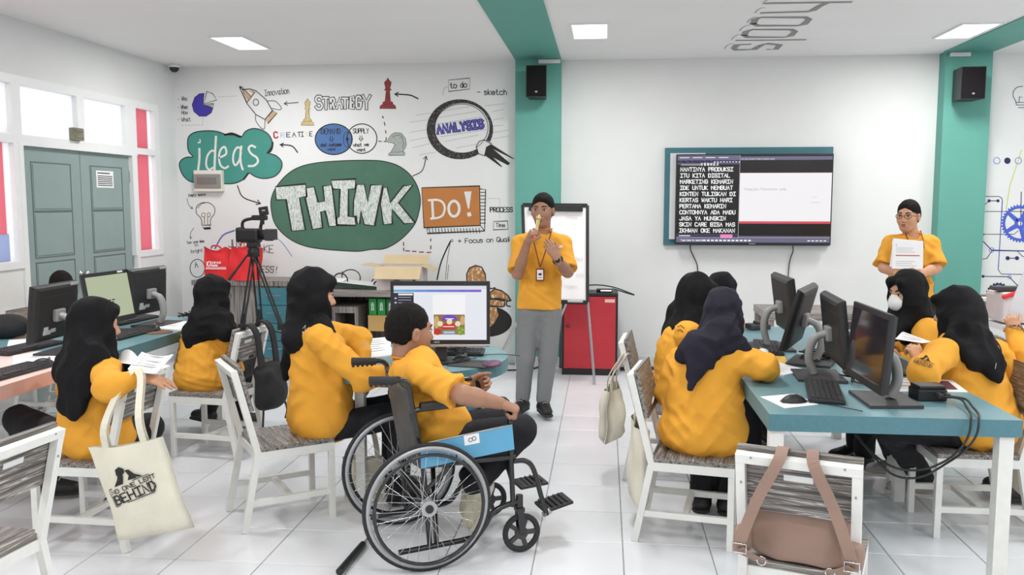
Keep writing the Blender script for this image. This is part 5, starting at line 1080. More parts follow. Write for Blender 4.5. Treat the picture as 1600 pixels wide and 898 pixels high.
def nets(F, org, h):
    S_ = F < 0; n = F.shape
    c = np.zeros((n[0]-1, n[1]-1, n[2]-1), np.int8)
    cor = [(i, j, k) for i in (0, 1) for j in (0, 1) for k in (0, 1)]
    for i, j, k in cor: c += S_[i:n[0]-1+i, j:n[1]-1+j, k:n[2]-1+k]
    I, J_, K_ = np.nonzero((c > 0) & (c < 8)); val = [F[I+i, J_+j, K_+k] for i, j, k in cor]
    acc = np.zeros((len(I), 3)); cnt = np.zeros(len(I))
    for a in range(8):
        for b in range(a+1, 8):
            ca, cb = np.array(cor[a]), np.array(cor[b])
            if np.abs(ca-cb).sum() != 1: continue
            va, vb = val[a], val[b]; m_ = (va < 0) != (vb < 0); t = np.where(m_, va/(np.where(m_, va-vb, 1)), 0)
            acc += np.where(m_[:, None], ca+t[:, None]*(cb-ca), 0); cnt += m_
    P_ = acc/cnt[:, None]+np.stack([I, J_, K_], 1); P_ = org+P_*h
    idx = np.full(c.shape, -1, np.int32); idx[I, J_, K_] = np.arange(len(I)); fs = []
    sx = S_[:-1, 1:-1, 1:-1] != S_[1:, 1:-1, 1:-1]; i, j, k = np.nonzero(sx); j += 1; k += 1
    q = np.stack([idx[i, j-1, k-1], idx[i, j, k-1], idx[i, j, k], idx[i, j-1, k]], 1); fl_ = ~S_[i, j, k]; q[fl_] = q[fl_][:, ::-1]; fs.append(q)
    sy = S_[1:-1, :-1, 1:-1] != S_[1:-1, 1:, 1:-1]; i, j, k = np.nonzero(sy); i += 1; k += 1
    q = np.stack([idx[i-1, j, k-1], idx[i-1, j, k], idx[i, j, k], idx[i, j, k-1]], 1); fl_ = ~S_[i, j, k]; q[fl_] = q[fl_][:, ::-1]; fs.append(q)
    sz = S_[1:-1, 1:-1, :-1] != S_[1:-1, 1:-1, 1:]; i, j, k = np.nonzero(sz); i += 1; j += 1
    q = np.stack([idx[i-1, j-1, k], idx[i, j-1, k], idx[i, j, k], idx[i-1, j, k]], 1); fl_ = ~S_[i, j, k]; q[fl_] = q[fl_][:, ::-1]; fs.append(q)
    return P_, np.concatenate(fs)
def obj_np(name, parts, m, parent):
    """parts: list of (verts, quads) joined into one mesh"""
    vs = np.concatenate([p[0] for p in parts]); o_ = 0; fs = []
    for v, f in parts: fs.append(f+o_); o_ += len(v)
    fs = np.concatenate(fs); me = bpy.data.meshes.new(name); me.vertices.add(len(vs)); me.vertices.foreach_set('co', vs.astype(np.float32).ravel())
    me.loops.add(len(fs)*4); me.loops.foreach_set('vertex_index', fs.astype(np.int32).ravel()); me.polygons.add(len(fs))
    me.polygons.foreach_set('loop_start', np.arange(0, len(fs)*4, 4, dtype=np.int32)); 
    me.polygons.foreach_set('use_smooth', np.ones(len(fs), bool)); me.materials.append(m); me.update(calc_edges=True); me.validate()
    return link(name, me, parent)
def folds(seed, amp=.006, freq=38, dirs=None, n=4):
    rg = np.random.default_rng(seed); D = []
    for i in range(n):
        d = unit(rg.normal(size=3)*V(1, 1, .45) if dirs is None else V(*dirs[i % len(dirs)])+rg.normal(size=3)*.25); e = unit(rg.normal(size=3)); D.append((d*freq*rg.uniform(.6, 1.5), e*freq*rg.uniform(.3, .6), rg.uniform(0, 6.3), rg.uniform(.5, 1)))
    def fn(x, y, z):
        r = 0
        for d, e, ph, a in D:
            q = np.sin(x*e[0]+y*e[1]+z*e[2]+ph*2); w_ = 1-2*np.sqrt(np.sin((x*d[0]+y*d[1]+z*d[2])*.5+ph+1.1*q)**2+.02); k_ = np.clip(.55+.75*np.sin(x*e[1]*.8+y*e[2]*.8+z*e[0]*.8+ph*3), 0, 1)
            r = r-a*w_*k_
        return amp*r/n*2.4
    return fn
UPV = V(0, 0, 1)
def hand(sd_parts, wr, d, pn, side, curl=.4, off=(0, 0, 0), h=.0032, size=1.0, spread=.06, thumb=.5, cm=(1, 1, 1, 1)):
    """wr wrist, d wrist->fingers, pn the way the palm faces, side +1: thumb towards d x pn"""
    d, pn = unit(d), unit(pn); pn = unit(pn-d*(pn@d)); lat = np.cross(d, pn)*side; wr = V(*wr); s = SD(); z = size
    s.cone(wr-d*.03, wr+d*.02*z, .026*z, .024*z, .02, flat=(pn, .72))
    for i, (o_, L0, L1) in enumerate(((.028, .078, .036), (.0095, .083, .042), (-.0095, .079, .039), (-.028, .070, .030))):
        kn = wr+d*L0*z+lat*o_*z; s.cone(wr+d*.015*z+lat*o_*.55*z, kn, .0145*z, .0115*z, .014)
        a = spread*(o_/.028); c = curl*cm[i]; dd = unit(d+lat*a); ang = 0; p = kn
        for j, (l, r0, r1) in enumerate(((L1, .0096, .0088), (L1*.66, .0088, .0080), (L1*.5, .0080, .0068))):
            ang += c*(1.45 if j == 0 else 1.5 if j == 1 else .9); q = p+(dd*math.cos(ang)+pn*math.sin(ang))*l*z
            s.cone(p, q, r0*z, r1*z, .005); p = q
    tb0 = wr+d*.025*z+lat*.024*z; td = unit(d*.62+lat*(.75-.35*thumb)+pn*(.25+.55*thumb)); t1 = tb0+td*.042*z; t2 = t1+unit(td+d*.5-lat*.35*thumb+pn*.2)*.034*z; t3 = t2+unit(td+d*.7-lat*.55*thumb+pn*.2)*.024*z
    s.cone(wr+lat*.012*z, t1, .016*z, .0125*z, .014); s.cone(t1, t2, .0118*z, .0102*z, .006); s.cone(t2, t3, .0102*z, .0082*z, .004)
    sd_parts.append(s.mesh(h, off=off))
def basis(f, up=UPV):
    f = unit(f); r = unit(np.cross(f, up)); u = np.cross(r, f); return np.array([r, f, u])
def person(lb, J, fh, fb, female=True, hijab='hijab', skin='skin', shirt='yellow', trousers='trouser', shoe='shoe', long=None, hem=None, hs=1.0, wide=(.165, .125), hip=(.19, .16, .13), drape=(), eyes=False, mask=False, glasses=False, toes=None, seed=1, hands=None, sleeve=.075, hair_long=False, vox=.009, sock=None, cape=(.185, .14, .1), fold=.010, badge=None, shoe_extra=None, group=None, tilt=0, fst=.032):
    long = female if long is None else long
    J = {k: V(*v) for k, v in J.items()}; root = V(J['pel'][0], J['pel'][1], 0); t = thing('person', lb, 'person', root, group=group)
    Bb = basis((fb[0], fb[1], 0)); r_, f_ = Bb[0], Bb[1]; Bh = basis(fh); H = J['head']
    if tilt: Rt = np.array(Matrix.Rotation(tilt, 3, Vector(Bh[1]))); Bh = np.array([Rt@Bh[0], Bh[1], Rt@Bh[2]])
    hp = lambda x, y, z: H+(Bh[0]*x+Bh[1]*y+Bh[2]*z)*hs
    # --- body (skin): head, neck, arms, hands, hidden torso, one mesh
    s = SD(); s.ell(hp(0, -.014, .028), V(.074, .094, .088)*hs, Bh, .02); s.ell(hp(0, .022, -.03), V(.060, .068, .084)*hs, Bh, .03)
    s.cone(hp(-.012, .045, -.088), hp(.012, .045, -.088), .027*hs, .027*hs, .03)
    for k in (-1, 1):
        s.ell(hp(k*.034, .05, -.028), V(.026, .032, .032)*hs, Bh, .025); (None if hijab else (s.ell(hp(k*.077, -.004, -.012), V(.010, .019, .030)*hs, Bh, .008), s.ell(hp(k*.085, .0, -.01), V(.005, .009, .015)*hs, Bh, .006, 's')))
        s.ell(hp(k*.031, .098, .004), V(.018, .016, .011)*hs, Bh, .010, 's')
    s.cone(hp(-.03, .073, .024), hp(.03, .073, .024), .012*hs, .012*hs, .02)
    s.cone(hp(0, .083, .008), hp(0, .101, -.030), .008*hs, .0125*hs, .012); s.cone(hp(-.011, .091, -.034), hp(.011, .091, -.034), .009*hs, .009*hs, .008)
    s.ell(hp(0, .087, -.058), V(.024, .011, .007)*hs, Bh, .007); s.ell(hp(0, .085, -.069), V(.020, .011, .008)*hs, Bh, .007)
    nb = J['neck']; s.cone(hp(0, -.022, -.05), nb-UPV*.03, .050*hs, .058, .03)
    parts = [s.mesh(.0042 if eyes else .0055, off=root)]
    s = SD(); s.ell(J['chest'], (wide[0]*.8, wide[1]*.75, .16), Bb, .05); s.ell(J['pel'], (hip[0]*.75, hip[1]*.75, .09), Bb, .05); s.cone(J['chest'], J['pel'], .09, .06, .05); s.cone(nb-UPV*.02, J['chest'], .055, .08, .05)
    for k in 'LR': s.cone(nb-UPV*.05, J['sh'+k], .05, .045, .03); s.cone(J['sh'+k], J['el'+k], .042, .036, .02)
    if 'shL' in J: parts.append(s.mesh(.014, off=root))
    for k in 'LR':
        el, wr = J['el'+k], J['wr'+k]; s = SD(); up_ = el+(J['sh'+k]-el)*.45
        s.cone(up_, el, .043*hs, .038*hs, .03); s.cone(el, el+(wr-el)*.35, .038*hs, .037*hs, .02); s.cone(el+(wr-el)*.3, wr, .038*hs, .026*hs, .02); parts.append(s.mesh(.006, off=root))
        hd = (hands or {}).get(k, {}); d = hd.get('d', wr-el)
        hand(parts, wr, d, hd.get('pn', -UPV), hd.get('side', -1 if k == 'L' else 1), hd.get('curl', .35), root, hd.get('h', .0036), hd.get('size', .98), thumb=hd.get('thumb', .4), cm=hd.get('cm', (1, 1, 1, 1)), spread=hd.get('spread', .06))
    body = obj_np('body', parts, M[skin], t)
    rel = lambda p: tuple(V(*p)-root)
    if eyes:
        Rm = Matrix(tuple(map(tuple, Bh))).transposed()
        for k in (-1, 1):
            m = MB(); m.ell(rel(hp(k*.031, .0765, .003)), V(.0128, .0118, .0068)*hs, Rm, 8); e_ = m.build('eye', mat('eye_white', s2l(222, 216, 208), .3), t)
            m = MB(); m.ell(rel(hp(k*.031, .0855, .003)), V(.0064, .0042, .0064)*hs, Rm, 7); m.build('iris', mat('dark_iris', s2l(30, 20, 16), .2), e_)
            m = MB(); m.tube(smooth_line([rel(hp(k*(.031+q), .0885-abs(q)*.35, .010-abs(q)*.12)) for q in (-.013, 0, .013)], 3), .0016*hs, 5); m.build('eyelid', M['hair'], t)
            m = MB(); m.tube(smooth_line([rel(hp(k*x, y, z)) for x, y, z in ((.013, .0905, .023), (.03, .0875, .029), (.047, .073, .023))], 4), [.0022*hs]+[.0036*hs]*7+[.0016*hs], 6); m.build('eyebrow', M['hair'], t)
        if not mask:
            m = MB(); m.ell(rel(hp(0, .0915, -.0585)), V(.021, .0085, .0045)*hs, Rm, 8); m.ell(rel(hp(0, .0895, -.0675)), V(.018, .0085, .006)*hs, Rm, 8); m.build('lips', M['lips'], t)
    if glasses:
        m = MB()
        for k in (-1, 1):
            m.tube([rel(hp(k*.033+.024*math.cos(a), .101-abs(k*.033+.024*math.cos(a))*.12, .002+.017*math.sin(a))) for a in np.linspace(0, 2*PI, 17)[:-1]], .0018*hs, 5, closed=True)
            m.tube([rel(hp(k*.057, .094, .006)), rel(hp(k*.079, .01, .0))], .0016*hs, 5)
        m.tube([rel(hp(-.009, .102, .004)), rel(hp(.009, .102, .004))], .0018*hs, 5); m.build('spectacles', M['black'], t)
    if mask:
        s = SD(); s.ell(hp(0, .058, -.044), V(.058, .054, .052)*hs, Bh, .01); s.cone(hp(0, .090, -.01), hp(0, .100, -.05), .010*hs, .018*hs, .03); s.ell(hp(0, .02, -.04), V(.058, .062, .08)*hs, Bh, .005, 's'); s.plane(hp(0, .05, -.04), -Bh[1]); 
        obj_np('face_mask', [s.mesh(.0045, off=root)], M['mask'], t)
        m = MB()
        for k in (-1, 1): m.tube([rel(hp(k*.058, .06, -.02)), rel(hp(k*.08, .0, .01))], .0015, 5); m.tube([rel(hp(k*.055, .055, -.065)), rel(hp(k*.08, .0, -.03))], .0015, 5)
        m.build('mask_loop', M['mask'], t)
    # --- hair or headscarf
    if not hijab:
        s = SD(); s.ell(hp(0, -.016, .033), V(.079, .099, .092)*hs, Bh, .01); s.ell(hp(0, -.05, -.01), V(.070, .063, .068)*hs, Bh, .03)
        s.ell(hp(0, .100, -.028), V(.078, .060, .092)*hs, Bh, .008, 's')
        for k in (-1, 1): s.ell(hp(k*.082, .02, -.035), V(.03, .042, .045)*hs, Bh, .01, 's')
        s.plane(hp(0, -.05, -.062), -Bh[2]-Bh[1]*.3)
        dn = folds(seed+90, .0040, 330, n=6); obj_np('hair', [s.mesh(.0045, disp=dn, off=root)], M['hair'], t)
    else:
        s = SD(); s.ell(hp(0, -.012, .024), V(.092, .118, .116)*hs, Bh, .02); s.ell(hp(0, .0, -.045), V(.088, .098, .10)*hs, Bh, .04)
        s.cone(hp(-.04, .080, .075), hp(.04, .080, .075), .022, .022, .03)
        s.cone(hp(0, -.005, -.06), nb-UPV*.02, .088*hs, .115, .05); s.ell(nb-UPV*.055+f_*.0, cape, Bb, .06)
        for a, b, ra, rb, fl in drape: s.cone(a, b, ra, rb, .05, flat=fl)
        s.ell(hp(0, .125, -.012), V(.054, .072, .082)*hs, Bh, .018, 's')
        s.ell(hp(0, .04, -.01), V(.055, .062, .078)*hs, Bh, .01, 's')
        obj_np('headscarf', [s.mesh(.0075, disp=folds(seed+7, .0085, 66, [unit(r_*.9+UPV*.25), unit(f_*.8+r_*.3+UPV*.3), unit(r_*.5-f_*.6), unit(r_-UPV*.5), UPV], n=6), off=root)], M[hijab], t)
    # --- shirt
    s = SD(); ch, pe = J['chest'], J['pel']; s.ell(ch+UPV*.02, (wide[0], wide[1], .19), Bb, .05); s.ell((ch+pe)/2, ((wide[0]+hip[0])/2*.98, (wide[1]+hip[1])/2, .17), Bb, .06); s.ell(pe, hip, Bb, .06)
    for k in 'LR':
        shp = J['sh'+k]; el, wr = J['el'+k], J['wr'+k]; s.cone(nb-UPV*.06, shp, .060, sleeve*.80, .035); s.cone(nb-UPV*.022, shp+UPV*.005, .052, .040, .03)
        if long:
            s.cone(shp, el, sleeve*.88, sleeve*.88, .035); s.cone(el, el+(wr-el)*.86, sleeve*.84, sleeve*.55, .025)
        else:
            tip = shp+(el-shp)*.93; s.cone(shp, tip, sleeve*.78, sleeve*.98, .03); 
    if not long:
        for k in 'LR':
            el = J['el'+k]; sh = J['sh'+k]; d = unit(el-sh); tip = sh+(el-sh)*.84; s.ell(tip+d*.075, (sleeve*1.42, sleeve*1.42, .07), basis(np.cross(d, V(.3, .5, .1)), d), .006, 's')
    s.cone(nb-UPV*.02, nb+UPV*.09+unit(H-nb)*.02, .060, .075, .008, op='s')
    if hem is not None: s.plane((0, 0, hem), (0, 0, -1))
    dirs = [unit(r_*.3+UPV), unit(f_*.6-UPV*.8), unit(r_*.8-UPV*.5), unit(-r_*.7+UPV*.6)]
    obj_np('shirt', [s.mesh(vox, disp=folds(seed, fold*.72, fst*2700, dirs, n=5), off=root)], M[shirt], t)
    if not hijab:
        m = MB(); c_ = nb+UPV*.016; ax = unit(UPV+unit(H-nb)*.25); bb = basis(np.cross(unit(r_), ax), ax); m.tube([rel(c_+bb[0]*.062*math.cos(a)+bb[1]*.062*math.sin(a)) for a in np.linspace(0, 2*PI, 21)[:-1]], .005, 6, closed=True); m.build('collar', M['rib'], t)
    # --- trousers, shoes
    s = SD(); s.ell(pe-UPV*.02, (hip[0]*(.78 if female else .84), hip[1]*(.74 if female else .84), .10), Bb, .04); tr = .078 if trousers == 'trouser_g' else .082
    for k in 'LR':
        s.cone(J['hip'+k]-UPV*(.0 if hem else .012), J['kn'+k], tr+(.012 if hem else -.006), tr-.008, .04); s.cone(J['kn'+k], J['an'+k]+UPV*.03, tr-.01, tr-.022, .02)
    obj_np('trousers', [s.mesh(.01, disp=folds(seed+3, .0022 if trousers == 'trouser_g' else .005, 70, n=5), off=root)], M[trousers], t)
    for k in 'LR':
        an = J['an'+k]; td = (toes or {}).get(k, V(fb[0], fb[1], 0)); td = unit(td); dn_ = unit(-UPV+td*(td@UPV)) if abs(td@UPV) < .95 else -f_
        sd_ = np.cross(td, dn_); bot = an+dn_*.07; fl = unit(dn_)
        s = SD(); s.cone(an+dn_*.005, an+dn_*.03, .042, .046, .02); s.cone(an+dn_*.03-td*.02, an+dn_*.038+td*.14, .043, .036, .03, flat=(fl, .85)); s.cone(an+td*.04+dn_*.01, an+td*.12+dn_*.035, .035, .028, .03)
        s.plane(bot-dn_*.012, dn_)
        so = obj_np('shoe', [s.mesh(.006, off=root)], M[shoe], t)
        s = SD(); s.cone(bot-dn_*.008-td*.025, bot-dn_*.008+td*.15, .046, .04, .02, flat=(fl, .5)); s.plane(bot, dn_); s.plane(bot-dn_*.02, -dn_); obj_np('sole', [s.mesh(.006, off=root)], M['sole'] if shoe != 'shoe' else M['rubber'], so)
        m = MB()
        for q in range(4): c_ = an+td*(.05+.018*q)-dn_*(.022-.011*q); m.tube([rel(c_-sd_*.022), rel(c_-dn_*.010), rel(c_+sd_*.022)], .0028, 5)
        m.build('laces', M['sole'] if shoe != 'shoe_g' else M['paper'], so)
        if sock: s = SD(); s.cone(an-dn_*.0, an+unit(J['kn'+k]-an)*.13, .038, .042, .01); obj_np('sock', [s.mesh(.007, off=root)], M[sock], t)
    if badge is not None:
        bp = V(*badge); m = MB()
        for k in (-1, 1): m.tube([rel(nb+r_*k*.07+UPV*.02), rel(nb+r_*k*.065+f_*.09-UPV*.03), rel((nb+bp)/2+r_*k*.03+f_*.045), rel(bp+UPV*.055)], .004, 5)
        m.build('lanyard', M['maroon'], t)
        m = MB(); m.box(rel(bp), (.062, .008, .095), R=Matrix(tuple(map(tuple, Bb))).transposed(), bev=.006); bd = m.build('badge', mat('badge_frame', s2l(140, 62, 36), .4), t)
        m = MB(); m.box(rel(bp+f_*.0045), (.044, .002, .072), R=Matrix(tuple(map(tuple, Bb))).transposed()); m.build('badge_card', M['paper'], bd)
        m = MB(); m.box(rel(bp+f_*.006+UPV*.003), (.022, .001, .016), R=Matrix(tuple(map(tuple, Bb))).transposed()); m.box(rel(bp+f_*.006-UPV*.02), (.03, .001, .004), R=Matrix(tuple(map(tuple, Bb))).transposed()); m.build('printed_mark', M['ink'], bd)
    return t, root
def patch(t, px, py, draw, wd=.08, m='ink', part='shirt', lift=.006):
    """small print lying on the cloth where the photograph shows it"""
    o = [c for c in COL.objects if c.parent == t and c.name.startswith(part)][0]; me = o.data; v = np.empty(len(me.vertices)*3, np.float32); me.vertices.foreach_get('co', v); v = v.reshape(-1, 3)+V(*t.location)
    nn = np.empty(len(me.vertices)*3, np.float32); me.vertices.foreach_get('normal', nn); nn = nn.reshape(-1, 3); d = unit(ray(px, py)); q = v-EYE; al = q@d; dist = np.linalg.norm(q-al[:, None]*d, axis=1)
    c = np.nonzero((dist < .03) & (nn@d < -.2))[0]
    if not len(c): return
    i = c[np.argmin(al[c]+dist[c]*2)]; near = np.nonzero(np.linalg.norm(v-v[i], axis=1) < .03)[0]; n_ = unit(nn[near].mean(0)); p = v[near].mean(0)+n_*lift
    up = unit(UPV-n_*(UPV@n_)) if abs(n_[2]) < .95 else V(0, 1, 0); u_ = np.cross(up, n_); d_ = Draw(p-V(*t.location)-u_*wd/2, u_*wd, up*wd, n_); d_.t = .0006; draw(d_); d_.build('printed_mark', M[m], t)
def logo(d_, s=1.0, ang=0.0):   # boxed motto with clasped hands above
    ca, sa = math.cos(ang), math.sin(ang); T_ = lambda x, y: np.array([.5+(x*ca-y*sa)*s, (x*sa+y*ca)*s])
    d_.line([T_(-.5, -.25), T_(.48, -.25), T_(.5, -.22), T_(.5, .14), T_(.48, .17), T_(-.48, .17), T_(-.5, .14), T_(-.5, -.25)], .014*s, 0, closed=True, raw=True)
    a = T_(-.45, .04); d_.text('NO ONE LEFT', a[0], a[1], .09*s, .018*s, ang=ang, wx=1.36, sp=1.0)
    a = T_(-.46, -.21); d_.text('BEHIND', a[0], a[1], .2*s, .034*s, ang=ang, wx=.98, sp=1.3)
    for P in ([(-.32, .19), (-.1, .19), (-.02, .36), (-.12, .42), (-.17, .33)], [(.02, .22), (.12, .36), (.22, .19)], [(-.15, .42), (-.12, .55), (-.02, .58), (.06, .5), (.04, .42), (-.05, .36)], [(.08, .33), (.06, .46), (.14, .44), (.2, .3), (.34, .19), (.26, .19)]): d_.poly([tuple(T_(*p)) for p in P], 0, raw=True)
def seat_legs(J, d, sp=.09, L=.42, foot=.0, toe=None, ank_z=.09, kz=.49, dL=None, dR=None):
    pe = J['pel'] = V(*J['pel'])
    for k, s_ in (('L', 1), ('R', -1)):
        dd = unit(V(*(dL if k == 'L' and dL is not None else dR if k == 'R' and dR is not None else d), 0) if True else d); lat = V(-dd[1], dd[0], 0)
        J['hip'+k] = pe+V(-unit(V(*d, 0))[1], unit(V(*d, 0))[0], 0)*s_*.085-UPV*.03
        J['kn'+k] = V(*(J['hip'+k]+dd*L)[:2], kz); J['an'+k] = V(*(J['kn'+k]+dd*foot+lat*0)[:2], ank_z)
    return J
# ================================================================ PEOPLE
A = aty
# standing speaker with microphone
J = dict(head=A(848, 328, 6.32), neck=A(848, 361, 6.36), chest=A(846, 412, 6.37), pel=A(842, 478, 6.4), shR=A(813, 381, 6.38), shL=A(879, 381, 6.38), elR=A(809, 428, 6.24), elL=A(887, 425, 6.24), wrR=A(825, 376, 6.09), wrL=A(870, 404, 6.04),
 hipR=A(826, 492, 6.4), hipL=A(859, 492, 6.4), knR=A(821, 560, 6.36), knL=A(856, 560, 6.36), anR=A(817, 626, 6.38), anL=A(849, 629, 6.34))
t, rt = person('man in yellow T-shirt and grey trousers standing and speaking into a microphone', J, (-.16, -1, -.02), (-.05, -1, 0), False, None, 'skin', trousers='trouser_g', long=False, hem=.80, hs=1.04, wide=(.165, .115), hip=(.165, .12, .17), eyes=True, seed=3, sleeve=.082, fst=.02, fold=.009, vox=.008, badge=A(844, 429, 6.225), toes={'R': V(-.25, -1, 0), 'L': V(.3, -1, 0)},
 hands={'R': dict(d=V(.35, -.5, .8), pn=V(.9, .2, -.1), side=-1, curl=.8, h=.003, thumb=.8), 'L': dict(d=V(-.45, -.1, .85), pn=V(-.35, .85, .1), side=-1, curl=.28, h=.003, thumb=.6, spread=.02)})
patch(t, 877, 389, lambda d: (d.poly([(.1, .3), (.9, .3), (.9, .45), (.1, .45)], 0, raw=True), d.poly([(.1, .55), (.9, .55), (.9, .8), (.1, .8)], 0, raw=True)), .035, 'paper')
m = MB(); w_, e_ = J['wrL'], J['elL']; ax = unit(e_-w_); bb = basis(np.cross(ax, UPV), ax); c_ = w_+ax*.02-rt
m.tube([tuple(c_+bb[0]*.032*math.cos(a)+bb[1]*.032*math.sin(a)) for a in np.linspace(0, 2*PI, 17)[:-1]], .008, 6, closed=True); m.ell(tuple(c_+V(0, -.034, 0)), (.02, .008, .02), n=8); m.build('wristwatch', M['black'], t)
a, b = A(841, 344, 6.13), A(836, 374, 6.05); mc = thing('microphone', 'gold and silver microphone with orange end held by the speaking man', 'microphone', b)
r = lambda p: tuple(p-b); GOLD = mat('pale_gold_metal', s2l(214, 196, 140), .3, metal=.7)
m = MB(); m.tube([r(a), r(a*.3+b*.7)], [.013, .010], 12); m.build('grip', GOLD, mc)
m = MB(); m.ell(r(a+(a-b)*.12), (.020, .020, .022), n=10); m.build('grille', GOLD, mc)
m = MB(); m.tube([r(a*.3+b*.7), r(b)], [.010, .011], 12); m.build('end_cap', emit('orange_glow', s2l(255, 120, 90), 1.0), mc)  # end cap emits its own orange
# second standing man with papers
J = dict(head=A(1419, 337, 6.9), neck=A(1424, 366, 6.95), chest=A(1422, 408, 6.95), pel=A(1424, 470, 6.98), shR=A(1393, 382, 6.93), shL=A(1453, 382, 6.97), elR=A(1381, 418, 6.85), elL=A(1462, 419, 6.87), wrR=A(1408, 427, 6.72), wrL=A(1437, 428, 6.74), hipR=A(1410, 485, 6.98), hipL=A(1440, 485, 6.98))
for k, s_ in (('L', 1), ('R', -1)): h_ = J['hip'+k]; J['kn'+k] = V(h_[0], h_[1]-.02, .46); J['an'+k] = V(h_[0], h_[1], .09)
t, rt = person('man in glasses and yellow T-shirt standing on the right, holding papers to his chest', J, (-.62, -.8, -.05), (-.15, -1, 0), False, None, 'skin_lt', long=False, hem=.76, hs=1.02, wide=(.165, .115), hip=(.165, .12, .17), eyes=True, glasses=True, seed=5, sleeve=.088, fst=.02,
 hands={'R': dict(d=V(1, -.2, .1), pn=V(0, 1, .1), side=1, curl=.35), 'L': dict(d=V(-1, -.2, .1), pn=V(0, 1, .1), side=-1, curl=.35)})
patch(t, 1442, 386, lambda d: d.poly([(.1, .3), (.9, .3), (.9, .7), (.1, .7)], 0, raw=True), .04, 'paper')
m = MB(); nb = J['neck']-rt
for k in (-1, 1): m.tube([tuple(nb+V(k*.06, -.02, .03)), tuple(nb+V(k*.055, -.10, -.04)), tuple(nb+V(k*.05, -.14, -.1))], .004, 5)
m.build('lanyard', M['maroon'], t)
c = A(1418, 398, 6.72); pp = thing('paper_stack', 'white printed sheets held by the standing man with glasses', 'paper', c, -.12)
m = MB(); m.box((0, 0, 0), (.215, .008, .21), R=Matrix.Rotation(-.12, 3, 'X')); m.build('sheet', M['paper'], pp); m = MB(); m.box((-.012, .008, .006), (.2, .004, .215), R=Matrix.Rotation(-.12, 3, 'X')@Matrix.Rotation(.1, 3, 'Y')); m.build('sheet', M['paper'], pp)
d = Draw((-.1, -.0155, -.1), (1, 0, 0), (0, .12, 1), (0, -1, 0)); d.text('i', .02, .165, .015, .003)
for k, (x1, y) in enumerate(((.14, .15), (.13, .135), (.15, .12), (.15, .05), (.13, .035), (.16, .02))): d.line([V(.02, y), V(x1, y)], .0022, raw=True)
d.build('printed_text', M['ink_grey'], pp); d = Draw((-.1, -.0155, -.1), (1, 0, 0), (0, .12, 1), (0, -1, 0)); d.line([V(.02, .095), V(.18, .095)], .007, raw=True); d.build('printed_line', M['red_cab'], pp)
# woman beside the wheelchair
cd5 = V(.811, .584, 0)
J = dict(head=A(489, 461, 4.3), neck=A(480, 514, 4.28), chest=A(500, 570, 4.27), pel=A(503, 650, 4.26), shR=A(500, 530, 4.10), shL=A(518, 522, 4.45), elR=A(566, 590, 4.06), elL=A(562, 530, 4.58), wrR=A(640, 582, 4.22), wrL=A(571, 580, 4.36))
seat_legs(J, (.90, .43), L=.40, foot=-.02)
bk = A(462, 560, 4.12)
t, rt = person('woman in black hijab and yellow shirt seated beside the wheelchair, in profile', J, (.86, .48, -.10), (.86, .5, 0), True, 'hijab', 'skin_lt', hip=(.185, .175, .15), wide=(.155, .15), sleeve=.078, eyes=True, seed=11, hs=1.07, fst=.024, fold=.014, vox=.008, cape=(.13, .12, .09),
 drape=[(A(466, 500, 4.3), A(452, 565, 4.3), .09, .035, (cd5, .6)), (A(452, 560, 4.3), A(446, 590, 4.3), .035, .02, None), (A(505, 510, 4.2), A(520, 540, 4.35), .05, .03, None)], hands={'L': dict(d=V(.05, -.1, -1), pn=V(-.6, .2, 0), curl=.15, h=.003), 'R': dict(d=V(1, .3, -.1), pn=V(0, 0, -1))})
patch(t, 464, 521, lambda d: (d.line([V(.0, .3), V(.5, .75), V(.9, .4)], .06, raw=True), d.line([V(.3, .1), V(.6, .2), V(.8, .0)], .07, raw=True)), .06, 'paper')
m = MB(); c_ = J['wrL']-rt+V(0, 0, .02); m.tube([tuple(c_+V(.034*math.cos(a), .034*math.sin(a), 0)) for a in np.linspace(0, 2*PI, 17)[:-1]], .005, 5, closed=True); m.build('bracelet', M['black'], t)
# wheelchair user
wd_ = unit(V(.90, .43, 0)); wn = V(wd_[1], -wd_[0], 0); WO = V(-.871, 3.823, 0)
WP = lambda x, y, z: WO+wn*x+wd_*y+UPV*z
J = dict(head=A(641, 516, 3.93), neck=A(632, 562, 3.90), chest=A(652, 606, 3.90), pel=WP(0, .13, .56), shR=A(652, 585, 3.75), shL=A(640, 574, 4.1), elR=A(722, 616, 3.62), elL=A(702, 612, 4.18), wrR=A(782, 630, 3.74), wrL=A(732, 598, 4.2))
J['pel'] = V(*J['pel'])
for k, s_ in (('L', -1), ('R', 1)): J['hip'+k] = WP(s_*.09, .14, .53); J['kn'+k] = WP(s_*.10, .50, .53)
J['anR'] = WP(.10, .27, .27); J['anL'] = WP(-.06, .30, .26)
t, rt = person('dark-haired boy in yellow T-shirt sitting in the wheelchair, seen from behind', J, (.80, .58, -.08), (.88, .45, 0), False, None, 'skin', long=False, hs=1.07, wide=(.155, .13), hip=(.165, .15, .13), eyes=True, seed=13, sleeve=.082, vox=.0075, fst=.024, fold=.012, shoe='shoe_k', toes={'R': V(*(WP(.1, .1, .06)-WP(.1, .2, .27))), 'L': V(*(WP(-.06, .14, .06)-WP(-.06, .24, .27)))},
 hands={'R': dict(d=V(.85, .25, -.35), pn=V(.1, .2, -1), curl=.95, thumb=.9, h=.003), 'L': dict(d=V(.9, .3, .0), pn=V(.3, -.9, -.2), curl=.7, h=.003)})
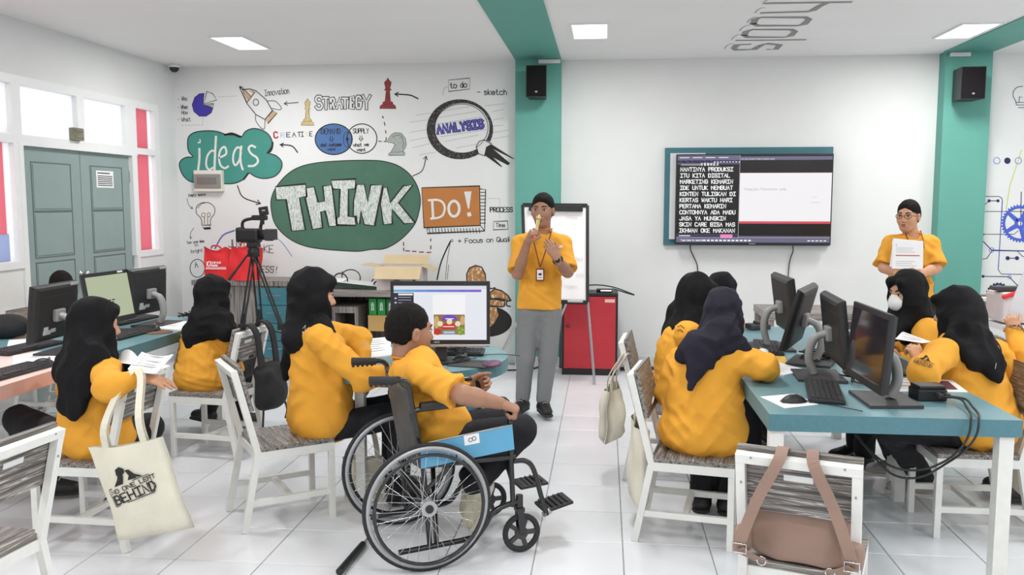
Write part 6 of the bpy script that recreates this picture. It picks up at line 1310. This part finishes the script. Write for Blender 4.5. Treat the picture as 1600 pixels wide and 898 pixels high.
# woman on the left with the printed tote bag
J = dict(head=A(149, 508, 3.78), neck=A(138, 560, 3.75), chest=A(145, 618, 3.76), pel=A(152, 684, 3.80), shR=A(165, 580, 3.66), shL=A(108, 582, 3.92), elR=A(170, 606, 3.52), elL=A(112, 630, 4.02), wrR=A(216, 589, 3.62), wrL=A(118, 604, 4.2))
seat_legs(J, (.1, 1), dL=(-.8, .6), dR=(.10, 1), L=.36, foot=.0)
J['anL'] = atz(74, 752, .09); J['knL'] = atz(30, 655, .50); J['knR'] = atz(232, 668, .47); J['anR'] = atz(182, 762, .09)
t, rt = person('woman in black hijab and yellow shirt by the pink table, arm over her chair back', J, (.72, .68, -.1), (.4, .9, 0), True, 'hijab', 'skin_lt', hip=(.185, .16, .13), wide=(.155, .135), sleeve=.074, seed=17, hs=1.0, fst=.024, fold=.013, cape=(.16, .14, .09), vox=.008, toes={'L': V(1, .2, 0), 'R': V(.5, .9, 0)},
 drape=[(A(128, 555, 3.68), A(104, 632, 3.62), .10, .055, (V(.3, .95, 0), .55)), (A(150, 560, 3.66), A(120, 640, 3.60), .07, .03, (V(.3, .95, 0), .6))], hands={'R': dict(d=V(1, .15, -.15), pn=V(.1, .2, -1), curl=.15, h=.003)}, mask=False)
# woman in the left background with the black backpack
J = dict(head=A(333, 462, 5.3), neck=A(328, 505, 5.3), chest=A(322, 550, 5.26), pel=A(318, 588, 5.22), shL=A(297, 532, 5.36), shR=A(356, 532, 5.2), elL=A(287, 572, 5.5), elR=A(366, 575, 5.4), wrL=A(300, 560, 5.75), wrR=A(345, 560, 5.75))
seat_legs(J, (.15, 1), L=.40, foot=.0); J['anL'] = atz(326, 643, .13); J['anR'] = atz(374, 650, .09)
person('woman in black hijab and glasses seated with her back to us, left background', J, (.62, .78, -.08), (.1, 1, 0), True, 'hijab', 'skin_lt', hip=(.19, .16, .13), wide=(.155, .13), sleeve=.07, seed=19, glasses=True, cape=(.19, .14, .1), sock='shoe_k', drape=[(A(318, 510, 5.2), A(298, 532, 5.15), .12, .06, (V(0, 1, 0), .6)), (A(345, 505, 5.15), A(352, 520, 5.1), .1, .06, (V(0, 1, 0), .6))], toes={'L': V(-.6, .3, 0), 'R': V(.5, .8, 0)}, hs=1.02)
# charcoal hijab woman
J = dict(head=A(1130, 492, 4.24), neck=A(1116, 535, 4.2), chest=A(1102, 592, 4.16), pel=A(1098, 672, 4.13), shL=A(1062, 568, 4.24), shR=A(1156, 560, 4.10), elL=A(1045, 612, 4.25), elR=A(1194, 583, 4.08), wrL=A(1085, 590, 4.5), wrR=A(1195, 575, 4.42))
J['elR'][2] = max(J['elR'][2], .83)
seat_legs(J, (.35, 1), L=.38, foot=-.04); J['anL'] = atz(1096, 778, .09); J['anR'] = atz(1136, 782, .09)
for k in 'LR': J['an'+k][2] = .10; J['kn'+k] = V(J['an'+k][0]+.02, J['an'+k][1]+.06, .49)
t, rt = person('woman in charcoal hijab and yellow shirt leaning at the right table, seen from behind', J, (.45, .88, -.3), (.22, 1, 0), True, 'hijab_p', 'skin_lt', hip=(.215, .17, .14), wide=(.165, .14), sleeve=.080, seed=23, sock='sock', hs=1.0, fst=.024, fold=.013, vox=.008, cape=(.18, .13, .08),
 drape=[(A(1095, 555, 4.03), A(1078, 606, 3.97), .085, .022, (V(0, 1, 0), .45)), (A(1130, 525, 4.1), A(1158, 545, 4.08), .09, .05, (V(0, 1, 0), .7)), (A(1090, 540, 4.08), A(1066, 556, 4.08), .08, .04, (V(0, 1, 0), .7))])
patch(t, 1074, 602, lambda d: d.line([V(.0, .0), V(.9, .7)], .12, raw=True), .035, 'lt_grey', 'headscarf')
# black hijab woman behind her
J = dict(head=A(1088, 462, 5.15), neck=A(1074, 510, 5.1), chest=A(1068, 556, 5.08), pel=A(1070, 600, 5.08), shR=A(1074, 522, 4.93), shL=A(1085, 522, 5.28), elR=A(1105, 575, 4.9), elL=A(1120, 560, 5.4), wrR=A(1145, 560, 5.0), wrL=A(1155, 550, 5.3)); J['pel'][2] = .53
seat_legs(J, (.97, .2), L=.38, foot=0)
t, rt = person('woman in black hijab hunched behind the charcoal-hijab woman', J, (.85, .45, -.25), (.9, .4, 0), True, 'hijab', 'skin_lt', hip=(.18, .18, .13), wide=(.165, .155), sleeve=.085, seed=29, cape=(.13, .12, .09), hs=1.03, drape=[(A(1058, 490, 5.2), A(1038, 556, 5.18), .07, .05, (V(.3, .9, 0), .7)), (A(1040, 555, 5.1), A(1035, 572, 5.08), .05, .015, None)])
patch(t, 1064, 520, lambda d: (d.line([V(.0, .6), V(.4, .8), V(.9, .5)], .08, raw=True), d.line([V(.1, .2), V(.4, .3), V(.8, .1)], .09, raw=True)), .05, 'ink')
# person hidden behind the two
J = dict(head=A(1125, 455, 5.95), neck=A(1130, 492, 6.0), chest=A(1130, 530, 6.02), pel=A(1122, 570, 6.05), shL=A(1120, 510, 5.85), shR=A(1135, 508, 6.18), elL=A(1112, 540, 5.8), elR=A(1125, 545, 6.3), wrL=A(1140, 535, 5.8), wrR=A(1150, 535, 6.1)); J['pel'][2] = .53
seat_legs(J, (.6, -.8), L=.36, foot=0)
person('person in black headscarf almost hidden behind the two women at the right table', J, (-.8, -.55, -.2), (.2, -.9, 0), True, 'hijab', 'skin_lt', seed=31, sleeve=.07, cape=(.14, .12, .08))
# masked woman
J = dict(head=A(1417, 458, 5.2), neck=A(1440, 505, 5.25), chest=A(1446, 552, 5.28), pel=A(1452, 590, 5.3), shL=A(1450, 520, 5.06), shR=A(1440, 516, 5.45), elL=A(1442, 572, 4.98), elR=A(1425, 560, 5.5), wrL=A(1408, 561, 4.98), wrR=A(1395, 545, 5.3)); J['pel'][2] = .53
seat_legs(J, (-1, 0), L=.38, foot=0)
t, rt = person('woman in black hijab and white face mask at the right table, facing left', J, (-.93, -.42, -.1), (-.95, -.2, 0), True, 'hijab', 'skin_lt', hip=(.17, .18, .13), wide=(.15, .14), sleeve=.092, seed=37, eyes=True, mask=True, hs=1.04, cape=(.13, .13, .1), fst=.024, fold=.012,
 drape=[(A(1442, 480, 5.3), A(1470, 535, 5.3), .075, .04, (V(.3, .9, 0), .7)), (A(1410, 500, 5.2), A(1392, 525, 5.1), .08, .04, None)], hands={'L': dict(d=V(-1, .1, .1), pn=V(.1, .6, .8), curl=.3)})
sheet('booklet', 'white booklet held by the masked woman', [A(1396, 534, 5.0), A(1440, 561, 4.86), A(1456, 536, 4.92), A(1410, 519, 5.1)], .83, th=.006, lines=3)
# woman seen from behind
J = dict(head=A(1494, 487, 4.42), neck=A(1512, 533, 4.42), chest=A(1508, 572, 4.38), pel=V(1.83, 4.36, .53), shL=A(1472, 552, 4.24), shR=A(1555, 552, 4.52), elL=A(1443, 590, 4.06), elR=A(1582, 588, 4.5), wrL=A(1434, 566, 4.22), wrR=A(1540, 590, 4.6))
J['elL'][2] = max(J['elL'][2], .82); seat_legs(J, (-1, .15), L=.42, foot=0); J['anL'] = atz(1440, 752, .1); J['anR'] = atz(1402, 726, .11)
t, rt = person('woman in black hijab seen from behind at the right table, elbow on the tabletop', J, (-.80, .60, -.15), (-.7, .72, 0), True, 'hijab', 'skin_lt', hip=(.21, .19, .15), wide=(.18, .15), sleeve=.078, seed=41, hs=.96, cape=(.17, .14, .09), fst=.024, fold=.013, vox=.008, shoe='shoe_g',
 drape=[(A(1518, 505, 4.32), A(1553, 575, 4.22), .085, .05, (V(-.5, .85, 0), .6)), (A(1553, 572, 4.22), A(1562, 596, 4.18), .05, .012, (V(-.5, .85, 0), .6)), (A(1490, 535, 4.3), A(1520, 560, 4.22), .07, .05, (V(-.5, .85, 0), .6))], toes={'L': V(-1, .1, 0), 'R': V(-1, -.1, .1)}, hands={'L': dict(d=V(-.2, .3, 1), pn=V(-.3, .9, 0), curl=.75, h=.003, size=.85)})
patch(t, 1443, 567, lambda d: logo(d, .9, -.35), .085, 'ink')
patch(t, 1556, 577, lambda d: d.line([V(.3, .1), V(.5, .9)], .1, raw=True), .03, 'lt_grey', 'headscarf')
# person at the right edge
J = dict(head=A(1650, 462, 4.75), neck=A(1655, 510, 4.78), chest=A(1660, 560, 4.78), pel=V(2.66, 4.76, .53), shL=A(1640, 540, 4.6), shR=A(1650, 530, 4.95), elL=A(1596, 552, 4.55), elR=A(1620, 560, 5.0), wrL=A(1583, 516, 4.62), wrR=A(1592, 520, 4.8))
seat_legs(J, (-1, .1), L=.4, foot=0)
t, rt = person('person in yellow sleeve cut off by the right edge, hand raised with a sheet', J, (-1, .1, -.1), (-1, .1, 0), True, 'hijab', 'skin_lt', seed=43, sleeve=.075, hands={'L': dict(d=V(-.2, .2, 1), pn=V(.3, .9, 0), curl=.8, h=.003, size=.75)})
patch(t, 1588, 506, lambda d: logo(d, .9, -.4), .07, 'ink')
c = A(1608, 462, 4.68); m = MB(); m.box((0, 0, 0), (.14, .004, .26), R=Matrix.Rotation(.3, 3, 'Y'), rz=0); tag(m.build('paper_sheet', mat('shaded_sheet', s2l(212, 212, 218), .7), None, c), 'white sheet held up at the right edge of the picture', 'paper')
# boy behind the monitors at left
J = dict(head=A(96, 450, 5.75), neck=A(86, 482, 5.8), chest=A(80, 520, 5.8), pel=V(-3.82, 5.82, .53), shR=A(66, 500, 5.68), shL=A(98, 498, 5.95), elR=A(44, 515, 5.4), elL=A(110, 540, 5.7), wrR=A(30, 525, 5.05), wrL=A(100, 530, 5.5))
seat_legs(J, (1, -.1), L=.36, foot=0)
person('dark-haired person in yellow shirt behind the left monitors, head bowed', J, (.55, -.8, -.35), (.5, -.8, 0), False, None, 'skin', long=True, eyes=True, seed=47, sleeve=.075, hs=1.0)
# open book held by the woman with the tote bag
sheet('open_book', 'open white booklet held by the woman with the tote bag', [A(200, 583, 3.62), A(246, 588, 3.56), A(271, 560, 3.75), A(222, 556, 3.85)], .84, th=.006, lines=5, curl=.015)
sheet('open_book_page', 'curled white page of the booklet by the woman with the tote bag', [A(178, 578, 3.72), A(212, 578, 3.66), A(214, 548, 3.75), A(186, 546, 3.8)], .86, th=.004, curl=-.03)
# ---------------------------------------------------------------- WHEELCHAIR
wc = thing('wheelchair', 'black wheelchair with blue side panels in the foreground', 'wheelchair', WO, dirz(wd_))
BK = M['chair_black']
for s_ in (1, -1):
    X_ = s_*.29; cz = .285; R_ = .285; ring = lambda r, x=X_, n=48: [(x, r*math.cos(a), cz+r*math.sin(a)) for a in np.linspace(0, 2*PI, n+1)[:-1]]
    m = MB(); m.tube(ring(R_-.009), .010, 10, closed=True); wh = m.build('tyre', M['rubber'], wc)
    m = MB(); prof = [(X_-.012, -.034), (X_+.012, -.034), (X_+.010, -.015), (X_-.010, -.015)]; vs = []; fs = []; n = 56
    for i in range(n):
        a = 2*PI*i/n
        for x, dr in prof: r = R_+dr; vs.append((x, r*math.cos(a), cz+r*math.sin(a)))
    for i in range(n):
        for q in range(4): fs.append((i*4+q, i*4+(q+1) % 4, ((i+1) % n)*4+(q+1) % 4, ((i+1) % n)*4+q))
    m.add(vs, fs, True); m.build('rim', M['rim'], wh)
    m = MB(); m.tube(ring(R_-.045, X_+s_*.035), .008, 8, closed=True)
    for a in np.linspace(0, 2*PI, 7)[:-1]: m.tube([(X_+s_*.035, (R_-.045)*math.cos(a), cz+(R_-.045)*math.sin(a)), (X_, (R_-.026)*math.cos(a), cz+(R_-.026)*math.sin(a))], .004, 5)
    m.build('hand_rim', BK, wh)
    m = MB(); m.cyl((X_-s_*.03, 0, cz), (X_+s_*.02, 0, cz), .028, 20); m.cyl((X_+s_*.018, 0, cz), (X_+s_*.028, 0, cz), .035, 20); hb = m.build('hub', M['rim'], wh)
    m = MB(); m.cyl((X_+s_*.028, 0, cz), (X_+s_*.034, 0, cz), .018, 16); m.build('hub_cap', M['black'], hb)
    for i in range(32):
        a = 2*PI*i/32; b_ = a+(.9 if i % 4 < 2 else -.9); x0 = X_+(s_*.014 if i % 2 else -s_*.02)
        m = MB(); m.tube([(x0, .027*math.cos(b_), cz+.027*math.sin(b_)), (X_, (R_-.028)*math.cos(a), cz+(R_-.028)*math.sin(a))], .0013, 4, cap=False); m.build('spoke', M['chrome'], wh)
    fx = s_*.235
    m = MB(); m.tube([(fx, .02, .09), (fx, -.005, .43), (fx, -.03, .60), (fx, -.06, .77)], .012, 8); m.tube(smooth_line([(fx, -.058, .76), (fx, -.068, .815), (fx, -.095, .838), (fx, -.13, .838)], 4), .012, 8); m.build('back_post', BK, wc)
    m = MB(); m.tube([(fx, -.12, .838), (fx, -.235, .845)], [.018, .019], 10)
    for k in range(5): m.ell((fx, -.14-.022*k, .831), (.016, .009, .016), n=6)
    m.build('hand_grip', M['rubber'], wc)
    m = MB(); m.tube(smooth_line([(fx, -.05, .66), (fx, -.04, .70), (fx, .1, .708), (fx, .33, .722), (fx, .385, .70), (fx, .395, .62), (fx, .40, .45), (fx, .41, .22)], 5), .012, 8); m.tube([(fx, -.01, .45), (fx, .42, .45)], .012, 8); m.tube([(fx, .0, .50), (fx, .4, .49)], .008, 6)
    m.tube(smooth_line([(fx, -.12, .075), (fx, .05, .085), (fx, .22, .10), (fx, .27, .14), (fx, .31, .20), (fx, .36, .225), (fx, .43, .24)], 5), .013, 8); m.build('side_frame', BK, wc)
    m = MB(); m.box((fx, .13, .725), (.045, .3, .03), R=Matrix.Rotation(.05, 3, 'X'), bev=.012); m.build('armrest_pad', M['black'], wc)
    m = MB(); px = fx+s_*.014; m.add([(px+e, y, z) for e in (0, s_*.004) for y, z in ((-.02, .445), (.41, .49), (.40, .60), (-.02, .55))], [(0, 1, 2, 3), (7, 6, 5, 4), (0, 4, 5, 1), (1, 5, 6, 2), (2, 6, 7, 3), (3, 7, 4, 0)] if s_ < 0 else [(3, 2, 1, 0), (4, 5, 6, 7), (1, 5, 4, 0), (2, 6, 5, 1), (3, 7, 6, 2), (0, 4, 7, 3)])
    pn_ = m.build('side_panel', M['blue_panel'], wc)
    m = MB(); m.tube([(px, -.02, .553), (px, .40, .603)], .004, 5); m.build('panel_edge', M['silver'], pn_)
    if s_ > 0:
        m = MB(); xq = px+.0045; yc, zc_ = .21, .555; m.box((xq, yc, zc_), (.001, .07, .045), R=Matrix.Rotation(.1, 3, 'X')); st = m.build('sticker', M['paper'], pn_)
        m = MB(); m.tube([(xq+.001, yc+.011+.009*math.cos(a), zc_+.003+.009*math.sin(a)) for a in np.linspace(0, 2*PI, 13)[:-1]], .0015, 4, closed=True); m.tube([(xq+.001, yc-.006+.009*math.cos(a), zc_-.002+.009*math.sin(a)) for a in np.linspace(0, 2*PI, 13)[:-1]], .0015, 4, closed=True); m.build('emblem', M['ink'], st)
    # castor
    m = MB(); m.cyl((fx, .44, .18), (fx, .44, .27), .017, 12); m.box((fx, .44, .205), (.05, .04, .02), bev=.004)
    for e in (-.021, .021): m.bar((fx+e, .44, .2), (fx+e, .45, .095), .006, .03)
    m.build('castor_fork', BK, wc)
    m = MB(); cc = (fx, .45, .092); m.tube([(cc[0], cc[1]+.078*math.cos(a), cc[2]+.078*math.sin(a)) for a in np.linspace(0, 2*PI, 29)[:-1]], .0135, 8, closed=True); cw_ = m.build('castor_tyre', M['rubber'], wc)
    m = MB(); m.cyl((cc[0]-.01, cc[1], cc[2]), (cc[0]+.01, cc[1], cc[2]), .03, 16)
    for a in np.linspace(0, 2*PI, 6)[:-1]: m.bar(cc, (cc[0], cc[1]+.072*math.cos(a), cc[2]+.072*math.sin(a)), .014, .02)
    m.build('castor_wheel', M['dkgrey'], cw_)
    # footrest
    m = MB(); m.tube(smooth_line([(fx, .41, .43), (fx, .47, .425), (fx, .51, .38), (fx, .55, .24), (fx, .575, .16)], 5), .012, 8); m.build('footrest_tube', BK, wc)
    m = MB(); R3 = Matrix.Rotation(.22 if s_ > 0 else .08, 3, 'X')@Matrix.Rotation(0, 3, 'Y'); m.box((fx-s_*.075, .64, .185), (.14, .15, .016), R=R3, bev=.007)
    for k in range(5): m.box((fx-s_*.075, .585+.025*k, .196+(k-2)*.0045), (.12, .006, .006), R=R3)
    m.build('footplate', M['black'], wc)
    m = MB(); m.cyl((fx, .56, .165), (fx-s_*.02, .60, .17), .014, 8); m.build('footplate_joint', M['silver'], wc)
m = MB()
for a, b in (((-.235, .02, .09), (.235, .12, .44)), ((.235, .05, .09), (-.235, .15, .44))): m.tube([a, b], .012, 8)
m.tube([(-.235, 0, .285), (.235, 0, .285)], .01, 8); m.build('cross_brace', BK, wc)
m = MB(); n = 10; vs = []; fs = []
for e in (0, -.012):
    for j in range(n+1):
        z = .44+.355*j/n; yb = -.005-.058*j/n
        for i in range(n+1): x = -.24+.48*i/n; vs.append((x, yb-.03*math.sin(PI*i/n)+e, z))
for e in range(2):
    for j in range(n):
        for i in range(n): k = e*(n+1)**2+j*(n+1)+i; q = [k, k+1, k+n+2, k+n+1]; fs.append(q[::-1] if e == 0 else q)
for i in range(n):
    for a_, b_ in ((i, i+1), (n*(n+1)+i+1, n*(n+1)+i), ((i+1)*(n+1), i*(n+1)), (i*(n+1)+n, (i+1)*(n+1)+n)): fs.append([a_, b_, b_+(n+1)**2, a_+(n+1)**2])
m.smooth = True; m.add(vs, fs); m.tube([(-.24, -.066, .80), (.24, -.066, .80)], .012, 8); m.build('backrest', M['seat_grey'], wc)
m = MB(); m.box((0, .2, .455), (.46, .42, .03), bev=.012); m.box((0, .42, .40), (.40, .015, .09), bev=.006); m.build('seat', M['black_cloth'], wc)
# ---------------------------------------------------------------- BAGS
def tote(lb, o, rz, w_=.34, h_=.40, th=.05, strap=.26, print_=None, lean=0, seed=1, hang=None, skewx=0):
    """o = top centre of the bag body; straps rise to a hook point"""
    t = thing('tote_bag', lb, 'bag', o, rz, 'cream canvas tote bags'); n = 14; vs = []; fs = []; rg = np.random.default_rng(seed); ph = rg.uniform(0, 6, 4)
    for s_ in (-1, 1):
        for j in range(n+1):
            for i in range(n+1):
                u, v = i/n, j/n; d = (math.sin(PI*min(max(u, .0), 1))**.55)*(.15+.85*math.sin(PI*min(v*.62+.08, 1))**.8)*(1 if v < .97 else .3)
                y = s_*(th*d+.003)+.008*math.sin(u*11+ph[0]+v*3)*(1-v*.5)+.006*math.sin(v*9+ph[1]+u*4)+lean*v
                vs.append(((u-.5)*w_*(1-.05*math.sin(PI*v))+skewx*v, y, -h_*v-.012*math.sin(PI*u)*(1-v)))
    N = (n+1)**2
    for s_ in range(2):
        for j in range(n):
            for i in range(n): k = s_*N+j*(n+1)+i; q = [k, k+1, k+n+2, k+n+1]; fs.append(q[::-1] if s_ == 0 else q)
    for j in range(n):
        for i in (0, n): k = j*(n+1)+i; q = [k, k+N, k+N+n+1, k+n+1]; fs.append(q if i else q[::-1])
    for i in range(n): k = n*(n+1)+i; q = [k, k+1, k+1+N, k+N]; fs.append(q[::-1])
    m = MB(); m.smooth = True; m.add(vs, fs); m.build('bag_body', M['canvas'], t)
    hk = hang or (0, 0, strap)
    for s_ in (-1, 1):
        m = MB(); P_ = smooth_line([(-w_*.25, s_*.012, -.03), (-w_*.22+hk[0]*.3, s_*.01, hk[2]*.35), (hk[0]-.03, hk[1]+s_*.012, hk[2]*.95), (hk[0]+.03, hk[1]+s_*.012, hk[2]*.95), (w_*.22+hk[0]*.3, s_*.01, hk[2]*.35), (w_*.25, s_*.012, -.03)], 6)
        m.ribbon(P_, .028, .004)
        m.build('strap', M['canvas'], t)
    if print_:
        d_ = Draw((print_[0]-.1, 0, print_[1]), (.19, 0, 0), (0, 0, .19), (0, -1, 0)); logo(d_, 1.0, print_[2])
        def ys(x, z):
            v = min(max(-z/h_, 0), 1); u = min(max((x-skewx*v)/(w_*(1-.05*math.sin(PI*v)))+.5, 0), 1); d = (math.sin(PI*u)**.55)*(.15+.85*math.sin(PI*min(v*.62+.08, 1))**.8)
            return -(th*d+.003)+.008*math.sin(u*11+ph[0]+v*3)*(1-v*.5)+.006*math.sin(v*9+ph[1]+u*4)+lean*v-.0045
        d_.mb.v = [(x, ys(x, z), z) for x, y, z in d_.mb.v]; d_.build('printed_motto', M['ink'], t)
    return t
p = A(196, 690, 3.42); tote('cream tote bag printed with a black motto hanging on the left chair back', p, .10, .335, .42, .035, .27, (.005, -.20, .24), skewx=.05, seed=3, hang=(.02, .16, .27)); bpy.data.objects['tote_bag'].rotation_euler = (0, -.16, .10)
p = A(957, 603, 4.86); tote('cream tote bag with slack handles hanging on the rearmost right-hand chair', p, 1.35, .30, .30, .07, .18, None, seed=5, hang=(.0, -.06, .18))
p = A(1000, 660, 4.18); tote('slim cream tote bag hanging behind the chair of the charcoal-hijab woman', p, 1.7, .34, .40, .045, .12, None, seed=7, hang=(0, -.04, .12))
p = A(1560, 690, 4.36); tote('cream tote bag behind the table leg, hung on the chair at the right', (2.1, 4.42, .52), 1.5, .36, .38, .05, .24, None, seed=9, hang=(0, .0, .2))
p = A(572, 712, 4.45); tote('cream tote bag behind the far wheel of the wheelchair', p, .3, .25, .34, .06, .16, None, seed=11)
def strapline(name, P_, wd, th_, m_, t, up=(0, 1, 0)):
    m = MB(); P_ = smooth_line(P_, 5)
    m.ribbon(P_, wd, th_)
    return m.build(name, m_, t)
# brown backpack on the nearest chair (chair frame coordinates)
cb_ = CH['cb']; bp = thing('brown_backpack', 'brown synthetic leather backpack hanging through the bottom right chair', 'backpack', cb_.location, cb_.rotation_euler[2])
s = SD(); s.box((0, -.135, .525), (.165, .05, .105), rd=.05, k=.02); s.ell((0, -.155, .50), (.17, .06, .10), k=.04); s.box((.17, -.24, .50), (.035, .04, .05), rd=.03, k=.04); s.box((-.17, -.24, .50), (.035, .04, .05), rd=.03, k=.04); s.plane((0, 0, .417), (0, 0, -1))
v_, f_ = s.mesh(.008, disp=folds(77, .008, 30)); obj_np('bag_body', [(v_, f_)], M['brown'], bp)
for s_, xt in ((-1, -.045), (1, .045)):
    strapline('strap', [(xt, -.255, .815), (xt+s_*.0, -.29, .83), (xt+s_*.01, -.325, .79), (xt+s_*.07, -.312, .66), (xt+s_*.115, -.30, .53), (xt+s_*.125, -.29, .49)], .036, .005, M['brown'], bp, up=(0, 1, 0))
    m = MB(); c_ = (xt+s_*.125, -.298, .485); pts = [(c_[0]+a_*.022, c_[1], c_[2]+b_*.015) for a_, b_ in ((-1, -1), (1, -1), (1, 1), (-1, 1))]; m.tube(pts, .0028, 6, closed=True); m.build('buckle', M['chrome'], bp)
    strapline('strap', [(xt+s_*.125, -.295, .48), (xt+s_*.09, -.275, .455), (xt+s_*.05, -.25, .435)], .034, .005, M['brown'], bp)
    m = MB(); c_ = (xt+s_*.06, -.262, .44); m.tube([(c_[0]+.014*math.cos(a_), c_[1], c_[2]+.014*math.sin(a_)) for a_ in np.linspace(0, 2*PI, 13)[:-1]], .0024, 5, closed=True); m.build('ring', M['chrome'], bp)
# black backpack on the left background chair
c4 = CH['c4']; bk_ = thing('black_backpack', 'black backpack hung over the chair back in the left background', 'backpack', c4.location, c4.rotation_euler[2])
s = SD(); s.box((0, -.40, .44), (.14, .065, .14), rd=.06, k=.03); s.ell((0, -.44, .40), (.13, .06, .10), k=.04); s.cone((-.09, -.38, .55), (.09, -.38, .55), .045, .045, .03)
v_, f_ = s.mesh(.01, disp=folds(78, .008, 28)); obj_np('bag_body', [(v_, f_)], M['black_cloth'], bk_)
for s_ in (-1, 1):
    strapline('strap', [(s_*.09, -.22, .60), (s_*.09, -.235, .74), (s_*.09, -.30, .84), (s_*.095, -.37, .78), (s_*.1, -.40, .54)], .06, .012, M['black_cloth'], bk_)
    strapline('strap', [(s_*.13, -.42, .34), (s_*.16, -.43, .26), (s_*.15, -.42, .2)], .02, .004, M['black_cloth'], bk_)
# dark bag at the left edge
p = A(12, 512, 5.0); db = thing('black_bag', 'black cloth bag slumped on the left table at the picture edge', 'bag', (p[0]-.1, p[1], .75)); s = SD(); s.ell((0, 0, .06), (.2, .14, .08), k=.03); s.ell((.12, 0, .07), (.12, .1, .08), k=.04); s.plane((0, 0, 0), (0, 0, -1)); v_, f_ = s.mesh(.01, disp=folds(79, .009, 30)); obj_np('bag_body', [(v_, f_)], M['black_cloth'], db)
